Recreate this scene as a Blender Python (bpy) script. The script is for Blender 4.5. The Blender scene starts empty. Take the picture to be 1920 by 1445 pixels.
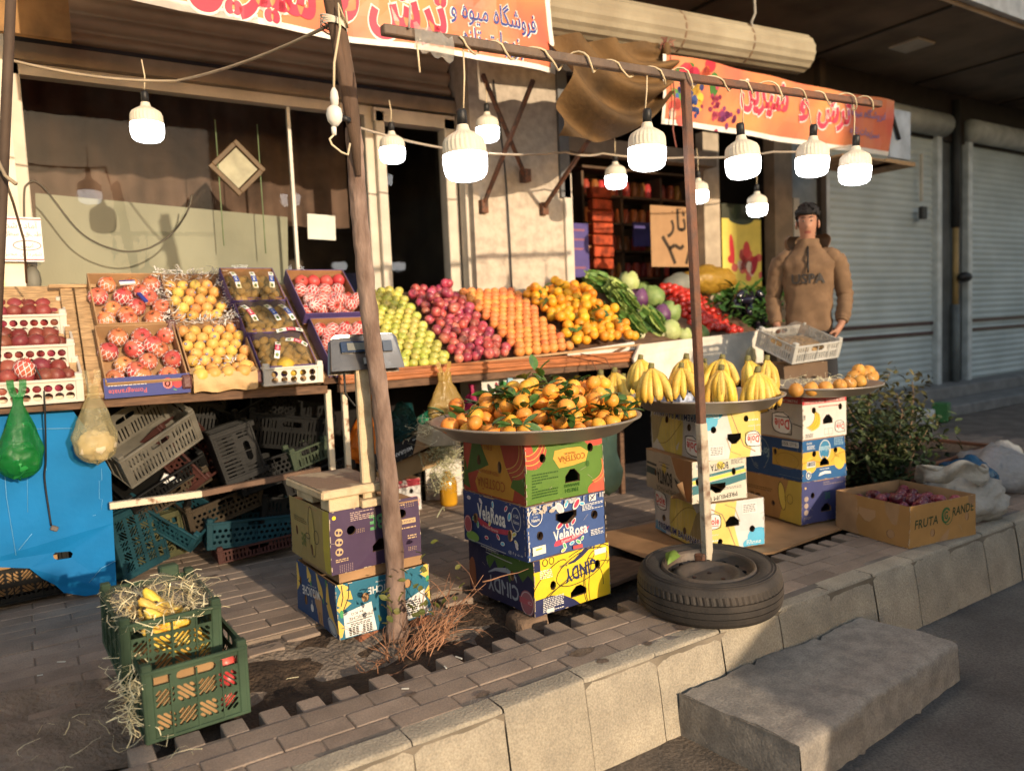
import bpy, bmesh, math, random
from mathutils import Vector, Matrix, noise
from mathutils.geometry import tessellate_polygon
random.seed(11)
PI=math.pi; rad=math.radians
S=bpy.context.scene; COL=S.collection
# ------------------------------------------------------------ camera geometry (x along the shop front, y away from the street, z up)
FPX=1444.; CH=1.35
_a=rad(57.0); _p=.080; _r=.043
_ca,_sa,_cp,_sp=math.cos(_a),math.sin(_a),math.cos(_p),math.sin(_p)
CF=Vector((_cp*_ca,_cp*_sa,-_sp)); _R0=Vector((_sa,-_ca,0)); _U0=Vector((_sp*_ca,_sp*_sa,_cp))
CR=math.cos(_r)*_R0-math.sin(_r)*_U0; CU=math.sin(_r)*_R0+math.cos(_r)*_U0
def ray(px,py): return CF+CR*((px-960)/FPX)-CU*((py-722.5)/FPX)
def gz(px,py,z=0.):                      # measured point of the photograph on a level plane
    d=ray(px,py); t=(z-CH)/d.z; return Vector((d.x*t,d.y*t,z))
def gy(px,py,y):                         # measured point of the photograph on a plane parallel to the shop front
    d=ray(px,py); t=y/d.y; return Vector((d.x*t,y,CH+d.z*t))
# ------------------------------------------------------------ materials
_MC={}
def _nt(name):
    m=bpy.data.materials.new(name); m.use_nodes=True; nt=m.node_tree
    return m,nt,nt.nodes['Principled BSDF'],nt.nodes.new,nt.links.new
def mat(name,col,speck=0.,rough=.6,var=.18,scale=6.,bump=.15,bscale=60.,metal=0.,spec=.3,rnd=0.,col2=None,emit=0.,alpha=1.,island=0.,hue=0.,sub=0.,detail=4.,bdist=.01,coat=0.,stretch=None,ramp=(.35,.65)):
    if name in _MC: return _MC[name]
    m,nt,b,N,L=_nt(name)
    tc=N('ShaderNodeTexCoord'); src=tc.outputs['Object']
    if stretch:
        mp=N('ShaderNodeMapping'); mp.inputs['Scale'].default_value=stretch; L(src,mp.inputs[0]); src=mp.outputs[0]
    nz=N('ShaderNodeTexNoise'); nz.inputs['Scale'].default_value=scale; nz.inputs['Detail'].default_value=detail; L(src,nz.inputs['Vector'])
    if rnd or hue:
        oi=N('ShaderNodeObjectInfo')
        ad=N('ShaderNodeVectorMath'); ad.operation='ADD'; L(src,ad.inputs[0])
        sc=N('ShaderNodeMath'); sc.operation='MULTIPLY'; sc.inputs[1].default_value=37.; L(oi.outputs['Random'],sc.inputs[0]); L(sc.outputs[0],ad.inputs[1]); L(ad.outputs[0],nz.inputs['Vector'])
    mr=N('ShaderNodeMapRange'); mr.inputs[1].default_value=ramp[0]; mr.inputs[2].default_value=ramp[1]; L(nz.outputs['Fac'],mr.inputs[0])
    mx=N('ShaderNodeMix'); mx.data_type='RGBA'; L(mr.outputs[0],mx.inputs[0])
    c2=col2 if col2 else tuple(min(1,c*(1+var)) for c in col); c1=col if col2 else tuple(c*(1-var) for c in col)
    mx.inputs[6].default_value=(*c1,1); mx.inputs[7].default_value=(*c2,1)
    out=mx.outputs[2]
    if rnd or hue or island:
        h=N('ShaderNodeHueSaturation'); L(out,h.inputs['Color'])
        if island: r_=N('ShaderNodeNewGeometry').outputs['Random Per Island']; am=island
        else: r_=oi.outputs['Random']; am=rnd
        v=N('ShaderNodeMapRange'); v.inputs[3].default_value=1-am; v.inputs[4].default_value=1+am; L(r_,v.inputs[0]); L(v.outputs[0],h.inputs['Value'])
        if hue:
            w=N('ShaderNodeMath'); w.operation='FRACT'; k=N('ShaderNodeMath'); k.operation='MULTIPLY'; k.inputs[1].default_value=7.31; L(r_,k.inputs[0]); L(k.outputs[0],w.inputs[0])
            v2=N('ShaderNodeMapRange'); v2.inputs[3].default_value=.5-hue; v2.inputs[4].default_value=.5+hue; L(w.outputs[0],v2.inputs[0]); L(v2.outputs[0],h.inputs['Hue'])
        out=h.outputs[0]
    if speck:
        sn=N('ShaderNodeTexNoise'); sn.inputs['Scale'].default_value=bscale*1.6; sn.inputs['Detail'].default_value=3; L(src,sn.inputs['Vector'])
        sm=N('ShaderNodeMapRange'); sm.inputs[1].default_value=.3; sm.inputs[2].default_value=.7; sm.inputs[3].default_value=1-speck; sm.inputs[4].default_value=1+speck; L(sn.outputs['Fac'],sm.inputs[0])
        sv=N('ShaderNodeHueSaturation'); L(out,sv.inputs['Color']); L(sm.outputs[0],sv.inputs['Value']); out=sv.outputs[0]
    L(out,b.inputs['Base Color'])
    b.inputs['Roughness'].default_value=rough; b.inputs['Metallic'].default_value=metal; b.inputs['Specular IOR Level'].default_value=spec
    b.inputs['Alpha'].default_value=alpha
    if coat: b.inputs['Coat Weight'].default_value=coat
    if sub: b.inputs['Subsurface Weight'].default_value=sub; b.inputs['Subsurface Radius'].default_value=(.01,.005,.003)
    if emit: L(out,b.inputs['Emission Color']); b.inputs['Emission Strength'].default_value=emit
    if bump:
        bn=N('ShaderNodeTexNoise'); bn.inputs['Scale'].default_value=bscale; bn.inputs['Detail'].default_value=5; L(src,bn.inputs['Vector'])
        bp=N('ShaderNodeBump'); bp.inputs['Strength'].default_value=min(1,bump); bp.inputs['Distance'].default_value=bdist; L(bn.outputs['Fac'],bp.inputs['Height']); L(bp.outputs[0],b.inputs['Normal'])
    _MC[name]=m; return m
def pr(col,rough=.55):                     # a printed ink on cardboard
    k='print_%.3f_%.3f_%.3f'%col
    return mat(k,col,rough=rough,var=.12,scale=9,bump=.25,bscale=45,bdist=.004,ramp=(.2,.8))
def clear_film(name,col,mixf=.35,rough=.15):    # thin plastic film: partly see-through, partly glossy, partly tinted
    if name in _MC: return _MC[name]
    m,nt,b,N,L=_nt(name); o=nt.nodes['Material Output']
    t=N('ShaderNodeBsdfTransparent'); t.inputs[0].default_value=(*[.35+.65*c for c in col],1)
    b.inputs['Base Color'].default_value=(*col,1); b.inputs['Roughness'].default_value=rough; b.inputs['Specular IOR Level'].default_value=.7
    b.inputs['Transmission Weight'].default_value=0
    nz=N('ShaderNodeTexNoise'); nz.inputs['Scale'].default_value=22; nz.inputs['Detail'].default_value=6
    tc=N('ShaderNodeTexCoord'); L(tc.outputs['Object'],nz.inputs['Vector'])
    bp=N('ShaderNodeBump'); bp.inputs['Strength'].default_value=.9; bp.inputs['Distance'].default_value=.02; L(nz.outputs['Fac'],bp.inputs['Height']); L(bp.outputs[0],b.inputs['Normal'])
    tr=N('ShaderNodeBsdfTranslucent'); tr.inputs[0].default_value=(*col,1); ad=N('ShaderNodeMixShader'); ad.inputs[0].default_value=.35; L(b.outputs[0],ad.inputs[1]); L(tr.outputs[0],ad.inputs[2])
    mr=N('ShaderNodeMapRange'); mr.inputs[3].default_value=max(0,mixf-.2); mr.inputs[4].default_value=min(1,mixf+.2); L(nz.outputs['Fac'],mr.inputs[0])
    mx=N('ShaderNodeMixShader'); L(mr.outputs[0],mx.inputs[0]); L(t.outputs[0],mx.inputs[1]); L(ad.outputs[0],mx.inputs[2]); L(mx.outputs[0],o.inputs[0])
    _MC[name]=m; return m
def glass_mat():
    m,nt,b,N,L=_nt('window_glass'); o=nt.nodes['Material Output']
    t=N('ShaderNodeBsdfTransparent'); t.inputs[0].default_value=(.9,.92,.9,1); g=N('ShaderNodeBsdfGlossy'); g.inputs['Roughness'].default_value=.02
    fr=N('ShaderNodeFresnel'); fr.inputs[0].default_value=1.5; mt=N('ShaderNodeMath'); mt.operation='MULTIPLY_ADD'; mt.inputs[1].default_value=.42; mt.inputs[2].default_value=.0; L(fr.outputs[0],mt.inputs[0])
    mx=N('ShaderNodeMixShader'); L(mt.outputs[0],mx.inputs[0]); L(t.outputs[0],mx.inputs[1]); L(g.outputs[0],mx.inputs[2]); L(mx.outputs[0],o.inputs[0]); return m
# ------------------------------------------------------------ mesh builder
def RM(x=0,y=0,z=0): return Matrix.Rotation(z,4,'Z')@Matrix.Rotation(y,4,'Y')@Matrix.Rotation(x,4,'X')
def TM(x,y=None,z=None):
    return Matrix.Translation(x if y is None else (x,y,z))
_BOXC={}
def _bevbox(sx,sy,sz,bv,seg):
    k=(round(sx,4),round(sy,4),round(sz,4),bv,seg)
    if k not in _BOXC:
        bm=bmesh.new(); bmesh.ops.create_cube(bm,size=1); bmesh.ops.scale(bm,vec=(sx,sy,sz),verts=bm.verts)
        if bv: bmesh.ops.bevel(bm,geom=bm.edges[:],offset=bv,segments=seg,profile=.5,affect='EDGES')
        bm.verts.ensure_lookup_table(); _BOXC[k]=([v.co.copy() for v in bm.verts],[[v.index for v in f.verts] for f in bm.faces]); bm.free()
    return _BOXC[k]
class MB:
    def __init__(s): s.v=[];s.f=[];s.mi=[];s.sm=[];s.mats=[];s.z=None
    def m(s,mt):
        if mt not in s.mats: s.mats.append(mt)
        return s.mats.index(mt)
    def add(s,vs,fs,mt,smooth=False,M=None):
        o=len(s.v)
        s.v+=[(M@Vector(v)) if M else Vector(v) for v in vs]
        k=s.m(mt)
        for f in fs: s.f.append([i+o for i in f]); s.mi.append(k); s.sm.append(smooth)
        return s
    def box(s,c,d,mt,rot=None,bv=0.,seg=1):
        vs,fs=_bevbox(d[0],d[1],d[2],bv,seg); M=TM(Vector(c))@(rot if rot else Matrix())
        return s.add(vs,fs,mt,False,M)
    def bar(s,a,b,w,h,mt,bv=0.,up=(0,0,1)):        # rectangular bar from a to b
        a=Vector(a);b=Vector(b);d=b-a;l=d.length;x=d/l;u=Vector(up)
        if abs(x.dot(u))>.98: u=Vector((0,1,0))
        y=u.cross(x).normalized();z=x.cross(y)
        M=Matrix(((x.x,y.x,z.x),(x.y,y.y,z.y),(x.z,y.z,z.z))).to_4x4(); M.translation=(a+b)/2
        vs,fs=_bevbox(l,w,h,bv,1); return s.add(vs,fs,mt,False,M)
    def tube(s,pts,r,mt,n=8,cap=True,smooth=True,M=None):
        pts=[Vector(p) for p in pts]; rs=r if isinstance(r,(list,tuple)) else [r]*len(pts); vs=[];fs=[];u=None
        for i,p in enumerate(pts):
            t=(pts[min(i+1,len(pts)-1)]-pts[max(i-1,0)])
            t=t.normalized() if t.length>1e-9 else Vector((0,0,1))
            if u is None: u=t.orthogonal().normalized()
            u=(u-t*u.dot(t)); u=u.normalized() if u.length>1e-6 else t.orthogonal().normalized(); w=t.cross(u)
            for k in range(n):
                a=2*PI*k/n; vs.append(p+(u*math.cos(a)+w*math.sin(a))*rs[i])
        for i in range(len(pts)-1):
            for k in range(n): fs.append([i*n+k,i*n+(k+1)%n,(i+1)*n+(k+1)%n,(i+1)*n+k])
        if cap: fs.append(list(range(n))[::-1]); fs.append([(len(pts)-1)*n+k for k in range(n)])
        return s.add(vs,fs,mt,smooth,M)
    def lathe(s,prof,mt,n=20,M=None,smooth=True,wob=None,cap=True):
        vs=[];fs=[]
        for j,(r,z) in enumerate(prof):
            for k in range(n):
                a=2*PI*k/n; q=r*(1+(wob(a,j) if wob else 0)); vs.append((q*math.cos(a),q*math.sin(a),z))
        for j in range(len(prof)-1):
            for k in range(n): fs.append([j*n+k,j*n+(k+1)%n,(j+1)*n+(k+1)%n,(j+1)*n+k])
        if cap and prof[0][0]>1e-4: fs.append(list(range(n))[::-1])
        if cap and prof[-1][0]>1e-4: fs.append([(len(prof)-1)*n+k for k in range(n)])
        return s.add(vs,fs,mt,smooth,M)
    def ell(s,c,r,mt,n=12,m=8,rot=None,fn=None):
        vs=[(0,0,-1)];fs=[]
        for j in range(1,m):
            p=-PI/2+PI*j/m
            for k in range(n): a=2*PI*k/n; vs.append((math.cos(p)*math.cos(a),math.cos(p)*math.sin(a),math.sin(p)))
        vs.append((0,0,1)); T=len(vs)-1
        for k in range(n): fs.append([0,1+(k+1)%n,1+k]); fs.append([T,T-n+k,T-n+(k+1)%n])
        for j in range(m-2):
            for k in range(n): fs.append([1+j*n+k,1+j*n+(k+1)%n,1+(j+1)*n+(k+1)%n,1+(j+1)*n+k])
        if fn: vs=[fn(Vector(v)) for v in vs]
        M=TM(Vector(c))@(rot if rot else Matrix())@Matrix.Diagonal((r[0],r[1],r[2],1))
        return s.add(vs,fs,mt,True,M)
    def grid(s,fn,nu,nv,mt,smooth=True,M=None):
        vs=[fn(i/nu,j/nv) for j in range(nv+1) for i in range(nu+1)]
        fs=[[j*(nu+1)+i,j*(nu+1)+i+1,(j+1)*(nu+1)+i+1,(j+1)*(nu+1)+i] for j in range(nv) for i in range(nu)]
        return s.add(vs,fs,mt,smooth,M)
    def poly(s,pts,mt,M=None): return s.add(pts,[list(range(len(pts)))],mt,False,M)
    def panel(s,w,h,holes,t,mt,M=None):           # flat board (u,v) with holes, thickness t along -n ; local (u,0,v), front faces -y
        outer=[(0,0),(w,0),(w,h),(0,h)]; loops=[outer]+holes
        fl=[p for l in loops for p in l]; tri=tessellate_polygon([[Vector((p[0],p[1],0)) for p in l] for l in loops])
        n=len(fl); vs=[(p[0],0,p[1]) for p in fl]+[(p[0],t,p[1]) for p in fl]
        fs=[list(q) for q in tri]+[[i+n for i in q][::-1] for q in tri]; o=0
        for l in loops:
            k=len(l)
            for i in range(k): a,b=o+i,o+(i+1)%k; fs.append([a,b,b+n,a+n])
            o+=k
        return s.add(vs,fs,mt,False,M)
    def build(s,name,parent=None,loc=None,M=None,warp=None):
        me=bpy.data.meshes.new(name); vs=s.v
        if warp: vs=[warp(v) for v in vs]
        if loc is not None: l=Vector(loc); vs=[v-l for v in vs]
        me.from_pydata([tuple(v) for v in vs],[],s.f)
        for mt in s.mats: me.materials.append(mt)
        me.polygons.foreach_set('material_index',s.mi); me.polygons.foreach_set('use_smooth',s.sm); me.update()
        ob=bpy.data.objects.new(name,me); COL.objects.link(ob)
        if parent: ob.parent=parent
        elif loc is not None: ob.location=loc
        if M is not None: ob.matrix_local=M
        return ob
def tag(o,label,cat,group=None,kind=None):
    o['label']=label; o['category']=cat
    if group: o['group']=group
    if kind: o['kind']=kind
    return o
def thing(name,label,cat,loc=(0,0,0),rot=(0,0,0),group=None,M=None):
    o=bpy.data.objects.new(name,None); COL.objects.link(o); o.empty_display_size=.05
    if M is not None: o.matrix_world=M
    else: o.location=loc; o.rotation_euler=rot
    return tag(o,label,cat,group)
def struct(mb,name,loc=None):
    o=mb.build(name,loc=loc); o['kind']='structure'; return o
_KIDS={}
def dup(o,M,label=None,group=None,parent=None):      # copy of a thing with copies of its parts and sub-parts
    c=o.copy(); COL.objects.link(c)
    if parent: c.parent=parent; c.matrix_local=M
    else: c.matrix_world=M
    if label: c['label']=label
    if group: c['group']=group
    for ch in _KIDS.setdefault(o.name,[k for k in o.children]):
        d=ch.copy(); COL.objects.link(d); d.parent=c
        for g in _KIDS.setdefault(ch.name,[k for k in ch.children]):
            e=g.copy(); COL.objects.link(e); e.parent=d
    return c
class Once:                                   # first use moves the source itself, later uses copy it
    def __init__(s,o):
        s.o=o; s.used=False; _KIDS[o.name]=list(o.children)
        for k in o.children: _KIDS[k.name]=list(k.children)
    def put(s,M,label=None,group=None):
        if not s.used:
            s.used=True; s.o.matrix_world=M
            if label: s.o['label']=label
            if group: s.o['group']=group
            return s.o
        return dup(s.o,M,label,group)
# ------------------------------------------------------------ lettering as triangles
_TX={}
def text_tris(sv,off=0.):
    k=(sv,off)
    if k not in _TX:
        c=bpy.data.curves.new('lettering','FONT'); c.body=sv; c.size=1; c.offset=off; c.resolution_u=2; c.space_character=1+(off*2.2 if ord(sv[0])<0x600 and ord(sv[-1])<0x600 else 0); c.align_x='CENTER'
        o=bpy.data.objects.new('lettering',c); COL.objects.link(o); bpy.context.view_layer.update()
        me=o.evaluated_get(bpy.context.evaluated_depsgraph_get()).to_mesh()
        vs=[v.co.to_2d() for v in me.vertices]; fs=[list(p.vertices) for p in me.polygons]
        o.to_mesh_clear(); bpy.data.objects.remove(o); bpy.data.curves.remove(c)
        if vs:
            x0=min(v.x for v in vs);x1=max(v.x for v in vs);y0=min(v.y for v in vs);y1=max(v.y for v in vs)
            vs=[(v.x-(x0+x1)/2,v.y-(y0+y1)/2) for v in vs]; _TX[k]=(vs,fs,x1-x0,y1-y0)
        else: _TX[k]=([],[],1,1)
    return _TX[k]
_FA={'ا':'\ufe8d--\ufe8e','آ':'\ufe81--\ufe82','ب':'\ufe8f\ufe91\ufe92\ufe90','ت':'\ufe95\ufe97\ufe98\ufe96','ش':'\ufeb5\ufeb7\ufeb8\ufeb6','ر':'\ufead--\ufeae','و':'\ufeed--\ufeee','ی':'\ufbfc\ufbfe\ufbff\ufbfd','ن':'\ufee5\ufee7\ufee8\ufee6','ف':'\ufed1\ufed3\ufed4\ufed2','گ':'\ufb92\ufb94\ufb95\ufb93','ه':'\u06d5\ufeeb\ufeec\ufeea','م':'\ufee1\ufee3\ufee4\ufee2','س':'\ufeb1\ufeb3\ufeb4\ufeb2','ج':'\ufe9d\ufe9f\ufea0\ufe9e','د':'\ufea9--\ufeaa','ط':'\ufec1\ufec3\ufec4\ufec2','ح':'\ufea1\ufea3\ufea4\ufea2','ز':'\ufeaf--\ufeb0','ل':'\ufedd\ufedf\ufee0\ufede'}
def fa(s):
    out=[]
    for i,ch in enumerate(s):
        if ch not in _FA: out.append(ch); continue
        f=_FA[ch]; p=i>0 and s[i-1] in _FA and _FA[s[i-1]][1]!='-'; n=i<len(s)-1 and s[i+1] in _FA and f[1]!='-'
        out.append(f[2] if p and n else f[3] if p else f[1] if n else f[0])
    return ''.join(reversed(out))
# ------------------------------------------------------------ flat artwork: layers of polygons in (u,v), cut by holes, laid on a face
def _split(poly,a,b):                         # poly -> part left of line a->b (inside), part right (outside)
    ins=[];out=[];n=len(poly)
    ds=[(b[0]-a[0])*(p[1]-a[1])-(b[1]-a[1])*(p[0]-a[0]) for p in poly]
    for i in range(n):
        p,q=poly[i],poly[(i+1)%n]; d,e=ds[i],ds[(i+1)%n]
        if d>=0: ins.append(p)
        if d<=0: out.append(p)
        if (d>0 and e<0) or (d<0 and e>0):
            t=d/(d-e); x=(p[0]+(q[0]-p[0])*t,p[1]+(q[1]-p[1])*t); ins.append(x); out.append(x)
    return ins,out
class Art:
    def __init__(s,w,h,base,corr=0): s.w=w;s.h=h;s.L=[];s.holes=[];s.lv=0; s.rect(0,0,w,h,base)
    def up(s): s.lv+=1; return s
    def raw(s,polys,col): s.L.append((s.lv,col,polys)); return s
    def rect(s,u0,v0,u1,v1,col): return s.raw([[(u0,v0),(u1,v0),(u1,v1),(u0,v1)]],col)
    def poly(s,pts,col):                      # any simple polygon, clipped to the face
        t=tessellate_polygon([[Vector((p[0],p[1],0)) for p in pts]]); ps=[]
        for q in t:
            c=[tuple(pts[i]) for i in q]
            if (c[1][0]-c[0][0])*(c[2][1]-c[0][1])-(c[1][1]-c[0][1])*(c[2][0]-c[0][0])<0: c=c[::-1]
            ps.append(c)
        return s.raw(ps,col)
    def ell(s,cu,cv,ru,rv,col,n=20,rot=0):
        c,d=math.cos(rot),math.sin(rot)
        return s.raw([[(cu+ru*math.cos(a)*c-rv*math.sin(a)*d,cv+ru*math.cos(a)*d+rv*math.sin(a)*c) for a in [2*PI*k/n for k in range(n)]]],col)
    def arc(s,cu,cv,ru,rv,t,col,a0=0,a1=2*PI,n=22,rot=0):
        pts=[]
        for k in range(n+1):
            a=a0+(a1-a0)*k/n; x,y=ru*math.cos(a),rv*math.sin(a); pts.append((cu+x*math.cos(rot)-y*math.sin(rot),cv+x*math.sin(rot)+y*math.cos(rot)))
        return s.line(pts,t,col)
    def line(s,pts,t,col,taper=False):
        ps=[];n=len(pts)
        for i in range(n-1):
            (x0,y0),(x1,y1)=pts[i],pts[i+1]; l=math.hypot(x1-x0,y1-y0) or 1e-6; k=t/2
            if taper: k0=t/2*(1-abs(2*i/(n-1)-1))+t*.12; k1=t/2*(1-abs(2*(i+1)/(n-1)-1))+t*.12
            else: k0=k1=k
            nx,ny=-(y1-y0)/l,(x1-x0)/l
            ps.append([(x0-nx*k0,y0-ny*k0),(x1-nx*k1,y1-ny*k1),(x1+nx*k1,y1+ny*k1),(x0+nx*k0,y0+ny*k0)])
        return s.raw(ps,col)
    def text(s,sv,cu,cv,width=None,height=None,col=(0,0,0),rot=0,off=0.,shear=0):
        vs,fs,w,h=text_tris(sv,off)
        sx=width/w if width else None; sy=height/h if height else None
        sx=sx or sy; sy=sy or sx; c,d=math.cos(rot),math.sin(rot)
        P=[]
        for x,y in vs:
            x,y=x*sx+shear*y*sy,y*sy; P.append((cu+x*c-y*d,cv+x*d+y*c))
        return s.raw([[P[i] for i in f] for f in fs],col)
    def smalltext(s,u0,v0,u1,v1,rows,col,seed=0):   # tiny print: rows of word-length dashes
        r=random.Random(seed); ps=[]; dv=(v1-v0)/rows
        for k in range(rows):
            u=u0; v=v0+k*dv
            while u<u1-.004:
                l=min(r.uniform(.006,.02),u1-u); ps.append([(u,v),(u+l,v),(u+l,v+dv*.5),(u,v+dv*.5)]); u+=l+.004
                if r.random()<.06: break
        return s.raw(ps,col)
    def barcode(s,u0,v0,w,h,seed=1):
        s.rect(u0,v0,u0+w,v0+h,(.7,.7,.68)); s.up(); r=random.Random(seed); u=u0+.004; ps=[]
        while u<u0+w-.006: l=r.choice((.0012,.002,.003)); ps.append([(u,v0+.006),(u+l,v0+.006),(u+l,v0+h-.003),(u,v0+h-.003)]); u+=l+r.choice((.0015,.003))
        return s.raw(ps,(.03,.03,.04))
    def hole(s,cu,cv,r=.014,ry=None,pts=None,n=12):
        s.holes.append(pts if pts else [(cu+r*math.cos(2*PI*k/n),cv+(ry or r)*math.sin(2*PI*k/n)) for k in range(n)]); return s
    def hand(s,cu,cv,w=.09,h=.05,flip=1):    # the house-shaped hand hole of fruit cartons
        p=[(-.5,-.5),(.5,-.5),(.5,0),(.15,.5),(-.15,.5),(-.5,0)]; p=[(cu+x*w*flip,cv+y*h*flip) for x,y in p]
        s.holes.append(p); return s
    def lay(s,mb,M,step=.09,bulge=None,brown=None,depth=.011):   # M maps (u, n, v) -> local; n positive outwards
        w,h=s.w,s.h; nu=max(1,int(w/step)); nv=max(1,int(h/step)); eps=.0006
        hb=[(min(p[0] for p in q),max(p[0] for p in q),min(p[1] for p in q),max(p[1] for p in q)) for q in s.holes]
        hn=[[bulge(w*i/nu,h*j/nv) for i in range(nu+1)] for j in range(nv+1)] if bulge else None
        def place(u,v,n,cell=None):
            if not bulge: return M@Vector((u,n,v))
            x=u/w*nu; y=v/h*nv
            if cell is None: i=min(nu-1,max(0,int(x))); j=min(nv-1,max(0,int(y))); lo=(x-i)>=(y-j)
            else: i,j,lo=cell
            x-=i; y-=j; a,b_,c,d=hn[j][i],hn[j][i+1],hn[j+1][i+1],hn[j+1][i]
            z=a+(b_-a)*x+(c-b_)*y if lo else a+(c-d)*x+(d-a)*y
            return M@Vector((u,n+z,v))
        for lv,col,polys in s.L:
            mt=col if not isinstance(col,tuple) else pr(col); vs=[];fs=[]
            for p in polys:
                work=[p]
                for a,b in (((0,0),(w,0)),((w,0),(w,h)),((w,h),(0,h)),((0,h),(0,0))):
                    nw=[]
                    for q in work:
                        if all((b[0]-a[0])*(x[1]-a[1])-(b[1]-a[1])*(x[0]-a[0])>=-1e-9 for x in q): nw.append(q)
                        else:
                            i,_=_split(q,a,b)
                            if len(i)>2: nw.append(i)
                    work=nw
                for H,B in zip(s.holes,hb):
                    nw=[]
                    for q in work:
                        if max(x[0] for x in q)<=B[0] or min(x[0] for x in q)>=B[1] or max(x[1] for x in q)<=B[2] or min(x[1] for x in q)>=B[3]: nw.append(q); continue
                        cur=q
                        for i in range(len(H)):
                            ins,out=_split(cur,H[i],H[(i+1)%len(H)])
                            if len(out)>2: nw.append(out)
                            cur=ins
                            if len(cur)<3: break
                    work=nw
                if bulge:
                    for k in range(1,nu):
                        nw=[]; x=w*k/nu
                        for q in work:
                            if min(z[0] for z in q)<x<max(z[0] for z in q): a,b=_split(q,(x,0),(x,1)); nw+=[z for z in (a,b) if len(z)>2]
                            else: nw.append(q)
                        work=nw
                    for k in range(1,nv):
                        nw=[]; y=h*k/nv
                        for q in work:
                            if min(z[1] for z in q)<y<max(z[1] for z in q): a,b=_split(q,(0,y),(1,y)); nw+=[z for z in (a,b) if len(z)>2]
                            else: nw.append(q)
                        work=nw
                for q in work:
                    if bulge:
                        cx=sum(x[0] for x in q)/len(q); cy=sum(x[1] for x in q)/len(q); i=min(nu-1,max(0,int(cx/w*nu))); j=min(nv-1,max(0,int(cy/h*nv)))
                        A_=(w*i/nu,h*j/nv); B_=(w*(i+1)/nu,h*(j+1)/nv); up_,lo_=_split(q,A_,B_)
                        for g,cl in ((up_,(i,j,False)),(lo_,(i,j,True))):
                            if len(g)>2: o=len(vs); vs+=[place(x[0],x[1],lv*eps,cl) for x in g]; fs.append(list(range(o,o+len(g))))
                    else: o=len(vs); vs+=[place(x[0],x[1],lv*eps) for x in q]; fs.append(list(range(o,o+len(q))))
            mb.add(vs,fs,mt)
        if brown:
            for H in s.holes:
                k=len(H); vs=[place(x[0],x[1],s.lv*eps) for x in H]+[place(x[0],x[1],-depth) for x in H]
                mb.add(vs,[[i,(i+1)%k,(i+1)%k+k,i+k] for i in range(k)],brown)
def circ(cu,cv,r,n=10,ry=None): return [(cu+r*math.cos(2*PI*k/n),cv+(ry or r)*math.sin(2*PI*k/n)) for k in range(n)]
def slot(cu,cv,l,w,ang,n=3):                   # rounded slot
    r=w/2; c,d=math.cos(ang),math.sin(ang); pts=[]
    for k in range(n+1): a=-PI/2+PI*k/n; pts.append((l/2-r+r*math.cos(a),r*math.sin(a)))
    for k in range(n+1): a=PI/2+PI*k/n; pts.append((-l/2+r+r*math.cos(a),r*math.sin(a)))
    return [(cu+x*c-y*d,cv+x*d+y*c) for x,y in pts]
# ============================================================ camera, light, sky
cam=bpy.data.cameras.new('camera'); co=bpy.data.objects.new('camera',cam); COL.objects.link(co)
cam.sensor_width=36; cam.lens=36*FPX/1920; cam.clip_start=.05; cam.clip_end=500
Mx=Matrix(((CR.x,CU.x,-CF.x),(CR.y,CU.y,-CF.y),(CR.z,CU.z,-CF.z))).to_4x4(); Mx.translation=(0,0,CH); co.matrix_world=Mx
cam.dof.use_dof=True; cam.dof.focus_distance=3.4; cam.dof.aperture_fstop=1.5
S.camera=co
SUN=Vector((-.07,1,-.215)).normalized(); EL=math.asin(-SUN.z)
ld=bpy.data.lights.new('sun','SUN'); ld.energy=5.0; ld.angle=rad(.6); ld.color=(1,.81,.58)
lo=bpy.data.objects.new('sun',ld); COL.objects.link(lo); lo.rotation_euler=SUN.to_track_quat('-Z','Y').to_euler(); lo.location=(0,-6,8)
W=bpy.data.worlds.new('World'); S.world=W; W.use_nodes=True; nt=W.node_tree
sk=nt.nodes.new('ShaderNodeTexSky'); sk.sky_type='NISHITA'; sk.sun_disc=False; sk.sun_elevation=EL; sk.sun_rotation=math.atan2(-SUN.x,-SUN.y); sk.air_density=1.; sk.dust_density=.7
bg=nt.nodes['Background']; bg.inputs[1].default_value=.26
hz=nt.nodes.new('ShaderNodeMix'); hz.data_type='RGBA'; hz.blend_type='MULTIPLY'; hz.inputs[0].default_value=1; hz.inputs[7].default_value=(1.06,.97,.88,1); nt.links.new(sk.outputs[0],hz.inputs[6]); nt.links.new(hz.outputs[2],bg.inputs[0])   # warm tint multiplied onto the blue sky light
S.view_settings.view_transform='Standard'; S.view_settings.look='None'; S.view_settings.exposure=0
S.cycles.use_denoising=True; S.cycles.max_bounces=6; S.cycles.transparent_max_bounces=12; S.cycles.caustics_reflective=False; S.cycles.caustics_refractive=False
# ============================================================ common materials
CARD=(.36,.21,.105)
card=mat('brown_cardboard',CARD,rough=.8,var=.2,scale=5,bump=.3,bscale=70,bdist=.003)
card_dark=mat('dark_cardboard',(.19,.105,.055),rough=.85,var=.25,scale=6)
wood=mat('rough_board',(.42,.27,.14),rough=.75,var=.3,scale=5,stretch=(3,3,22),bump=.4,bscale=10)
wood_x=mat('weathered_board',(.40,.27,.15),rough=.75,var=.32,scale=4,stretch=(2,20,20),bump=.4,bscale=8)
wood_red=mat('varnished_rail',(.36,.125,.045),rough=.5,var=.3,scale=4,stretch=(1.5,14,14),bump=.3,bscale=8)
wood_dk=mat('dark_board',(.13,.07,.04),rough=.7,var=.3,scale=5,stretch=(2,12,12))
rust=mat('rusty_steel',(.16,.07,.04),rough=.8,col2=(.07,.045,.035),scale=22,bump=.5,bscale=120,ramp=(.4,.6))
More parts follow.
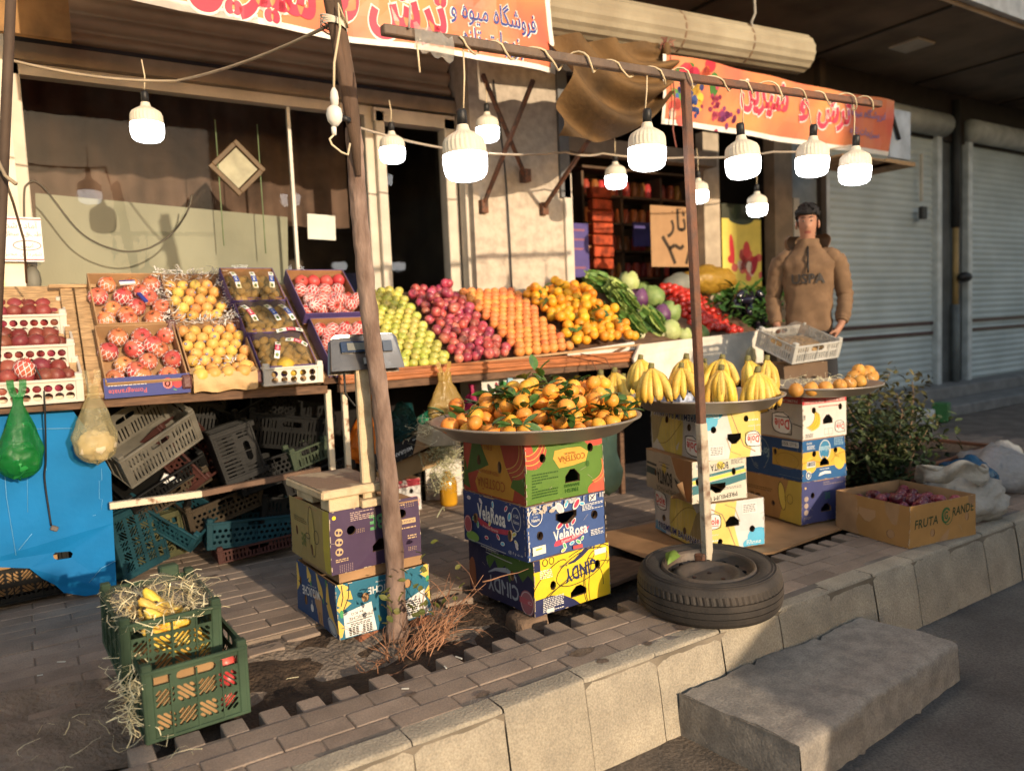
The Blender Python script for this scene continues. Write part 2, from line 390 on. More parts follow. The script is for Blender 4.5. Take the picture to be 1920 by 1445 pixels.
cream_paint=mat('chipped_cream_paint',(.62,.52,.38),rough=.6,col2=(.22,.11,.06),scale=14,bump=.4,bscale=60,ramp=(.56,.64))
blackp=mat('black_plastic',(.018,.017,.018),rough=.5,var=.3,spec=.4)
white_paper=mat('white_paper',(.72,.70,.66),rough=.8,var=.06)
# ============================================================ road, kerb, pavement, soil
asph=mat('asphalt',(.15,.135,.12),rough=.95,col2=(.075,.066,.06),scale=2.2,detail=9,bump=1,bscale=70,bdist=.008,ramp=(.3,.7),speck=.3)
b=MB(); b.poly([(-60,-60,-.352),(90,-60,-.352),(90,2.4,-.352),(-60,2.4,-.352)],asph); struct(b,'road')
b=MB(); sand=mat('road_dust',(.20,.155,.115),rough=1,col2=(.10,.082,.066),scale=5,detail=9,bump=1,bscale=60,bdist=.008,speck=.25)
pts=[];n=60
for i in range(n+1):
    x=.2+2.1*i/n; pts.append((x,2.2,-.348))
for i in range(n,-1,-1):
    x=.2+2.1*i/n; pts.append((x,1.62+.10*noise.noise((x*2.3,7,0))+.05*noise.noise((x*9,3,0)),-.348))
b.poly(pts,sand); struct(b,'road_gutter_dirt')
b=MB(); gm=mat('far_ground',(.12,.10,.085),rough=1,var=.2)
b.poly([(-60,2.36,-.11),(90,2.36,-.11),(90,60,-.11),(-60,60,-.11)],gm); struct(b,'ground')
kerbm=mat('kerb_concrete',(.39,.335,.255),rough=.95,col2=(.26,.225,.175),scale=7,detail=8,bump=.8,bscale=85,bdist=.008,island=.06,ramp=(.3,.75),speck=.22)
mortar=mat('kerb_mortar',(.20,.165,.125),rough=1,var=.2,bump=.5)
b=MB(); rnd=random.Random(3)
x=-1.55
PF=[(.10,0.),(.012,0.),(.003,-.003),(-.001,-.010),(-.028,-.16),(-.055,-.36)]      # (dy from 2.235, z)
while x<13:
    w=.37+rnd.uniform(-.02,.02); dy=rnd.uniform(-.003,.003); dz=rnd.uniform(-.004,.003); g=.005
    def fn(u,v,x=x,w=w,dy=dy,dz=dz,g=g):
        k=v*(len(PF)-1); i=min(int(k),len(PF)-2); t=k-i; y=PF[i][0]*(1-t)+PF[i+1][0]*t; z=PF[i][1]*(1-t)+PF[i+1][1]*t
        e=(.0035 if u in (0,1) else 0)
        X=x+g/2+(w-g)*u
        return (X,2.235+y+dy+e+.0025*noise.noise((X*14,z*20,1.)),z+dz+.003*noise.noise((X*11,y*20,4.)))
    b.grid(fn,10,10,kerbm)
    x+=w
b.box((5.6,2.30,-.19),(14.4,.135,.35),mortar)
struct(b,'kerb')
pav=mat('paving_brick',(.315,.24,.185),rough=.95,col2=(.215,.163,.128),scale=6,detail=8,bump=.6,bscale=110,bdist=.004,island=.13,ramp=(.3,.7),speck=.16)
joint=mat('joint_sand',(.205,.16,.125),rough=1,var=.3,bump=.5)
soil=mat('dark_soil',(.10,.066,.043),rough=1,col2=(.045,.031,.023),scale=9,detail=8,bump=1,bscale=45,bdist=.03)
soil_l=mat('pale_soil',(.265,.21,.165),rough=1,col2=(.175,.138,.107),scale=8,detail=8,bump=1,bscale=50,bdist=.02)
stain=mat('kerb_top_screed',(.17,.145,.125),rough=.95,var=.25,scale=5,detail=8,bump=.6,bscale=80)
b=MB(); rnd=random.Random(5)
def brick(b,x,y,w,d,z=0,h=.07,bv=.0035):
    rot=RM(rnd.uniform(-.008,.008),rnd.uniform(-.008,.008),rnd.uniform(-.008,.008))
    b.box((x+w/2,y+d/2,z-h/2+rnd.uniform(-.0025,.0025)),(w-.005,d-.005,h),pav,rot,bv)
def rows(b,x0,x1,y,n,L=.245,W=.105,skip=None):
    for k in range(n):
        x=x0-(L/2 if k%2 else 0)+rnd.uniform(-.015,.015)
        while x<x1:
            if not(skip and skip(x+L/2,y+W/2)): brick(b,x,y,L,W)
            x+=L
        y+=W
rows(b,-1.2,7.6,2.335,3)
x=.22
while x<5.2:                                   # the row set across, every other brick missing
    if not(3.2<x<3.35): brick(b,x,2.655,.088+rnd.uniform(-.008,.006),.125+rnd.uniform(-.02,.01),z=-.001-rnd.uniform(0,.006))
    x+=.142+rnd.uniform(-.008,.008)
rows(b,-1.4,8.2,3.45,20,.31)
rows(b,4.95,8.2,2.655,8)
for x_,y_ in [(-.22,3.30),(-.05,3.22),(.06,3.12),(.35,3.37),(.62,3.37),(.75,3.30),(.93,3.36),(1.7,3.30)]: brick(b,x_,y_,.16,.09,z=-.012)
b.box((3.3,2.50,-.050),(9.6,.33,.09),joint); b.box((3.3,4.52,-.0495),(9.8,2.15,.09),joint); b.box((6.6,3.05,-.0505),(3.3,.8,.09),joint)
b.box((5.6,2.33,-.0435),(14,.07,.084),stain)
struct(b,'pavement')
b=MB()
b.grid(lambda u,v:(-1.4+6.4*u,2.62+.86*v,-.066+.03*noise.noise((u*22,v*5,2))+.02*noise.noise((u*70,v*14,5))+(.03 if v>.55 and u>.3 else 0)*min(1,max(0,(v-.2)*3)) if v not in (0,1) else -.09),90,14,soil)
struct(b,'tree_pit_soil')
b=MB()
b.grid(lambda u,v:(-1.5+3.6*u,2.80+.65*v,-.082+.03*noise.noise((u*16,v*6,2))+(.055+.05*noise.noise((u*7,v*2,9)))*max(0,min(1,(v-.22)*2.2))+max(0,.085*(1-max(0,u-.35)*6))),70,14,soil_l)
struct(b,'dry_earth')
b=MB(); fm=mat('inner_paving',(.16,.128,.106),rough=.95,var=.25,scale=5,bump=.4)
b.poly([(7.5,2.33,-.006),(40,2.33,-.006),(40,5.6,-.006),(7.5,5.6,-.006)],fm); struct(b,'far_pavement')
# oil and damp stains
def stain(nm,x,y,z,rx,ry,seed,mt):
    b=MB(); b.poly([(x+rx*math.cos(a)*(1+.45*noise.noise((math.cos(a)*1.6,math.sin(a)*1.6,seed))),y+ry*math.sin(a)*(1+.45*noise.noise((math.cos(a)*1.6+5,math.sin(a)*1.6,seed))),z) for a in [2*PI*k/40 for k in range(40)]],mt); struct(b,nm)
damp=mat('damp_stain',(.085,.06,.047),rough=.6,col2=(.17,.125,.097),scale=22,bump=.4,bscale=90,speck=.2)
for i,(px,py,rx,ry) in enumerate(((1090,1222,.055,.03),(1130,1238,.03,.018),(1215,1205,.02,.015),(905,1300,.03,.015),(395,1080,.05,.02),(770,1300,.025,.012),(1280,1175,.035,.03))): q=gz(px,py,.0042); stain('damp_stain',q.x,q.y,.0042,rx,ry,i+9,damp)
# step block by the kerb
stm=mat('rough_concrete',(.30,.265,.225),rough=1,col2=(.21,.187,.163),scale=14,detail=9,bump=.8,bscale=75,bdist=.004,speck=.2)
b=MB(); A=Vector((2.17,2.19)); Bq=Vector((2.22,1.66)); Cq=Vector((3.50,1.77)); Dq=Vector((3.43,2.19))
def stepfn(u,v):
    # v runs over the back edge, top, front face ; returns a lumpy surface
    p0=A.lerp(Dq,u); p1=Bq.lerp(Cq,u)
    if v<.6: t=v/.6; q=p0.lerp(p1,t); z=-.175
    else: t=(v-.6)/.4; q=p1+Vector((0,-.015*t)); z=-.175-.19*t
    e=.007*noise.noise((q.x*5,q.y*5,z*8))+.006*noise.noise((q.x*22,q.y*22,z*22))-(.012 if min(abs(q.x-2.63),abs(q.x-3.08))<.014 else 0)
    if abs(v-.6)<.02: z-=.008; q=q+Vector((0,.006))
    return (q.x+e*.4,q.y+e,z+e*.8)
b.grid(stepfn,50,30,stm)
for side,(P,Q) in enumerate(((A,Bq),(Dq,Cq))):
    def sf(u,v,P=P,Q=Q,s=-1 if side==0 else 1):
        q=P.lerp(Q,u); z=-.175-.19*v; e=.012*noise.noise((q.x*6,q.y*6,z*8))+.008*noise.noise((q.x*22,q.y*22,z*22))
        return (q.x+e*.4+(s*.008*v),q.y+e+(-.015*v*u),z+e*.8)
    b.grid(sf,16,10,stm)
tag(b.build('concrete_step',loc=(2.8,1.9,-.35)),'rough grey concrete step block against the kerb on the road','step')
# ============================================================ the building
FY=5.6
bld=thing('shop_building','long beige shop front with glass window, stone pillar and grey roller shutters','building',(4,FY,0))
BL=(4,FY,0)
def bp(b,name,parent=bld): return b.build(name,parent,loc=BL)
plaster=mat('white_plaster',(.70,.62,.50),rough=.85,var=.12,scale=3,bump=.3)
stone=mat('pillar_stone',(.50,.42,.33),rough=.85,col2=(.36,.30,.235),scale=16,detail=8,bump=.35,bscale=40,ramp=(.35,.7))
frame_w=mat('cream_frame',(.50,.44,.36),rough=.5,var=.1)
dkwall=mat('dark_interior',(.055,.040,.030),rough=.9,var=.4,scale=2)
brown_sl=mat('brown_shutter',(.32,.22,.135),rough=.6,var=.15,scale=3,metal=.1)
grey_sl=mat('grey_shutter',(.43,.475,.47),rough=.55,var=.1,scale=1.5,bump=.05)
gl=glass_mat()
b=MB(); b.box((-.9,5.62,2.1),(2.04,.3,4.2),plaster); bp(b,'wall')
b=MB(); b.box((.145,5.60,1.6),(.085,.09,3.2),frame_w,bv=.006); b.box((2.42,5.60,1.5),(.07,.08,3.0),frame_w,bv=.006); b.box((1.28,5.60,3.0),(2.35,.09,.07),frame_w); b.box((1.815,5.60,1.5),(.022,.03,2.95),mat('white_strip',(.6,.56,.5)))
bp(b,'window_frame')
b=MB(); b.poly([(.18,5.56,.2),(2.39,5.66,.2),(2.39,5.66,2.97),(.18,5.56,2.97)],gl); bp(b,'window_pane')
b=MB(); b.box((2.49,5.57,1.5),(.075,.12,3.0),frame_w,bv=.006); b.box((3.09,5.57,1.5),(.10,.12,3.0),frame_w,bv=.006); b.box((2.79,5.57,2.97),(.7,.12,.10),frame_w); dr=bp(b,'door_frame')
b=MB(); b.poly([(2.52,5.60,.1),(3.05,5.60,.1),(3.05,5.60,2.93),(2.52,5.60,2.93)],gl); bp(b,'door_pane')
b=MB(); b.box((1.6,5.58,3.09),(3.1,.16,.10),mat('lintel_metal',(.27,.2,.13),rough=.6)); b.box((1.6,5.54,3.155),(3.1,.06,.03),blackp); bp(b,'lintel')
b=MB(); nS=9
b.grid(lambda u,v:(.08+3.06*u,5.60-.045*abs(math.sin(PI*v*nS)),3.17+1.0*v),1,nS*8,brown_sl); sh=bp(b,'roller_shutter')
b=MB(); b.box((3.63,5.46,2.1),(.94,.30,4.2),stone); bp(b,'pillar')
b=MB(); b.box((3.17,5.43,1.5),(.075,.10,3.0),frame_w,bv=.005); b.box((4.085,5.40,1.3),(.085,.24,2.6),frame_w,bv=.005); bp(b,'pillar_trim')
b=MB(); b.box((4.06,5.36,2.92),(.10,.16,1.05),mat('grey_duct',(.13,.13,.13),rough=.5)); bp(b,'drain_pipe')
# inside of the right shop: beam, back wall, jambs
b=MB(); b.box((5.1,5.5,2.90),(2.0,.12,.14),mat('shop_beam',(.22,.155,.10))); bp(b,'beam')
b=MB(); b.box((6.16,5.62,1.6),(.23,.10,3.2),mat('jamb_paint',(.42,.34,.25))); bp(b,'jamb')
b=MB(); b.box((7.2,5.56,1.8),(.30,.14,3.6),mat('jamb_brown',(.235,.165,.105))); bp(b,'jamb')
b=MB(); b.box((7.44,5.57,1.5),(.10,.13,2.2),frame_w); bp(b,'jamb')
b=MB(); b.box((7.78,5.64,2.95),(.62,.06,1.2),mat('grey_panel',(.20,.225,.24),rough=.4)); b.box((7.78,5.66,1.1),(.62,.06,2.3),plaster); bp(b,'side_panel')
b=MB()
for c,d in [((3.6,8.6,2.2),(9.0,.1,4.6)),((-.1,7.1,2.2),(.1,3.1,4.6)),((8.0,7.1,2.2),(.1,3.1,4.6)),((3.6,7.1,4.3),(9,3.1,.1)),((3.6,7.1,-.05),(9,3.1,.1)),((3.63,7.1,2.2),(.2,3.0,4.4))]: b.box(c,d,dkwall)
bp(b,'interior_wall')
b=MB(); red_c=mat('maroon_curtain',(.115,.070,.052),rough=.9,var=.4,scale=3)
b.grid(lambda u,v:(.2+2.4*u,6.55+.03*math.sin(u*60)+.02*math.sin(u*23),2.25+1.3*v),120,2,red_c); bp(b,'curtain')
b=MB(); b.box((.98,5.93,1.1),(1.64,.03,2.36),mat('beige_board',(.26,.25,.19),rough=.8,var=.12,scale=2.5,bump=.1),RM(0,.075-.02,0)); bp(b,'window_board')
b=MB(); b.box((2.22,6.15,.95),(.75,.06,1.75),mat('dark_blue_cloth',(.028,.03,.09),var=.4,scale=4)); bp(b,'blue_panel')
# roller shutters on the right
def shutter(x0,x1,nm):
    b=MB(); n=40
    b.grid(lambda u,v:(x0+(x1-x0)*u,5.66-.018*abs(math.sin(PI*v*n)),.28+3.35*v),1,n*5,grey_sl); sh=bp(b,'roller_shutter')
    st=mat('maroon_stripe',(.07,.035,.035),rough=.5)
    for z in (.985,1.115):
        b=MB(); b.box(((x0+x1)/2,5.635,z),(x1-x0-.02,.012,.045),st); o=b.build('stripe',sh,loc=BL)
    for x in (x0-.05,x1+.05):
        b=MB(); b.box((x,5.62,1.92),(.11,.10,3.4),mat('guide_rail',(.47,.49,.49),rough=.4),bv=.01); bp(b,'guide_rail')
    b=MB(); b.tube([(x0-.12,5.56,3.72),(x1+.12,5.56,3.72)],.15,mat('shutter_hood',(.42,.43,.41),rough=.5),14); bp(b,'shutter_hood')
shutter(8.15,10.5,'a'); shutter(11.4,14.4,'b')
b=MB(); b.box((10.95,5.72,2.0),(.72,.1,4.2),mat('grey_pier',(.10,.105,.105))); b.box((24,5.8,2),(19,.2,4.2),mat('grey_pier',(.1,.1,.1))); bp(b,'pier')
b=MB(); b.tube([(11.0,5.60,.2),(11.0,5.60,1.35)],.055,mat('pipe_grey',(.12,.13,.13)),10); b.tube([(11.0,5.60,1.35),(11.0,5.60,2.4)],.04,mat('pipe_ochre',(.33,.22,.09)),10); b.tube([(11.0,5.60,2.4),(11.0,5.60,4.1)],.055,mat('pipe_dark',(.03,.03,.03)),10)
b.ell((11.05,5.5,1.72),(.14,.08,.07),blackp); bp(b,'gas_pipe')
b=MB(); b.box((10.05,5.55,3.0),(.03,.03,.6),frame_w); b.box((10.05,5.53,2.55),(.12,.06,.16),blackp,bv=.01); bp(b,'switch_box')
b=MB(); b.box((11,5.3,.06),(8,.9,.14),mat('threshold_stone',(.20,.19,.18),rough=.8),bv=.015); b.box((11,5.5,.2),(8,.4,.16),mat('threshold_stone',(.2,.19,.18)),bv=.015); bp(b,'threshold')
soff=mat('brown_soffit',(.20,.145,.10),rough=.8,var=.3,scale=1.5)
b=MB(); b.box((8,4.85,4.24),(24,1.7,.08),soff); 
for k in range(9): b.box((-1+k*2.2,4.8,4.19),(.03,1.6,.02),mat('soffit_joint',(.04,.03,.02)))
bp(b,'soffit')
b=MB(); b.box((8,4.0,4.75),(24.2,.14,1.0),mat('fascia_white',(.62,.62,.60),rough=.6)); bp(b,'fascia')
b=MB(); b.box((8,5.9,7.2),(26,3.9,4.0),plaster); bp(b,'upper_wall')
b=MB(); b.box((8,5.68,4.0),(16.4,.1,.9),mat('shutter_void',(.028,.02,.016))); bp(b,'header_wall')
for x in (8.5,12.2):
    b=MB(); b.box((x,4.8,4.185),(.34,.34,.03),frame_w,bv=.01); bp(b,'soffit_lamp')
# across the street, behind the camera: what shades the right of the picture
b=MB(); b.box((22.6,-12.5,4.5),(29.5,5,9),mat('opposite_wall',(.42,.36,.3),rough=.9))
ob=tag(b.build('opposite_building',loc=(22,-12.5,0)),'plain beige building on the far side of the street','building')
for i in range(8):
    for k in range(2): q=MB(); q.box((9.6+i*3.4,-9.98,2.2+k*3.3),(1.5,.06,1.6),mat('opposite_glass',(.05,.06,.07),rough=.15)); q.build('window',ob,loc=(22,-12.5,0))
def shade_vehicle(name,label,x0,prof,glassp,wx,col,y0=-4.2,w=1.7):
    t=thing(name,label,'car',(x0,y0,-.35))
    cm=mat('car_paint_'+name,col,rough=.25,var=.03,spec=.5,coat=.5); n=len(prof)
    b=MB(); vs=[(x,s*w/2*(1 if z<.85 else .86),z) for s in (-1,1) for x,z in prof]
    b.add(vs,[list(range(n)),[n+i for i in range(n)][::-1]]+[[i,(i+1)%n,(i+1)%n+n,i+n] for i in range(n)],cm); b.build('body',t)
    b=MB()
    for s in (-1,1): b.poly([(x,s*(w/2*.93),z) for x,z in glassp],mat('car_glass',(.02,.025,.03),rough=.1))
    b.build('window',t)
    for x in wx:
        for s in (-1,1):
            q=MB(); q.lathe([(.0,-.1),(.31,-.1),(.33,-.05),(.33,.05),(.31,.1),(0,.1)],blackp,20,TM(x,s*(w/2-.1),.33)@RM(PI/2)); q.build('wheel',t)
    return t
shade_vehicle('shade_vehicle','unseen silver vehicle added behind the camera to cast the right-hand shade',2.78,[(.0,.3),(.0,1.30),(.08,1.40),(.42,1.56),(1.1,1.70),(1.65,1.78),(2.05,2.02),(3.6,2.04),(4.2,1.3),(4.9,1.15),(5.0,.3)],[(.95,1.2),(1.3,1.62),(2.5,1.65),(3.0,1.25)],(.8,3.4),(.45,.46,.47))  # vehicle added out of view, its profile shaped to set the shadow edge
shade_vehicle('shade_van','unseen white van added behind the camera to shade the lower left',-4.72,[(.0,.3),(.0,1.3),(.5,1.45),(1.0,2.0),(1.3,2.22),(5.42,2.25),(5.45,.3)],[(.75,1.5),(1.2,2.0),(2.2,2.0),(2.2,1.5)],(.9,4.5),(.6,.6,.58))  # van added out of view, sized so its shadow falls low on the left
shade_vehicle('shade_hatchback','unseen blue hatchback added behind the camera to shade the shrubs',6.9,[(.0,.3),(.0,1.2),(.3,1.3),(.8,1.95),(2.4,2.0),(3.1,1.35),(4.0,1.2),(4.1,.3)],[(.7,1.35),(1.0,1.85),(2.3,1.9),(2.8,1.4)],(.8,3.2),(.04,.07,.2))  # hatchback added out of view to keep the low right in shade
# ============================================================ banners
RED=(.60,.05,.09); BLU=(.03,.06,.25); WH=(.74,.70,.64)
ban=mat('banner_vinyl',(.62,.13,.085),rough=.45,col2=(.68,.28,.10),scale=1.6,detail=2,bump=.5,bscale=9,bdist=.012,ramp=(.35,.68))
def at_face(px,py,y,x0,z0): q=gy(px,py,y); return q.x-x0,q.z-z0
Y1=4.4; x0=.25; x1=3.32; z0=3.055; H1=.82
a=Art(x1-x0,H1,ban); Wb=x1-x0
a.up(); a.rect(0,0,Wb,.035,WH); a.rect(Wb-.045,0,Wb,H1,WH); a.rect(0,0,Wb*.34,.05,WH)
def fat(a,s,cu,cv,w,h,rot,shear=0):
    a.up(); a.text(s,cu,cv,w*1.03,h*1.1,WH,rot,off=.068); a.up(); a.text(s,cu,cv,w,h,RED,rot,off=.045)
u,v=at_face(775,42,Y1,x0,z0); fat(a,fa('ترش'),u-.02,v+.04,.52,.36,-.03)
u,v=at_face(652,12,Y1,x0,z0); fat(a,fa('و'),u,v+.03,.17,.25,-.03)
u,v=at_face(480,5,Y1,x0,z0); fat(a,fa('شیرین'),u,v+.08,.72,.38,-.03)
u,v=at_face(925,35,Y1,x0,z0); a.up(); a.text(fa('فروشگاه میوه و'),u,v,.66,.20,WH,-.03,off=.03); a.up(); a.text(fa('فروشگاه میوه و'),u,v,.64,.185,BLU,-.03,off=.012)
u,v=at_face(930,88,Y1,x0,z0); a.up(); a.text(fa('سبزیجات تازه'),u,v,.54,.17,WH,-.03,off=.03); a.up(); a.text(fa('سبزیجات تازه'),u,v,.52,.16,BLU,-.03,off=.012)
for k in range(5): a.ell(.12+.07*k,.30+.06*(k%2),.07,.06,[(.1,.25,.05),(.75,.5,.05),(.5,.04,.05),(.1,.3,.1),(.7,.3,.05)][k])
b=MB()
a.lay(b,Matrix(((1,0,0,x0),(0,-1,0,Y1),(0,0,1,z0),(0,0,0,1))),step=.16,bulge=lambda u,v:.03*math.sin(u*3.1)+.02*math.sin(u*7+v*5)+.018*math.sin(v*9-u*2)+.03*v)
for x in (x0+.02,x0+1.1,x0+2.2,x1-.03): b.bar((x,Y1,z0+H1-.03),(x,4.0+.6,z0+H1+.35),.008,.008,cream_paint)
tag(b.build('banner',loc=(x0,Y1,z0)),'red and orange shop banner with blue lettering at its right end, left of the tarp','banner')
Y2=4.3; x0=gy(1240,80,Y2).x; x1=gy(1668,240,Y2).x; z0=2.80; H2=.50; Wb=x1-x0
a=Art(Wb,H2,ban); a.up(); a.rect(0,0,Wb,.04,WH); a.rect(0,0,.03,H2,WH)
r=random.Random(8)
def blob(cu,cv,n,sp,rr,cols):
    a.up()
    for k in range(n): a.ell(cu+r.gauss(0,sp),cv+r.gauss(0,sp*1.1),rr*r.uniform(.7,1.2),rr*r.uniform(.7,1.2),r.choice(cols),n=10)
G=[(.05,.16,.03),(.09,.25,.05)]
a.up(); a.ell(.2,.40,.11,.045,G[0],rot=.5); a.ell(.52,.34,.05,.09,G[0]); a.ell(.16,.2,.09,.04,G[1],rot=-.8)
blob(.38,.37,7,.07,.065,[(.55,.03,.05),(.42,.02,.06),(.6,.12,.05)]); blob(.33,.27,10,.05,.05,[(.7,.45,.06),(.6,.3,.05)])
blob(.25,.27,22,.055,.022,[(.03,.06,.22),(.05,.10,.3),(.02,.03,.12)]); blob(.55,.2,26,.06,.02,[(.3,.03,.08),(.42,.06,.1),(.2,.02,.06)]); blob(.7,.12,12,.05,.024,[(.12,.02,.08),(.2,.03,.12)]); blob(.33,.14,14,.04,.02,[(.04,.08,.25),(.02,.04,.15)])
blob(.12,.10,5,.03,.04,[(.7,.5,.4),(.6,.1,.08)])
u,v=at_face(1432,185,Y2,x0,z0); fat(a,fa('شیرین'),u,v,.62,.30,-.02)
u,v=at_face(1512,208,Y2,x0,z0); fat(a,fa('و'),u-.02,v,.15,.2,-.02)
u,v=at_face(1562,215,Y2,x0,z0); fat(a,fa('ترش'),u+.02,v,.45,.28,-.02)
a.up(); u=Wb-.42
a.text(fa('فروشگاه میوه و'),u,.34,.55,.10,(.25,.2,.42),-.02,off=.01); a.text(fa('سبزیجات تازه'),u,.17,.45,.09,(.25,.2,.42),-.02,off=.01)
b=MB(); a.lay(b,Matrix(((1,0,0,x0),(0,-1,0,Y2),(0,0,1,z0),(0,0,0,1))),step=.14,bulge=lambda u,v:.02*math.sin(u*2.7)+.012*math.sin(u*8+v*9)+.10*(v-.25)+.015*math.sin(u*5)*v)
bn2=tag(b.build('banner',loc=(x0,Y2,z0)),'red and orange banner with printed grapes and fruit, right of the tarp','banner')
b=MB(); b.box((x1+.19,Y2+.02,z0+.22),(.36,.03,.46),mat('end_board',(.45,.5,.56),rough=.6)); b.box((x1+.19,Y2+.22,z0-.05),(.5,.45,.04),wood); b.box((x1-.35,Y2+.22,z0-.06),(.9,.5,.02),wood)
b.tube([(x1+.02,Y2-.01,z0+.40),(x1+.13,Y2-.02,z0+.16)],.018,blackp); b.build('end_board',bn2,loc=(x0,Y2,z0))
# brown tarp between the banners
tarpm=mat('brown_tarp',(.17,.095,.036),rough=.8,col2=(.07,.042,.020),scale=2.5,detail=5,bump=.5,bscale=30,bdist=.01)
b=MB()
xa=gy(1028,70,4.35).x; xb=gy(1243,80,4.35).x
def tarp(u,v):
    x=xa+(xb-xa)*u+.03*math.sin(v*6+u*4); top=gy(1028+215*u,62+18*u,4.35).z
    bot=gy(1050,262,4.35).z+.42*u**1.6-.06*math.sin(PI*u)
    z=top+(bot-top)*v
    fo=math.hypot(u-1.05,v*1.1+.05); return (x+.06*v*math.sin(u*3),4.35-.16*math.sin(PI*v*.8)*(1-u*.6)+.075*math.sin(fo*20)*min(1,fo*1.6)+.03*math.sin(fo*9+u*6),z)
b.grid(tarp,44,36,tarpm)
for k in range(5):
    p=[tarp(1-.02*i,.02+.0*i) for i in range(2)]; x=xb-.02*k
b.ell((xb-.02,4.30,3.34),(.035,.035,.06),tarpm,8,6)
for k in range(14): b.tube([(xb-.02,4.30,3.36),(xb-.02+.05*math.sin(k*2.4),4.29,3.40+.03*math.cos(k)),(xb-.02+.08*math.sin(k*2.4),4.28,3.37+.05*math.cos(k*1.7))],.003,mat('red_string',(.26,.09,.07),rough=.9),4)
b.tube([(xb,4.28,3.3),(xb+.02,4.26,3.0),(xb,4.27,2.75),(xb+.02,4.26,2.62)],.006,mat('red_string',(.3,.1,.07)),5)
tag(b.build('tarp',loc=(xa,4.35,2.6)),'brown canvas tarp hanging in a swag between the two banners','tarp')
# rolled awning
b=MB(); slat=mat('awning_slats',(.36,.31,.22),rough=.75,col2=(.27,.225,.155),scale=2.5,bump=.3,bscale=30)
p0=gy(1000,12,4.62); p1=gy(1500,103,4.62); p0.z-=.02
M=(p1-p0).to_track_quat('Z','Y').to_matrix().to_4x4(); M.translation=p0; L=(p1-p0).length
n=32
b.lathe([(.0,0),(.165,0),(.165,L*.33),(.165,L*.66),(.165,L),(.13,L),(.13,L-.02),(0,L-.02)],slat,n,M,smooth=False,wob=lambda a,j:.045*(int(round(a/(2*PI)*n))%2))
for t in (.45,.72): b.lathe([(.172,L*t),(.172,L*t+.02)],mat('awning_tie',(.2,.13,.08)),20,M)
aw=tag(b.build('rolled_awning',loc=tuple(p0)),'rolled up slatted wooden awning above the banner with grapes','awning')
b=MB(); q=gy(1413,48,4.5); b.tube([q+Vector((0,0,.5)),q+Vector((.02,0,.1)),q+Vector((-.03,0,.02)),q+Vector((0,-.02,-.14))],.013,mat('hook_grey',(.3,.28,.25)),6); b.ell(q+Vector((0,0,-.16)),(.025,.025,.05),white_paper); b.build('hook',aw,loc=tuple(p0))
# corner panel top left (orange board edge under the canopy)
b=MB(); q=gy(60,8,5.2); b.box(q,(.36,.05,.36),mat('orange_board',(.26,.14,.05),rough=.7,var=.3))
tag(b.build('canopy_board',loc=tuple(q)),'small orange board under the canopy at the top left','board')
# ============================================================ steel bar, post and tyre
rs=mat('brown_painted_steel',(.105,.058,.042),rough=.65,col2=(.17,.072,.04),scale=14,bump=.4,bscale=70,spec=.4)
barm=mat('dark_steel_bar',(.085,.055,.04),rough=.55,col2=(.14,.09,.06),scale=10,bump=.3,spec=.5)
PB=Vector((2.80,2.61,.135)); PT=Vector((2.715,2.60,2.46))
q0=gy(716,56,2.6); q1=gy(1288,146,2.6); q2=gy(1650,196,2.6)
post=thing('steel_post','rusty steel post standing in a wheel with a cross bar for lamps','post',tuple(PB))
b=MB(); b.bar(PB+Vector((0,0,.0)),PT,.042,.034,rs,.004); b.build('upright',post,loc=tuple(PB))
b=MB(); b.bar(PB+Vector((0.001,-.0,.0)),PB.lerp(PT,.30),.0465,.0385,mat('worn_cream_paint',(.52,.44,.33),rough=.6,col2=(.16,.075,.045),scale=10,bump=.4,ramp=(.5,.66)),.004); b.build('painted_foot',post,loc=tuple(PB))
b=MB(); b.bar(q0,q1,.036,.036,barm,.004); b.bar(q1,q2,.034,.034,rs,.004); b.build('cross_bar',post,loc=tuple(PB))
b=MB(); b.box(PB+Vector((0,0,-.005)),(.13,.12,.012),rust,RM(0,0,.3)); b.box(PB+Vector((-.02,.02,.025)),(.06,.05,.05),rust,RM(0,0,.3),.006); b.build('base_plate',post,loc=tuple(PB))
twm=mat('twisted_cord',(.62,.50,.33),rough=.7,var=.15)
b=MB(); pts=[]
for k in range(0,15*14+1):
    t=k/(15*14); p=q0.lerp(q1,t*2) if t<.5 else q1.lerp(q2,(t-.5)*2)
    if t<.10: continue
    am=2*PI*t*15+.6*math.sin(t*40); sg=.022+.016*max(0,math.sin(t*29)); pts.append(p+Vector((0,math.cos(am)*sg,math.sin(am)*sg-(.012 if math.sin(am)<0 else 0))))
b.tube(pts,.0045,twm,5)
tag(b.build('wrapped_cable',loc=tuple(q0)),'beige twin cable wound round the steel cross bar','cable')
b=MB(); q=gy(800,70,2.57)
b.grid(lambda u,v:(q.x-.05+.16*u,2.575-.012*math.sin(PI*v),q.z-.045+.09*v-.03*u+.01*math.sin(u*20)),10,6,clear_film('clear_tape',(.7,.68,.64),.4,.1)); b.tube([q+Vector((-.04,0,-.03)),q+Vector((-.035,0,-.13))],.004,twm,5); b.tube([q+Vector((-.07,0,.02)),q+Vector((-.06,0,.10))],.005,mat('tape_grey',(.4,.38,.36)),5)
tag(b.build('packing_tape',loc=tuple(q)),'crumpled clear packing tape stuck round the cross bar','tape')
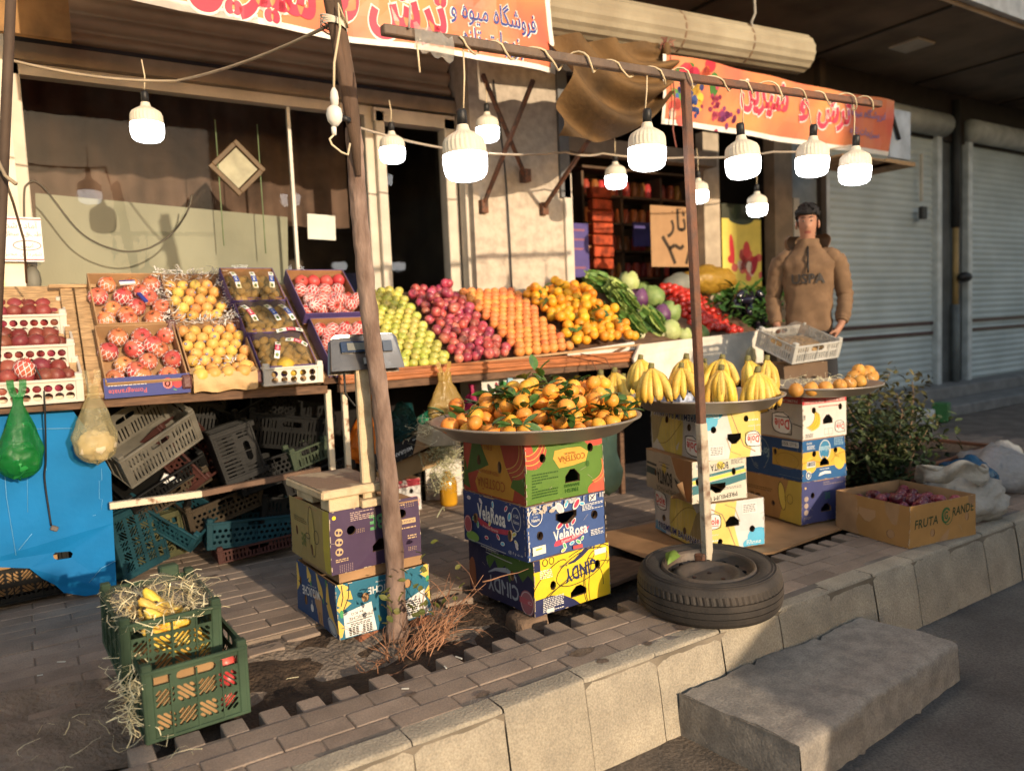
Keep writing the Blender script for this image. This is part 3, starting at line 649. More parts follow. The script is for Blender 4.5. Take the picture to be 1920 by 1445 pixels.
# tyre lying flat, wheel inside
rub=mat('tyre_rubber',(.030,.025,.022),rough=.7,col2=(.085,.066,.052),scale=5,detail=7,bump=.6,bscale=120,bdist=.004,spec=.35,ramp=(.4,.75))
TC=(2.66,2.475,0); tyre=thing('car_tyre','worn black car tyre lying flat round the foot of the post','tyre',TC,(rad(1),rad(-2),.3)); tyre.scale=(1.09,1.09,1.12)
b=MB(); R=.30
prof=[(.20,.155),(.205,.165),(.225,.172),(.25,.176),(.275,.170),(.29,.158)]
b.lathe(prof+[(.298,.142)],rub,72,cap=False)
nb=72
def tread(z0,z1,r0,r1,gro):
    vs=[];fs=[]
    for k in range(nb*3):
        a=2*PI*k/(nb*3); rr=(-.004 if gro and k%3==0 else 0)
        vs+=[((r0+rr)*math.cos(a),(r0+rr)*math.sin(a),z0),((r1+rr)*math.cos(a+.02),(r1+rr)*math.sin(a+.02),z1)]
    N=nb*3
    for k in range(N): fs.append([2*k,2*((k+1)%N),2*((k+1)%N)+1,2*k+1])
    b.add(vs,fs,rub,False)
zz=[.142,.112,.1115,.1085,.108,.085,.0845,.0815,.081,.058,.0575,.0545,.054,.032]; rr=[.298,.303,.297,.297,.304,.305,.298,.298,.305,.304,.297,.297,.303,.298]
for i in range(len(zz)-1): tread(zz[i],zz[i+1],rr[i],rr[i+1],i==0)
b.lathe([(.298,.032),(.285,.014),(.26,.002),(.2,.0)],rub,72,cap=False)
for k in range(2): b.lathe([(.262+.012*k,.1745-.003*k),(.2645+.012*k,.1775-.003*k),(.267+.012*k,.1738-.003*k)],rub,64,cap=False)
b.build('tread',tyre)
rim=mat('steel_rim',(.060,.050,.043),rough=.55,col2=(.12,.085,.06),scale=7,bump=.3,metal=.3,spec=.5)
b=MB(); b.lathe([(.203,.150),(.196,.172),(.188,.172),(.182,.155),(.178,.128),(.166,.118),(.155,.128),(.135,.140),(.118,.138),(.105,.118),(.08,.110),(.03,.112),(0,.112)],rim,56,cap=False); b.build('rim',tyre)
b=MB()
for k in range(14):
    a=2*PI*k/14; b.ell((.152*math.cos(a),.152*math.sin(a),.132),(.0125,.0105,.006),mat('rim_hole',(.006,.005,.005),rough=1),8,4)
for k in range(4):
    a=2*PI*k/4+.4; b.ell((.06*math.cos(a),.06*math.sin(a),.112),(.010,.010,.006),rust,8,4)
b.build('rim_hole',tyre)
b=MB()
def lf(u,v): return (2.52+.13*u,2.60+.045*math.sin(PI*u)*(v-.5)*2+.06*u,.205+.03*math.sin(PI*u)-.02*abs(v-.5)*2)
b.grid(lf,10,4,mat('fallen_leaf',(.17,.26,.04),rough=.5)); tag(b.build('fallen_leaf',loc=(2.52,2.6,.175)),'single green leaf fallen on the tyre rim','leaf')
# ============================================================ lamps
hous=mat('lamp_housing',(.66,.60,.49),rough=.45,var=.06,bump=.03); lit=mat('lit_diffuser',(1,.985,.95),rough=.4,var=.0,bump=0,emit=18.0)
def make_lamp():
    t=thing('hanging_lamp','','lamp')
    R=.085
    b=MB(); n=56
    b.lathe([(.0,.205),(.022,.205),(.026,.190),(.030,.182),(.052,.170),(.074,.155),(.082,.138),(.0845,.115),(.0850,.092)],hous,n,smooth=False,wob=lambda a,j:(-.028 if (int(round(a/(2*PI)*n))%2 and 4<=j<=7) else 0)); b.build('housing',t)
    b=MB(); b.lathe([(.0852,.092),(.086,.075),(.084,.04),(.078,.018),(.066,.005),(.045,-.002),(0,-.004)],lit,32); b.build('diffuser',t)
    b=MB(); b.lathe([(0,.265),(.016,.265),(.020,.255),(.020,.203),(.0,.203)],blackp,16); b.build('socket',t)
    return t
LP=Once(make_lamp())
def lamp(px,py,y,label,group,wire=None,tilt=0,s=1.):
    p=gy(px,py,y); o=LP.put(TM(p)@RM(tilt*.6,tilt,random.uniform(0,6))@Matrix.Scale(s,4),label,group)
    if wire is not None:
        b=MB(); top=Vector((p.x,p.y,p.z+.262*s)); w=Vector(wire)-p
        b.tube([Vector((0,0,.262*s)),Vector((w.x*.25+.008,w.y*.3,.262*s+(w.z-.262*s)*.5)),w],.0035,twm,5); c=b.build('cord',o); c.matrix_parent_inverse=o.matrix_world.inverted()@TM(p)
    return o
def onbar(px): 
    t=0
    return gy(px,56+(px-716)*.158 if px<1288 else 146+(px-1288)*.138,2.6)
GB='large lamps hanging from the cross bar'; GW='smaller lamps hanging along the shop front'
for px,py,lab,tl,wp in [(875,337,'biggest lit bulb lamp, hanging from the cross bar below the red banner',.03,868),(1213,318,'lit bulb lamp just left of the steel post, in front of the tarp',-.03,1213),(1395,333,'lit bulb lamp first to the right of the steel post on the cross bar',-.05,1388),(1522,330,'lit bulb lamp second from the right end of the cross bar',-.04,1500),(1602,345,'lit bulb lamp at the far right end of the cross bar',-.04,1600)]:
    lamp(px,py,2.6,lab,GB,onbar(wp),tl)
WZ=2.78
for px,py,y,lab,up in [(278,265,4.5,'lit white bulb lamp hanging before the shop window on the left',.42),(737,305,4.7,'lit white bulb lamp hanging before the dark doorway',.40),(915,265,4.7,'lit white bulb lamp before the stone pillar, half hidden behind a nearer lamp',.40),(1155,353,4.6,'small lit bulb lamp in the right shop opening, under the tarp',.45),(1310,380,4.6,'lit bulb lamp half hidden behind the steel post',.45),(1420,405,4.3,'lowest lit bulb lamp, before the yellow pepper poster',.55)]:
    p=gy(px,py,y); lamp(px,py,y,lab,GW,(p.x,p.y+.01,p.z+up),0,.97)
# cables along the front
def cable(name,pts,r,mt,label,sag=0.,cat='cable'):
    P=[]; Q=[Vector(q) for q in pts]
    for i in range(len(pts)-1):
        a,c=Q[i],Q[i+1]; a0=Q[max(0,i-1)]; c1=Q[min(len(Q)-1,i+2)]
        for k in range(9):
            if k==0 and i: continue
            t=k/8; P.append(.5*((2*a)+(c-a0)*t+(2*a0-5*a+4*c-c1)*t*t+(3*a-a0-3*c+c1)*t**3) if not sag else a.lerp(c,t)+Vector((0,0,-sag*4*t*(1-t))))
    b=MB(); b.tube(P,r,mt,6); return tag(b.build(name,loc=tuple(P[0])),label,cat)
cable('rope',[gy(8,110,4.4),gy(330,152,4.4),gy(640,36,3.02)],.007,mat('jute_rope',(.33,.26,.18),rough=.9),'thin rope running from the left pole to the tree trunk',.03,'rope')
cable('lamp_cable',[gy(660,235,4.7),gy(880,285,4.7),gy(1060,285,4.6),gy(1130,288,4.6),gy(1290,295,4.5),gy(1450,285,4.3),gy(1600,272,4.2)],.008,mat('grey_cable',(.36,.30,.24),rough=.7),'grey cable strung along the shop front behind the lamps',.02)
cable('window_cable',[gy(50,530,5.55),gy(45,380,5.55),gy(52,345,5.55),gy(80,350,5.55),gy(150,435,5.55),gy(215,468,5.55),gy(270,468,5.55),gy(320,440,5.55),gy(352,395,5.55),gy(360,365,5.55)],.006,mat('dark_cable',(.09,.075,.055),rough=.6),'dark cable looping in front of the shop window')
b=MB(); q=gy(62,525,5.54); b.ell(q,(.045,.04,.09),mat('grey_plug',(.16,.15,.12)),8,6); b.tube([q,q+Vector((.03,-.02,-.12))],.006,blackp,5); tag(b.build('socket_strip',loc=tuple(q)),'grey socket hanging at the lower left of the shop window','socket')
# struts on the pillar
for i,(pa,ya,pb,yb,lab) in enumerate([((1018,392),5.3,(1105,262),4.5,'rusty diagonal awning strut right of the pillar'),((905,388),5.3,(1000,150),4.6,'dark awning strut leaning right across the stone pillar'),((985,330),5.25,(905,140),4.9,'dark strut leaning left across the stone pillar')]):
    b=MB(); A_=gy(pa[0],pa[1],ya); B_=gy(pb[0],pb[1],yb); b.bar(A_,B_,.03,.03,rust,.004); b.box(A_,(.06,.08,.1),rust); tag(b.build('awning_strut',loc=tuple(A_)),lab,'strut')
cable('pillar_cable',[gy(925,150,5.29),gy(948,330,5.29),gy(960,540,5.29)],.007,blackp,'black cable running down the stone pillar')
# things seen in the window
b=MB(); c=gy(445,315,5.72); fr=mat('dark_wood_frame',(.13,.075,.04),rough=.5)
t=thing('hanging_picture','square picture frame hung cornerwise behind the window glass','picture frame',tuple(c),(0,rad(45),0))
s=.125
for sx,sz,w,h in ((0,1,2*s+.03,.035),(0,-1,2*s+.03,.035),(1,0,.035,2*s-.035),(-1,0,.035,2*s-.035)): b.box((sx*s,0,sz*s),(w,.03,h),fr,None,.004)
b.build('frame',t); b=MB(); b.box((0,.008,0),(2*s-.05,.012,2*s-.05),mat('frame_picture',(.42,.38,.28),var=.2,scale=9)); b.build('picture',t)
b=MB(); b.tube([c+Vector((-.13,0,.32)),c+Vector((-.13,0,-.55))],.004,mat('green_thread',(.2,.26,.14)),5); b.tube([c+Vector((.16,0,.32)),c+Vector((.16,0,-.6))],.004,mat('green_thread',(.2,.26,.14)),5); tag(b.build('hanging_thread',loc=tuple(c)),'pale threads hanging beside the cornerwise frame','thread')
c=gy(603,426,5.66); b=MB(); b.box(c,(.215,.006,.185),white_paper,RM(0,.03,0)); tag(b.build('paper_sheet',loc=tuple(c)),'blank white paper sheet fixed inside the window','paper')
# signs on the left wall
b=MB(); a=Art(.30,.26,(.75,.72,.70)); a.up(); a.rect(0,.245,.3,.252,(.5,.05,.06)); a.rect(0,.008,.3,.015,(.5,.05,.06)); a.text(fa('آماده شد'),.2,.215,.16,.04,(.2,.12,.12)); a.text(fa('طبقه سطل'),.2,.16,.19,.035,(.15,.1,.1)); a.arc(.22,.095,.07,.028,.005,(.2,.1,.1)); a.text(fa('است'),.22,.095,.06,.03,(.2,.1,.1)); a.text(fa('شهرداری محترم'),.19,.04,.2,.035,(.15,.1,.1))
q=gy(-30,490,5.43); a.lay(b,Matrix(((1,0,0,q.x),(0,-1,0,5.43),(0,0,1,q.z),(0,0,0,1)))); tag(b.build('wall_notice',loc=tuple(q)),'white printed notice with red lines on the left wall','notice')
b=MB(); q=gy(0,480,5.45); b.box((q.x-.14,5.455,1.75),(.30,.012,1.15),mat('yellow_sheet',(.66,.52,.16),rough=.4,var=.25,scale=4)); tag(b.build('yellow_sheet',loc=(q.x-.14,5.455,1.2)),'yellow plastic sheet behind the notice on the left wall','sheet')
# left pole
b=MB(); A_=gy(22,-40,3.6); B_=gy(2,420,3.75); b.tube([A_,A_.lerp(B_,.5),B_,B_+(B_-A_)*.9],[.018,.019,.019,.019],mat('pole_dark',(.075,.05,.036),rough=.7),8); b.tube([gy(-5,300,3.66),gy(10,330,3.66),gy(30,345,3.62)],.008,mat('jute_rope',(.3,.2,.1)),5); tag(b.build('awning_pole',loc=tuple(B_)),'thin dark pole leaning at the left edge','pole')
b=MB(); q=gy(0,310,3.66); b.tube([q,gy(25,380,4.0),gy(45,450,4.5),gy(50,530,4.9)],.006,mat('jute_rope',(.3,.2,.1)),5); tag(b.build('slack_rope',loc=tuple(q)),'slack rope hanging down from the left pole','rope')
# right shop: what can be seen in it
b=MB(); q=gy(1392,470,5.55); w=.62; h=.95; a=Art(w,h,(.62,.50,.10)); r=random.Random(4); a.up(); 
for k in range(26): a.ell(.36+r.gauss(0,.13),.30+r.gauss(0,.06),.05,.045,r.choice([(.45,.03,.03),(.35,.02,.03),(.5,.10,.08),(.62,.45,.4)]),n=10)
a.up(); a.ell(.14,.48,.035,.16,(.55,.03,.04),rot=.1); a.ell(.38,.48,.06,.09,(.5,.05,.05)); a.ell(.5,.32,.05,.11,(.3,.015,.03),rot=-.4); a.ell(.42,.30,.05,.06,(.6,.5,.4)); a.rect(0,.80,w,.95,(.05,.05,.03)); a.ell(.3,.8,.2,.06,(.04,.05,.03)); a.ell(.2,.92,.1,.14,(.04,.06,.02))
a.lay(b,Matrix(((1,0,0,q.x-w/2),(0,-1,0,5.55),(0,0,1,q.z-.47),(0,0,0,1))),step=.2,bulge=lambda u,v:.01*math.sin(u*9)); tag(b.build('pepper_poster',loc=tuple(q)),'yellow poster printed with red peppers and fruit beside the doorway','poster')
b=MB(); c0=gy(1222,500,5.75); c1=gy(1322,400,5.75); w=c1.x-c0.x; h=c1.z-c0.z+.05; a=Art(w,h,CARD); a.up(); K=(.04,.025,.015); a.text(fa('انار'),w*.5,h*.72,.34,.30,K,0,.02); a.line([(w*.2,h*.5),(w*.32,h*.3),(w*.42,h*.05)],.045,K); a.line([(w*.32,h*.3),(w*.42,h*.36),(w*.52,h*.3),(w*.58,h*.36)],.04,K); a.line([(w*.62,h*.05),(w*.74,h*.45),(w*.84,h*.08)],.04,K); a.text('-  ۳۸',w*.5,h*.93,.2,.06,K)
a.lay(b,Matrix(((1,0,0,c0.x),(0,-1,0,5.75),(0,0,1,c0.z),(0,0,0,1)))); tag(b.build('cardboard_sign',loc=tuple(c0)),'brown cardboard sign with large black hand lettering','sign')
shf=mat('shelf_wood',(.12,.07,.04),rough=.7)
t=thing('shop_shelf','dim wooden shelf with rows of jars inside the right shop','shelf',tuple(gy(1110,510,6.6)))
q=gy(1105,505,6.6); L_=Vector(t.location)
b=MB()
for k in range(5): b.box((q.x+.75,6.75,q.z-.1+.30*k),(1.6,.3,.025),shf)
for x in (q.x-.05,q.x+.5,q.x+1.1,q.x+1.55): b.box((x,6.75,q.z+.4),(.03,.3,1.3),shf)
b.build('rack',t,loc=tuple(L_))
r=random.Random(2); JB=None
jar=MB(); jar.lathe([(0,0),(.045,0),(.048,.02),(.048,.13),(.035,.15),(.035,.165),(0,.165)],mat('jar_goods',(.42,.13,.04),rough=.3,rnd=.5,hue=.04),12); jo=jar.build('jar'); tag(jo,'dim orange jar on the shelf inside the right shop','jar','jars on the dim shop shelf'); JO=Once(jo)
for k in range(4):
    for i in range(13):
        if r.random()<.12: continue
        JO.put(TM(q.x+.05+.115*i,6.68+r.uniform(-.02,.02),q.z-.085+.30*k))
b=MB(); c=gy(1128,425,6.2)
for k in range(7): b.box((c.x-.02+.01*(k%2),6.2,c.z-.38+.12*k),(.26,.10,.105),mat('snack_red',(.35,.055,.02),rough=.4,var=.5,scale=14),None,.01)
tag(b.build('snack_rack',loc=tuple(c)),'tall stand of red and orange packets inside the right shop','stand')
b=MB(); c0=gy(1055,520,5.95); c1=gy(1100,420,5.95); b.box(((c0.x+c1.x)/2,5.95,(c0.z+c1.z)/2),(c1.x-c0.x,.04,c1.z-c0.z),mat('purple_card',(.075,.055,.20),rough=.6,var=.2,scale=6)); a=Art(c1.x-c0.x-.04,c1.z-c0.z-.04,(.08,.06,.21)); a.up()
for k in range(6): a.smalltext(.03,.06+.09*k,a.w-.03,.10+.09*k,1,(.28,.10,.12),k)
a.lay(b,Matrix(((1,0,0,c0.x+.02),(0,-1,0,5.925),(0,0,1,c0.z+.02),(0,0,0,1)))); tag(b.build('purple_board',loc=tuple(c0)),'purple price board just inside the right shop by the pillar','board')
b=MB(); c=gy(1208,440,6.4); b.box(c,(.32,.03,.26),mat('violet_sheet',(.10,.08,.26))); tag(b.build('violet_sign',loc=tuple(c)),'small violet sign on the shelf behind the tarp lamp','sign')
# ============================================================ fruit prototypes (origin at the centre)
def fruit(name,r,mt,kind='apple',sq=.92,crown=None,n=18,m=12):
    b=MB()
    if kind=='apple':
        def fn(v):
            z=v.z; d=.30*math.exp(-((math.hypot(v.x,v.y))/.28)**2)
            w=1-.10*max(0,-z)
            return Vector((v.x*w,v.y*w,z-(d if z>0 else -d*.5)))
        b.ell((0,0,0),(r,r,r*sq),mt,n,m,fn=fn); b.tube([(0,0,r*.55),(r*.06,0,r*1.02)],r*.045,mat('fruit_stem',(.12,.07,.03)),5)
    elif kind=='orange':
        b.ell((0,0,0),(r,r,r*sq),mt,n,m,fn=lambda v:v*(1+.02*noise.noise(v*1.7))-Vector((0,0,.04*math.exp(-(math.hypot(v.x,v.y)/.15)**2)*(1 if v.z>0 else -1))))
        b.ell((0,0,r*sq*.955),(r*.09,r*.09,r*.03),mat('calyx',(.10,.16,.03)),6,4)
    elif kind=='pom':
        b.ell((0,0,0),(r,r,r*sq),mt,n,m,fn=lambda v:v*(1+.05*noise.noise(v*1.3)+.02*math.cos(5*math.atan2(v.y,v.x))*(1-abs(v.z))))
        vs=[];fs=[];k=12
        for i in range(k): a=2*PI*i/k; vs.append((r*.20*math.cos(a),r*.20*math.sin(a),r*sq*.93))
        for i in range(k): a=2*PI*i/k; q=(.30 if i%2 else .20); vs.append((r*q*math.cos(a),r*q*math.sin(a),r*sq*(1.28 if i%2 else 1.08)))
        b.add(vs,[[i,(i+1)%k,k+(i+1)%k,k+i] for i in range(k)],mt); b.ell((0,0,r*sq*.97),(r*.18,r*.18,r*.04),mat('calyx_dark',(.10,.05,.025)),8,4)
    elif kind=='kiwi': b.ell((0,0,0),(r,r,r*1.3),mt,n,m)
    elif kind=='pear':
        b.ell((0,0,0),(r,r,r*.97),mt,n,m,fn=lambda v:Vector((v.x*(1-.12*max(0,v.z)),v.y*(1-.12*max(0,v.z)),v.z+.10*max(0,v.z)))*(1+.05*noise.noise(v*1.5)))
        b.tube([(0,0,r*.95),(r*.1,0,r*1.3)],r*.05,mat('fruit_stem',(.12,.07,.03)),5); b.ell((0,0,-r*.95),(r*.13,r*.13,r*.03),mat('calyx_dark',(.1,.05,.025)),6,4)
    return b.build(name)
leafm=mat('citrus_leaf',(.035,.085,.016),rough=.38,col2=(.075,.15,.03),scale=18,rnd=.3,bump=.2,spec=.5)
def leaf_mesh(b,L,Wd,M,mt=None,curl=.25,droop=.3):
    def f(u,v):
        w=Wd*math.sin(PI*min(1,u*.93+.05))**.8*(v-.5)
        return (L*u,w,L*(-droop*u*u+.12*u)+abs(v-.5)*2*curl*Wd*.6)
    b.grid(f,5,2,mt or leafm,True,M)
def rrot(): return RM(random.uniform(0,6.28),random.uniform(0,6.28),random.uniform(0,6.28))
def tilt(a=.5): return RM(random.uniform(-a,a),random.uniform(-a,a),random.uniform(0,6.28))
m_green=mat('green_apple_skin',(.56,.49,.13),rough=.35,col2=(.40,.40,.055),scale=16,rnd=.16,hue=.022,bump=.05,spec=.45,coat=.15)
m_red=mat('red_apple_skin',(.38,.045,.065),rough=.36,col2=(.56,.20,.13),scale=11,rnd=.3,hue=.02,bump=.05,spec=.5,coat=.2,ramp=(.45,.75))
m_gf=mat('blood_orange_peel',(.68,.20,.055),rough=.45,col2=(.70,.28,.08),scale=9,rnd=.14,hue=.014,bump=.25,bscale=260,bdist=.002,spec=.4)
m_or=mat('orange_peel',(.70,.27,.014),rough=.42,col2=(.72,.36,.025),scale=9,rnd=.15,hue=.02,bump=.25,bscale=260,bdist=.002,spec=.4)
m_man=mat('mandarin_peel',(.74,.27,.03),rough=.45,col2=(.76,.35,.05),scale=12,rnd=.12,hue=.015,bump=.35,bscale=220,bdist=.002,spec=.4)
m_pom=mat('pomegranate_skin',(.21,.025,.030),rough=.5,col2=(.27,.065,.045),scale=10,rnd=.3,hue=.02,bump=.12,spec=.45,ramp=(.4,.7))
m_pomL=mat('pale_pomegranate_skin',(.55,.115,.075),rough=.38,col2=(.60,.30,.11),scale=9,rnd=.2,hue=.02,bump=.12,spec=.45,ramp=(.45,.8))
m_pomP=mat('pink_pomegranate_skin',(.56,.045,.055),rough=.36,col2=(.60,.12,.09),scale=9,rnd=.2,bump=.1,spec=.45)
m_kiwi=mat('kiwi_skin',(.27,.165,.06),rough=.75,col2=(.34,.22,.085),scale=25,rnd=.25,bump=.4,bscale=200,bdist=.002)
m_pear=mat('yellow_pear_skin',(.68,.43,.11),rough=.45,col2=(.66,.31,.085),scale=9,rnd=.16,hue=.02,bump=.1,spec=.4)
m_tom=mat('tomato_skin',(.55,.03,.018),rough=.22,var=.15,rnd=.2,bump=.02,spec=.5,coat=.3)
m_onion=mat('plum_skin',(.105,.014,.028),rough=.30,col2=(.19,.03,.045),scale=12,rnd=.45,bump=.08,spec=.5,coat=.15)
P={}
def proto(key,o,label,cat,group): tag(o,label,cat,group); P[key]=Once(o)
# ------------------------------------------------------------ right stall
TH=rad(31.5); YF=4.43
def bed(x,s,n=0.):
    y=YF+s*math.cos(TH)-n*math.sin(TH); z=1.075+s*math.sin(TH)+n*math.cos(TH)+max(0,1-s)*.075*max(0,min(1,(x-2.3)/1.6))
    return Vector((x,y,z))
st=thing('fruit_stall','long fruit stall with a red brown rail, its slope heaped with apples and oranges','stall',(2.9,4.45,0))
SL=(2.9,4.45,0)
b=MB(); a_=gy(636,708,4.39); c_=gy(1196,667,4.39)
b.bar(a_,c_,.045,.075,wood_red,.004); b.bar(a_+Vector((0,-.012,.032)),c_+Vector((0,-.012,.032)),.05,.014,wood_red,.003); b.bar(a_+Vector((0,-.014,-.005)),c_+Vector((0,-.014,-.005)),.05,.012,wood_red,.003)
b.build('front_rail',st,loc=SL)
b=MB(); b.bar(a_+Vector((0,.02,-.065)),c_+Vector((0,.02,-.055)),.05,.05,wood_dk,.003); b.build('lower_rail',st,loc=SL)
b=MB(); b.bar(bed(2.0,.02,.012)+Vector((0,-.03,-.01)),bed(4.05,.02,.012)+Vector((0,-.03,-.02)),.04,.014,mat('edge_cardboard',(.40,.25,.13),rough=.8)); b.build('edge_strip',st,loc=SL)
b=MB(); b.add([bed(1.55,-.02,-.03),bed(5.6,-.02,-.03),bed(5.6,1.1,-.03),bed(1.55,1.1,-.03)],[[0,1,2,3]],wood_dk); b.build('slope_board',st,loc=SL)
for px,py in ((646,760),):
    b=MB(); p_=gy(px,py,4.5); b.box((p_.x,4.5,.5),(.033,.033,1.0),cream_paint,None,.003); b.build('leg',st,loc=SL)
for x in (3.9,5.2):
    b=MB(); b.box((x,4.5,.5),(.04,.04,1.0),wood_dk,None,.003); b.build('leg',st,loc=SL)
b=MB(); b.poly([(-1.2,5.40,0),(6.2,5.40,0),(6.2,5.40,1.30),(-1.2,5.40,1.30)],mat('black_backing',(.012,.009,.008),rough=.9)); b.build('added_dark_sheet',st,loc=SL)  # black sheet added to stand in for the darkness under the stalls
for xL in (2.04,3.49):
    b=MB(); b.add([bed(xL-.04,0,0),bed(xL-.02,0,0),bed(xL-.02,1,0),bed(xL-.04,1,0)],[[0,1,2,3]],wood_dk); b.build('divider',st,loc=SL)
def slope_fill(key,f0,f1,b0,b1,r,s0,s1,ny,label,group,lift=.86,jit=.12,rot='apple',lump=0.,pk=.90):
    s=s0+r; k=0
    while s<s1:
        t=(s-s0)/(s1-s0); xl=f0+(b0-f0)*t+r; xr=f1+(b1-f1)*t-r*.6
        x=xl+(r*.97 if k%2 else 0)
        while x<=xr:
            n=r*lift+lump*max(0,noise.noise(Vector((x*4,s*4,len(key)))))+random.uniform(0,jit*r)
            p=bed(x+random.gauss(0,jit*r*.7),s+random.gauss(0,jit*r*.6),n)
            o=P[key].put(TM(p)@(rrot() if rot=='any' else tilt(.8))@Matrix.Scale(random.uniform(.88,1.09),4),label,group)
            x+=2*r*.965
        s+=2*r*pk; k+=1
proto('green',fruit('green_apple',.0365,m_green),'yellow green apple in the left strip of the fruit slope','apple','yellow green apples on the fruit slope')
proto('red',fruit('red_apple',.0375,m_red,sq=.95),'dark red apple in the fruit slope beside the green apples','apple','red apples on the fruit slope')
proto('blood',fruit('blood_orange',.0375,m_gf,'orange'),'reddish orange in neat rows right of the red apples','orange','reddish oranges in rows on the fruit slope')
def leafy(name,r,mt,seed,nl):
    o=fruit(name,r,mt,'orange'); rr=random.Random(seed)
    for k in range(nl):
        q=MB(); leaf_mesh(q,r*rr.uniform(1.4,2.2),r*rr.uniform(.7,1.0),RM(0,rr.uniform(-.3,.5),rr.uniform(0,6.28))@TM(r*.1,0,0)); q.build('leaf',o,M=TM(0,0,r*.93))
    return o
proto('orange',fruit('orange',.041,m_or,'orange'),'orange without leaf in the slope between the reddish oranges and lettuce','orange','oranges beside the lettuce')
proto('orangeL',leafy('orange',.041,m_or,3,2),'orange with a green leaf still on, in the slope left of the lettuce','orange','leafy oranges beside the lettuce')
slope_fill('green',2.035,2.42,2.10,2.50,.0365,0,1.02,0,None,None,pk=.88)
slope_fill('red',2.43,2.90,2.52,2.93,.0375,.0,1.04,0,None,None,jit=.35,rot='any',lump=.05,pk=.86)
slope_fill('blood',2.92,3.42,2.95,3.50,.0375,.0,1.02,0,None,None,jit=.06,pk=.88)
def slope_mix(keys,wts,*a,**k):
    global P
    class Mx_:
        def put(s,M,l,g): return P[random.choices(keys,wts)[0]].put(M,l,g)
    P['_mix']=Mx_(); slope_fill('_mix',*a,**k)
slope_mix(['orange','orangeL'],[3,1],3.44,4.06,3.52,4.14,.041,.03,1.0,0,None,None,jit=.4,lump=.10,pk=.84,lift=1.0)
for k in range(26):                            # a second layer on the oranges
    x=random.uniform(3.55,4.1); s=random.uniform(.25,1.0); P[random.choice(['orange','orange','orangeL'])].put(TM(bed(x,s,.105+.03*random.random()))@tilt(1.2))
for k in range(10): P['red'].put(TM(bed(random.uniform(2.5,2.9),random.uniform(.55,1.02),.10))@rrot())
# white board and lath at the right end of the rail
b=MB(); b.bar(gy(1062,668,4.42),gy(1188,648,4.42),.03,.06,mat('white_board',(.62,.57,.5),rough=.6,var=.15,scale=5),.003); tag(b.build('white_board',loc=tuple(gy(1062,668,4.42))),'short white board lying at the right end of the red rail','board')
b=MB(); b.bar(gy(1140,668,4.39),gy(1172,650,4.41),.02,.02,wood_dk,.002); tag(b.build('lath',loc=tuple(gy(1140,668,4.39))),'small brown lath leaning on the white board','lath')
# ------------------------------------------------------------ lettuce, cabbages, tomatoes, greens
lg=mat('lettuce_leaf',(.20,.29,.06),rough=.55,col2=(.30,.36,.10),scale=7,rnd=.2,bump=.5,bscale=40,bdist=.008); lr=mat('lettuce_rib',(.58,.56,.36),rough=.5); ld_=mat('lettuce_dark',(.045,.12,.02),rough=.55,col2=(.12,.22,.04),scale=10,bump=.5,bscale=40,bdist=.008)
def lettuce(seed):
    t=thing('romaine_lettuce','','lettuce'); rr=random.Random(seed); k=0
    for ring,(nl,sp,L) in enumerate(((5,.09,.24),(7,.16,.25),(6,.26,.22))):
        b=MB()
        for i in range(nl):
            a=2*PI*i/nl+ring*.5+rr.uniform(-.2,.2); LL=L*rr.uniform(.9,1.08); spd=sp*rr.uniform(.85,1.1)
            M=RM(0,0,a)
            def f(u,v,LL=LL,spd=spd,rr=rr):
                w=(.030+.105*math.sin(PI*min(.98,u*.72+.10)))*(v-.5)*2*.66
                rad_=.018+spd*LL*math.sin(u*1.55)*.62; x=LL*u
                return (rad_-abs(v-.5)**2*.05*math.sin(PI*u)+.006*math.sin(u*22+v*9)*abs(v-.5)*2,w,x-.02*abs(v-.5)*2*math.sin(u*17))
            b.grid(f,14,6,ld_ if ring==2 else lg,True,M)
            b.grid(lambda u,v,f=f:tuple(Vector(f(u*.9,.5+(v-.5)*.17*(1.15-u)))+Vector((.004,0,0))),8,2,lr,True,M)
        b.build('outer_leaves' if ring==2 else 'heart_leaves',t)
    b=MB(); b.ell((0,0,.015),(.035,.035,.03),lr,10,6); b.build('stump',t)
    return t
LT=Once(lettuce(2))
def aim(p,d,roll=0): M=Vector(d).to_track_quat('Z','Y').to_matrix().to_4x4(); M.translation=p; return M@RM(0,0,roll)
for (px,py,y),d,lab,rl in [((1180,575,5.15),(-.50,.05,.45),'romaine lettuce lying highest on the slope, right of the oranges',0),((1195,590,4.95),(-.35,.25,.40),'romaine lettuce in the middle of the lettuce heap',1),((1205,635,4.62),(-.28,.40,.50),'large romaine lettuce at the front beside the oranges',2),((1245,632,4.62),(-.18,.42,.52),'romaine lettuce at the front against the cabbages',3),((1150,540,5.3),(-.5,.2,.15),'dark romaine lettuce at the back of the slope behind the oranges',4)]:
    LT.put(aim(gy(px,py,y)+Vector((0,0,.02)),d,rl)@Matrix.Scale(1.05,4),lab,'romaine lettuces')
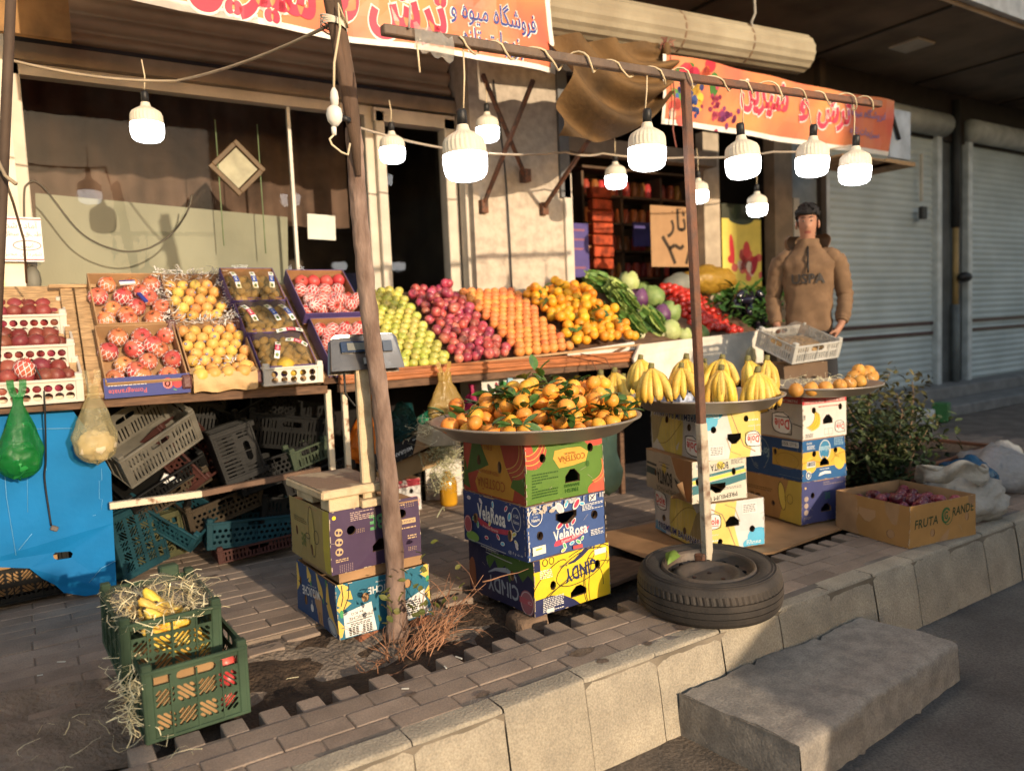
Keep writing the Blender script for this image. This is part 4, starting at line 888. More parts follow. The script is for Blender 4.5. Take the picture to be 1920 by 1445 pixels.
def cabbage(name,m1,m2,seed):
    t=thing(name,'','cabbage'); rr=random.Random(seed); b=MB(); b.ell((0,0,0),(.085,.085,.075),m1,18,12,fn=lambda v:v*(1+.03*noise.noise(v*2))); b.build('head',t)
    b=MB()
    for i in range(7):
        a=2*PI*i/7+rr.uniform(-.3,.3); tl=rr.uniform(.5,1.1)
        def f(u,v,tl=tl):
            th=-1.2+u*2.3; ph=(v-.5)*1.9*math.sin(PI*min(.95,u*.8+.12)); r=.088+.012*u+.02*max(0,u-.75)*4*tl+.003*math.sin(v*25+u*8)
            return (r*math.cos(th)*math.cos(ph),r*math.cos(th)*math.sin(ph),r*.92*math.sin(th))
        b.grid(f,9,8,m2,True,RM(rr.uniform(-.2,.2),0,a))
    b.build('wrapper_leaf',t); return t
cgm=mat('cabbage_green',(.36,.42,.14),rough=.5,col2=(.48,.50,.22),scale=9,bump=.5,bscale=22,bdist=.01); cdm=mat('cabbage_outer',(.14,.22,.06),rough=.5,col2=(.26,.33,.11),scale=9,bump=.5,bscale=22,bdist=.01); cpm=mat('cabbage_purple',(.085,.03,.085),rough=.4,col2=(.14,.05,.12),scale=9,bump=.5,bscale=22,bdist=.01)
CG=Once(cabbage('cabbage',cgm,cdm,1)); CW=Once(cabbage('cabbage',cgm,cgm,2)); CP=Once(cabbage('red_cabbage',cpm,cpm,3))
for K,px,py,y,lab,sc in [(CW,1172,560,5.1,'pale cabbage between the top lettuce and the purple cabbages',.9),(CW,1178,532,5.35,'pale green cabbage at the top of the heap',1.05),(CG,1205,545,5.3,'dark leaved cabbage right of the topmost pale cabbage',.8),(CP,1196,562,5.1,'purple cabbage in the middle of the heap',1.),(CP,1176,569,5.05,'small purple cabbage behind the lettuce',.7),(CG,1226,560,5.05,'green cabbage with open dark leaves left of the tomatoes',1.1),(CP,1240,592,4.85,'purple cabbage lowest in the heap, right of the front lettuces',.95),(CG,1254,588,4.85,'green cabbage leaning on the tomatoes',1.05),(CW,1255,622,4.62,'pale cabbage at the front behind the white panel',.95),(CW,1282,630,4.58,'small pale cabbage at the front, left of the steel post',.7),(CG,1312,628,4.6,'green cabbage at the front behind the steel post',.85)]:
    K.put(TM(gy(px,py,y))@tilt(.6)@Matrix.Scale(sc,4),lab,'cabbages in the vegetable heap')
proto('tom',fruit('tomato',.040,m_tom,'apple',sq=.86),'red tomato in the heap right of the cabbages','tomato','tomatoes heaped by the cabbages')
random.seed(5)
for i in range(14):
    for k in range(7):
        t=i/13; p=gy(1232,548,5.32).lerp(gy(1318,628,4.6),t)+Vector(((.074*k+.035*(i%2))*(1-.05*t),0,.03+.01*math.sin(k)))
        q=gy(1290,550,5.3).lerp(gy(1385,622,4.6),t)
        if p.x>q.x+.12: continue
        P['tom'].put(TM(p+Vector((random.gauss(0,.006),0,random.gauss(0,.012)+.02*math.sin(k*.8))))@tilt(.7))
def clump(name,label,cat,c,ext,n,mt,ls,kind=None,droop=.4,seed=1):
    rr=random.Random(seed); b=MB()
    for i in range(n):
        p=Vector(c)+Vector((rr.gauss(0,1)*ext[0]*.5,rr.gauss(0,1)*ext[1]*.5,rr.gauss(0,1)*ext[2]*.5))
        leaf_mesh(b,ls*rr.uniform(.6,1.3),ls*rr.uniform(.3,.5),TM(p)@RM(rr.uniform(-.6,.6),rr.uniform(-1.2,.5),rr.uniform(0,6.28)),mt,droop=droop)
    return tag(b.build(name,loc=tuple(c)),label,cat,kind=kind)
gr1=mat('herb_green',(.03,.085,.018),rough=.6,col2=(.07,.15,.03),scale=10); gr2=mat('herb_dark',(.012,.026,.014),rough=.5,col2=(.03,.05,.02),scale=10)
clump('herb_bundle','dark green herbs heaped right of the tomatoes','herbs',gy(1365,590,5.0),(.42,.5,.15),420,gr1,.10,kind='stuff',seed=3)
clump('herb_bundle','bright green herb tops under the yellow poster','herbs',gy(1410,558,5.2),(.40,.2,.10),260,mat('herb_bright',(.07,.17,.03),rough=.5),.10,kind='stuff',seed=4)
eg=mat('aubergine_skin',(.012,.008,.018),rough=.2,spec=.5,coat=.3,bump=.02)
b=MB(); b.tube([(0,0,-.09),(0,0,-.075),(0,0,-.02),(0,.004,.05),(0,.01,.09)],[.012,.030,.036,.026,.012],eg,12); b.ell((0,.011,.093),(.016,.016,.012),mat('herb_green',(.03,.085,.018)),8,5); eo=b.build('aubergine'); proto('egg',eo,'black aubergine in the dark heap beside the man','aubergine','aubergines beside the man')
for i in range(34): P['egg'].put(TM(gy(random.uniform(1375,1432),random.uniform(555,615),random.uniform(4.7,5.1)))@rrot())
ym=clear_film('yellow_film',(.60,.36,.05),.75,.3)
b=MB(); c=gy(1330,525,5.45); b.ell(c,(.36,.16,.14),ym,20,12,fn=lambda v:v*(1+.25*noise.noise(v*2.2)),); tag(b.build('yellow_sack',loc=tuple(c)),'yellow net sack behind the herbs below the cardboard sign','sack')
b=MB(); c=gy(1275,535,5.5); b.ell(c,(.22,.14,.12),mat('grey_sack',(.20,.20,.16),rough=.6),16,10,fn=lambda v:v*(1+.2*noise.noise(v*2))); tag(b.build('grey_sack',loc=tuple(c)),'grey sack behind the tomatoes left of the post','sack')
# white panel in front of the vegetables
wb=mat('white_cardboard',(.66,.60,.51),rough=.75,var=.14,scale=6,bump=.3,bscale=30)
b=MB(); P4=4.30
pts=[gy(1200,646,P4),gy(1188,672,P4+.02),gy(1200,712,P4),gy(1433,712,P4),gy(1431,634,P4),gy(1424,620,P4)]
b.add([tuple(p) for p in pts]+[tuple(p+Vector((0,.02,0))) for p in pts],[list(range(6)),[6+i for i in range(6)][::-1]]+[[i,(i+1)%6,(i+1)%6+6,i+6] for i in range(6)],wb); tag(b.build('white_cardboard',loc=tuple(pts[1])),'white cardboard panel along the front of the vegetables, behind the bananas','panel')
b=MB(); q=gy(1408,672,4.26); b.ell(q,(.06,.03,.10),clear_film('knotted_bag',(.7,.6,.35),.6),12,8,fn=lambda v:v*(1+.4*noise.noise(v*2))); tag(b.build('knotted_bag',loc=tuple(q)),'knotted yellowish plastic bag on the white panel behind the bananas','bag')
# ------------------------------------------------------------ left stall
st2=thing('fruit_stall','left fruit stall of trays on a dark frame with a chipped white leg','stall',(.75,4.5,0)); S2=(.75,4.5,0)
b=MB(); a_=gy(-90,772,4.5); c_=gy(612,729,4.5); b.bar(a_,c_,.045,.05,wood_dk,.003); b.bar(a_+Vector((0,-.015,.034)),gy(355,727,4.5)+Vector((0,-.015,.0)),.05,.016,cream_paint,.002); b.build('front_rail',st2,loc=S2)
b=MB(); p_=gy(618,800,4.5); b.box((p_.x,4.5,.5),(.035,.035,1.0),cream_paint,None,.003); b.build('leg',st2,loc=S2)
b=MB(); b.box((-.35,4.5,.5),(.035,.035,1.0),rust,None,.003); b.build('leg',st2,loc=S2)
b=MB(); a_=gy(205,948,4.5); d_=gy(378,925,4.5); c_=gy(600,880,4.5); b.bar(a_,d_,.04,.035,cream_paint,.003); b.bar(d_,c_,.04,.034,mat('brown_angle_iron',(.14,.08,.05),rough=.7,var=.3),.003); b.build('middle_rail',st2,loc=S2)
TH2=rad(40); YL=4.47
def bedL(x,s,n=0.): return Vector((x,YL+s*math.cos(TH2)-n*math.sin(TH2),1.055+s*math.sin(TH2)+n*math.cos(TH2)))
b=MB(); b.add([bedL(-.6,0,-.02),bedL(1.95,0,-.02),bedL(1.95,1.0,-.02),bedL(-.6,1.0,-.02)],[[0,1,2,3]],wood); b.build('slope_board',st2,loc=S2)
b=MB(); p0=bedL(.33,0.0,.0);
for x,wd in ((.285,.06),(.37,.085)): b.bar(bedL(x,.0,.015),bedL(x+.02,.92,.015),wd,.022,wood,.002,up=(0,-math.sin(TH2),math.cos(TH2)))
b.bar(bedL(.22,.93,.03),bedL(.46,.93,.03),.05,.02,wood,.002); b.build('slat_frame',st2,loc=S2)
b=MB(); b.bar(bedL(1.535,-.02,.03),bedL(1.50,.99,.05),.045,.05,wood,.003,up=(0,-math.sin(TH2),math.cos(TH2))); b.build('side_beam',st2,loc=S2)
def tray(name,label,x0,s0,w,l,h,outer,inner,front=None,group=None,n0=0.):
    M=TM(bedL(x0,s0,n0))@RM(TH2,0,0); t=thing(name,label,'tray',M=M,group=group); th=.006
    b=MB(); b.box((w/2,l/2,.004),(w-.004,l-.004,.006),inner); b.build('base',t)
    for nm,c,d,ni in (('side_wall',(th/2,l/2,h/2),(th,l,h),0),('side_wall',(w-th/2,l/2,h/2),(th,l,h),1),('end_wall',(w/2,l-th/2,h/2),(w-2*th,th,h),2),('end_wall',(w/2,th/2,h/2),(w-2*th,th,h*.8),3)):
        b=MB(); b.box(c,d,outer,None,.0015)
        q=list(c); q[0]+=(th*.62 if ni==0 else -th*.62 if ni==1 else 0); q[1]+=(-th*.62 if ni==2 else th*.62 if ni==3 else 0)
        e=list(d); e[0 if ni<2 else 1]=.002; e[2]-=.004; e[1 if ni<2 else 0]-=.006; b.box(q,e,inner); b.build(nm,t)
    return t,M
def put_in(key,M,pts,label=None,group=None,rot=None,s=(.93,1.06)):
    for p in pts: P[key].put(M@TM(p)@(rot() if rot else rrot())@Matrix.Scale(random.uniform(*s),4),label,group)
def gridpts(w,l,nx,ny,z,jit=.006,m=.02):
    r=[]
    for j in range(ny):
        for i in range(nx):
            x=m+(w-2*m)*(i+.5+(.22 if j%2 else -.22))/nx; r.append((x+random.gauss(0,jit),m+(l-2*m)*(j+.5)/ny+random.gauss(0,jit),z+random.uniform(0,.01)))
    return r
# foam nets
netm=mat('foam_net_white',(.80,.66,.64),rough=.8,bump=.1)
def net_mesh(r,cover=.2,k=11):
    b=MB(); vs=[]
    for sgn in (1,-1):
        for i in range(k):
            pts=[]
            for j in range(9):
                t=j/8; th=-PI/2+.15+t*(PI/2+cover+.35); ph=2*PI*i/k+sgn*t*1.3; q=r*(1.045+.05*max(0,t-.85)*5)
                pts.append(Vector((q*math.cos(th)*math.cos(ph),q*math.cos(th)*math.sin(ph),q*.95*math.sin(th))))
            for j in range(8):
                p,q=pts[j],pts[j+1]; d=(q-p).normalized(); sd=d.cross(p.normalized())*r*.035
                n=len(b.v); b.add([p-sd,p+sd,q+sd,q-sd],[[0,1,2,3]],netm)
    return b
def netted(name,r,mt,cover):
    o=fruit(name,r,mt,'pom'); net_mesh(r,cover).build('foam_net',o); return o
proto('pom',fruit('pomegranate',.044,m_pom,'pom'),'dark red pomegranate in the stepped white crates','pomegranate','dark pomegranates in the white crates')
proto('pomN',netted('pomegranate',.050,m_pomL,.25),'orange red pomegranate in a white foam net in the cardboard trays','pomegranate','netted pomegranates in the cardboard trays')
proto('pomP',netted('pomegranate',.045,m_pomP,.55),'pink pomegranate in a tall foam net in the purple box','pomegranate','netted pink pomegranates in the purple box')
proto('pomQ',fruit('pomegranate',.045,m_pomP,'pom'),'bare pink pomegranate in the purple box','pomegranate','bare pink pomegranates in the purple box')
def orient(d,roll=None):                       # crown towards d (tray space) with some scatter
    def f():
        v=Vector(d)+Vector((random.gauss(0,.3),random.gauss(0,.3),random.gauss(0,.2))); return v.to_track_quat('Z','Y').to_matrix().to_4x4()@RM(0,0,random.uniform(0,6))
    return f
BLT=(.035,.045,.20)
t1,M1=tray('pomegranate_tray','lower cardboard tray of netted pomegranates with a blue printed front',.40,.015,.40,.46,.10,card,card)
a=Art(.415,.105,BLT); a.up(); RDT=(.42,.08,.10); a.text('Pomegranate',.11,.035,.18,.034,RDT,PI,.02); a.smalltext(.02,.062,.20,.074,1,(.6,.6,.62),3); a.ell(.305,.058,.026,.030,(.42,.05,.06)); a.ell(.352,.055,.024,.026,(.40,.04,.05)); a.up(); a.ell(.302,.056,.017,.02,(.55,.16,.15)); 
for k in range(9): a.ell(.302+.011*math.cos(k*.7),.056+.013*math.sin(k*.7),.004,.005,(.35,.02,.04),n=6)
a.arc(.302,.056,.020,.024,.003,(.65,.3,.25)); a.line([(.33,.025),(.345,.018)],.005,(.1,.3,.1)); a.line([(.375,.075),(.395,.085)],.003,(.1,.3,.1))
b=MB(); a.lay(b,Matrix(((1,0,0,.392),(0,-1,0,4.435),(0,0,1,1.055),(0,0,0,1))),step=.1); b.box((.60,4.453,1.107),(.413,.03,.103),card); o=b.build('printed_front',t1); o.matrix_parent_inverse=M1.inverted()
t2,M2=tray('pomegranate_tray','upper cardboard tray of netted pomegranates leaning back above the blue fronted one',.415,.485,.40,.46,.10,card,card,n0=.012)
for M in (M1,M2): put_in('pomN',M,gridpts(.40,.46,3,4,.055,.006,.012)+[(.16,.10,.075),(.27,.30,.08)],rot=orient((0,-.25,1)))
b=MB(); b.box((0,0,0),(.085,.022,.012),white_paper); b.box((0,.012,.0),(.085,.010,.0125),mat('label_blue',(.03,.05,.25))); o=b.build('paper_band',M=M2@TM(.20,.36,.10)@RM(.2,0,.1)); tag(o,'small white and blue paper band on a pomegranate of the upper tray','label')
b=MB(); b.box((0,0,0),(.022,.085,.01),mat('label_blue',(.03,.05,.25))); o=b.build('paper_band',M=M2@TM(.26,.22,.10)@RM(.0,.2,.35)); tag(o,'plain blue paper band between the upper tray pomegranates','label')
# the three stepped white crates on the far left
wcr=mat('white_crate_plastic',(.64,.58,.50),rough=.45,var=.06,bump=.05)
def make_crate(name,label,w,d,h,mt,style,M,group=None,t=.006,cat='crate'):
    T=thing(name,label,cat,M=M,group=group)
    def holes(W,H):
        o=[]
        if style=='round':
            nx=int((W-.06)/.047); r=.0195
            for j in range(2):
                for i in range(nx): o.append(circ(.03+(W-.06)*(i+.5)/nx,H*(.28 if j==0 else .62),r,10))
        elif style=='slots':
            nx=int((W-.06)/.021)
            for i in range(nx):
                u=.03+(W-.06)*(i+.5)/nx
                o.append(slot(u,H*.30,H*.40,.009,PI/2))
                if abs(u-W/2)>.08: o.append(slot(u,H*.72,H*.26,.009,PI/2))
            o.append(slot(W/2,H*.74,.12,.035,0,4))
        elif style=='diag':
            nx=max(3,int((W-.05)/.058)); ny=max(2,int((H-.07)/.062)); cw=(W-.06)/nx; chh=(H-.085)/ny
            for i in range(nx):
                for j in range(ny):
                    an=PI/4 if (i+j)%2 else -PI/4; L=cw*.92
                    for k in (-2,-1,0,1,2):
                        ll=max(.016,cw*1.414-2*abs(k)*.0142-.013); off=k*.0142; cu=.03+cw*(i+.5)-off*math.sin(an); cv=.02+chh*(j+.5)+off*math.cos(an); o.append(slot(cu,cv,ll,.0108,an,2))
            o.append(slot(W/2,H-.042,.13,.032,0,4)); o.append([(W*.08,H-.058),(W*.26,H-.058),(W*.26,H-.028),(W*.08,H-.028)]); o.append([(W*.74,H-.058),(W*.92,H-.058),(W*.92,H-.028),(W*.74,H-.028)])
        elif style=='hex':
            nx=int((W-.04)/.030); ny=max(2,int((H-.06)/.027))
            for j in range(ny):
                for i in range(nx-(j%2)): o.append(circ(.02+(W-.04)*(i+.5+.5*(j%2))/nx,.022+(H-.06)*(j+.5)/ny,.0112,6))
            o.append(slot(W/2,H-.028,.10,.024,0,4))
        return o
    for nm,W,Mm in (('side_panel',w,TM(0,0,0)),('side_panel',w,TM(w,d,0)@RM(0,0,PI)),('side_panel',d,TM(0,d,0)@RM(0,0,-PI/2)),('side_panel',d,TM(w,0,0)@RM(0,0,PI/2))):
        b=MB(); b.panel(W,h,holes(W,h),t*.6,mt); b.box((W/2,-.004,h-.006),(W,.010,.012),mt,None,.002); b.box((W/2,-.003,.006),(W,.008,.012),mt,None,.002)
        if style in('diag','slots','hex'):
            for q in (.25,.5,.75): b.box((W*q,-.002,h*.45),(.006,.006,h*.86),mt)
        b.build(nm,T,M=Mm)
    for x in (0,w):
        for y in (0,d):
            b=MB(); b.box((x+(.012 if x==0 else -.012),y+(.012 if y==0 else -.012),h/2+.01),(.034,.034,h+.024),mt,None,.004); b.box((x,y,h/2),(.012,.012,h),mt,None,.002); b.build('corner_post',T)
    b=MB(); b.box((w/2,d/2,.004),(w-.006,d-.006,.006),mt)
    b.build('base',T); return T,M
GWC='white perforated crates of pomegranates stepped up the left stall'
for i,(y,z,lab) in enumerate([(4.44,1.055,'front white crate of dark pomegranates at the left end of the stall'),(4.68,1.225,'middle white crate of dark pomegranates, one step up'),(4.93,1.39,'topmost white crate of dark pomegranates below the shop window')]):
    M=TM(-.235-.01*i,y,z)@RM(rad(17),0,rad(-1)); make_crate('white_crate',lab,.53,.30,.125,wcr,'round',M,GWC)
    put_in('pom',M,[(x+random.gauss(0,.006),yy,.062+random.uniform(0,.012)+(.035 if k%2 else 0)) for k,yy in enumerate((.06,.13,.205,.265)) for x in [.055+.0705*q+(.03 if k%2 else 0) for q in range(7)] if x<.50],rot=rrot)
P['pomN'].put(TM(.06,4.52,1.23)@RM(.3,.2,1),'single pomegranate in a foam net on the front white crate','single netted pomegranate')
# pears
def stickered(name,r):
    o=fruit(name,r,m_pear,'pear'); b=MB(); b.ell((0,0,0),(.0095,.008,.0015),mat('sticker_blue',(.10,.13,.30)),10,4); b.ell((0,0,.0006),(.0055,.004,.0014),mat('sticker_white',(.55,.5,.45)),8,4); b.build('sticker',o,M=RM(rad(52),0,.0)@TM(0,0,r*1.0)); return o
proto('pearS',stickered('pear',.0345),'yellow pear with a small blue sticker in the paper lined trays','pear','stickered pears in the paper lined trays')
proto('pear',fruit('pear',.042,m_pear,'pear'),'plain yellow pear lying in the front of the paper lined tray','pear','plain pears at the front of the lined tray')
t3,M3=tray('pear_tray','lower tray of stickered yellow pears wrapped in brown paper',.815,.0,.37,.50,.085,card,card)
b=MB(); kraft=mat('kraft_paper',(.56,.36,.17),rough=.65,var=.12,scale=8,bump=.7,bscale=26,bdist=.01)
b.grid(lambda u,v:(.82+.34*u,4.415-.012*math.sin(PI*v)+.006*math.sin(u*19+v*5),1.05+.10*v+.006*math.sin(u*13)),20,6,kraft); b.grid(lambda u,v:(.81+.36*u,4.415+.10*v,1.152+.02*math.sin(u*15)*v+.012*v),20,4,kraft); o=b.build('paper_wrap',t3); o.matrix_parent_inverse=M3.inverted()
t4,M4=tray('pear_tray','upper tray of pears lined with white shredded paper',.80,.50,.36,.46,.085,mat('maroon_plastic',(.10,.035,.035),rough=.4),card,n0=.01)
put_in('pearS',M3,gridpts(.37,.50,5,7,.05,.004,.015)[3:],rot=orient((0,-.05,1))); put_in('pearS',M4,gridpts(.36,.46,4,5,.05,.004,.04),rot=orient((0,-.05,1)))
for x in (.05,.12,.20,.28): P['pear'].put(M3@TM(x,.025+.02*random.random(),.085)@rrot())
P['pear'].put(TM(1.12,4.50,1.17)@tilt(.5))
def straw(name,label,pts_fn,n,mt,L=.09,w=.0022,seed=1,kind='stuff',curl=.05,loc=None,cat='shredded paper'):
    rr=random.Random(seed); b=MB()
    for i in range(n):
        p=Vector(pts_fn(rr)); d=Vector((rr.gauss(0,1),rr.gauss(0,1),rr.gauss(0,.45))).normalized(); c=Vector((rr.gauss(0,1),rr.gauss(0,1),rr.gauss(0,.6)))*curl; l=L*rr.uniform(.5,1.3); pts=[]
        for k in range(5): t=k/4; pts.append(p+d*l*(t-.5)+c*4*t*(1-t)*.5+Vector((rr.gauss(0,.003),rr.gauss(0,.003),0)))
        sd=d.cross(Vector((rr.gauss(0,.4),rr.gauss(0,.4),1))).normalized()*w; vs=[];
        for q in pts: vs+=[q-sd,q+sd]
        b.add(vs,[[2*k,2*k+1,2*k+3,2*k+2] for k in range(4)],mt)
    o=b.build(name,loc=loc); tag(o,label,cat,kind=kind); return o
shw=mat('shredded_white',(.72,.68,.64),rough=.7,island=.15); shy=mat('shredded_straw',(.80,.71,.45),rough=.7,island=.15,bump=0)
def ring(rr,w,l,M,z=.07):
    e=rr.random()*2*(w+l)
    if e<w: p=(e,0)
    elif e<2*w: p=(e-w,l)
    elif e<2*w+l: p=(0,e-2*w)
    else: p=(w,e-2*w-l)
    return M@Vector((p[0]+rr.gauss(0,.018),p[1]+rr.gauss(0,.018),z+rr.gauss(0,.018)))
straw('shredded_paper','white shredded paper round the pears of the upper tray',lambda rr:ring(rr,.36,.46,M4,.085),360,shw,.06,.003,3,loc=tuple(bedL(.9,.7)))
straw('shredded_paper','white paper shreds among the lower pears',lambda rr:M3@Vector((rr.uniform(.03,.34),rr.uniform(.03,.2),.075)),40,shw,.06,.003,4,loc=tuple(bedL(.9,.1)))
for sx in (.79,1.165):
    b=MB(); b.box((0,0,0),(.05,.05,.075),mat('maroon_plastic',(.10,.035,.035),rough=.4),None,.006); b.box((0,-.027,0),(.035,.01,.06),mat('maroon_plastic',(.1,.035,.035)),None,.003)
    for k,s in enumerate((.02,.48)): o=b.build('corner_bracket',M=TM(bedL(sx,s,.06))) if k==0 else o.copy(); 
    COL.objects.link(o); o.matrix_world=TM(bedL(sx,.48,.07)); o.parent=t4; o.matrix_parent_inverse=M4.inverted()
    for q in list(COL.objects):
        if q.name.startswith('corner_bracket') and q.parent is None: q.parent=t3; q.matrix_parent_inverse=M3.inverted()
# kiwis
PUR=(.075,.05,.16)
proto('kiwi',fruit('kiwi',.026,m_kiwi,'kiwi'),'brown kiwi in the stacked open boxes','kiwi','kiwis in the stacked boxes')
kb=mat('kiwi_box_brown',(.30,.15,.07),rough=.75); purm=mat('purple_board_edge',PUR,rough=.5)
KM=[]
for i,(s0,n0,lab) in enumerate([(.06,.0,'lowest kiwi box, just behind the white crate'),(.34,.025,'middle kiwi box with blue and red bands'),(.62,.05,'topmost kiwi box, standing highest on the left stall')]):
    t,M=tray('kiwi_box',lab,1.19-.02*i,s0,.335,.33,.10,purm,kb,n0=n0); KM.append(M)
    put_in('kiwi',M,gridpts(.335,.31,5,5,.048,.006,.03)+[(random.uniform(.05,.28),random.uniform(.06,.22),.09) for _ in range(5)],rot=rrot)
filmk=clear_film('kiwi_net',(.75,.68,.45),.05,.2)
for i,M in enumerate(KM):
    b=MB(); b.grid(lambda u,v:M@Vector((.02+.29*u,.02+.26*v,.10+.022*math.sin(u*PI*3)**2+.02*math.sin(v*PI)+.004*math.sin(u*40+v*33))),24,12,filmk); o=b.build('clear_film',loc=tuple(M.translation)); tag(o,['thin clear film over the lowest kiwi box','thin clear film over the middle kiwi box','thin clear film over the topmost kiwi box'][i],'film')
def kband(M,x,y,rot,l,col,lab):
    a=Art(l,.030,(.72,.70,.66)); a.up(); a.rect(l*.36,0,l*.72,.030,col); a.ell(l*.16,.015,.012,.009,(.08,.14,.04)); a.ell(l*.88,.015,.012,.009,(.08,.14,.04)); a.up(); a.text('Kiwi',l*.54,.015,l*.2,.016,(.75,.74,.7),0,.01); a.ell(l*.16,.015,.006,.004,(.3,.4,.1))
    b=MB(); a.lay(b,M@TM(x,y,.128)@RM(0,0,rot)@Matrix(((1,0,0,-l/2),(0,0,1,-.015),(0,1,0,0),(0,0,0,1))),step=.03,bulge=lambda u,v:.016*math.sin(PI*u/l)); o=b.build('kiwi_band',loc=tuple(M@Vector((x,y,.13)))); tag(o,lab,'label')
RK=(.45,.04,.09); BK=(.03,.07,.30)
for i,x in enumerate((.06,.17,.28)): kband(KM[2],x,.16,-PI/2+.06-.12*i,.17,BK,['blue and white kiwi band at the left of the topmost box','blue and white kiwi band in the middle of the topmost box','blue and white kiwi band at the right of the topmost box'][i])
for i,(x,c) in enumerate(((.055,RK),(.19,BK),(.28,BK))): kband(KM[1],x,.14,-PI/2+.3,.16,c,['red and white kiwi band on the middle box','blue kiwi band in the centre of the middle box','blue kiwi band at the right of the middle box'][i])
kband(KM[0],.24,.27,0,.16,RK,'red kiwi band lying across the lowest box, upper right'); kband(KM[0],.12,.10,PI/2-.3,.15,RK,'upright red kiwi band at the front of the lowest box'); kband(KM[0],.25,.16,-.5,.13,RK,'slanting red kiwi band beside the front quince')
M=TM(1.20,4.42,1.055)@RM(rad(6),0,0); make_crate('white_crate','small white crate in front of the kiwi boxes with a quince in it','white crate',.2,.1,wcr,'round',M) if False else make_crate('white_crate','small white crate in front of the kiwi boxes with a quince in it',.335,.17,.105,wcr,'round',M)
q=fruit('quince',.052,mat('quince_skin',(.66,.42,.04),rough=.5,col2=(.55,.36,.04),scale=8),'pear'); q.matrix_world=M@TM(.15,.09,.10)@RM(-1.0,.3,0); tag(q,'big yellow quince with a dark spot in the small white crate','quince')
put_in('kiwi',M,[(.05,.06,.05),(.24,.07,.07),(.28,.1,.06),(.24,.12,.085),(.06,.12,.06)])
b=MB(); b.ell(M@Vector((.19,.06,.06)),(.045,.04,.035),mat('quince_skin',(.66,.42,.04)),12,8); tag(b.build('pear',loc=tuple(M@Vector((.19,.06,.06)))),'half hidden yellow pear under the quince','pear')
# purple box of pink pomegranates
t5,M5=tray('pomegranate_box','upper purple edged cardboard box of pink netted pomegranates',1.575,.50,.40,.46,.10,purm,mat('box_inner_tan',(.33,.17,.08),rough=.8),n0=.03)
t6,M6=tray('pomegranate_box','lower purple edged cardboard box of pink pomegranates, partly behind the scale',1.60,.02,.40,.46,.10,purm,mat('box_inner_tan',(.33,.17,.08)),n0=.0)
random.seed(9)
pts=gridpts(.40,.46,4,4,.055,.004,.03)
for i,p in enumerate(pts): P['pomQ' if i>11 else 'pomP'].put(M5@TM(p)@rrot())
pts=gridpts(.40,.46,4,5,.055,.004,.03)
for i,p in enumerate(pts): P['pomQ' if i in(0,1,5) else 'pomP'].put(M6@TM(p)@rrot())
for i in range(6): P['pomP'].put(M5@TM(.08+.06*i,.06+.05*(i%2),.11)@rrot())
a=Art(.40,.09,PUR); a.up(); a.text('Pomegranate',.30,.045,.34,.05,(.6,.55,.6),PI,.02); a.ell(.06,.04,.03,.03,(.45,.05,.06))
b=MB(); a.lay(b,Matrix(((1,0,0,1.625),(0,-1,0,4.42),(0,0,1,1.075),(0,0,0,1)))); b.box((1.825,4.432,1.12),(.398,.02,.088),card); o=b.build('printed_front',t6); o.matrix_parent_inverse=M6.inverted()
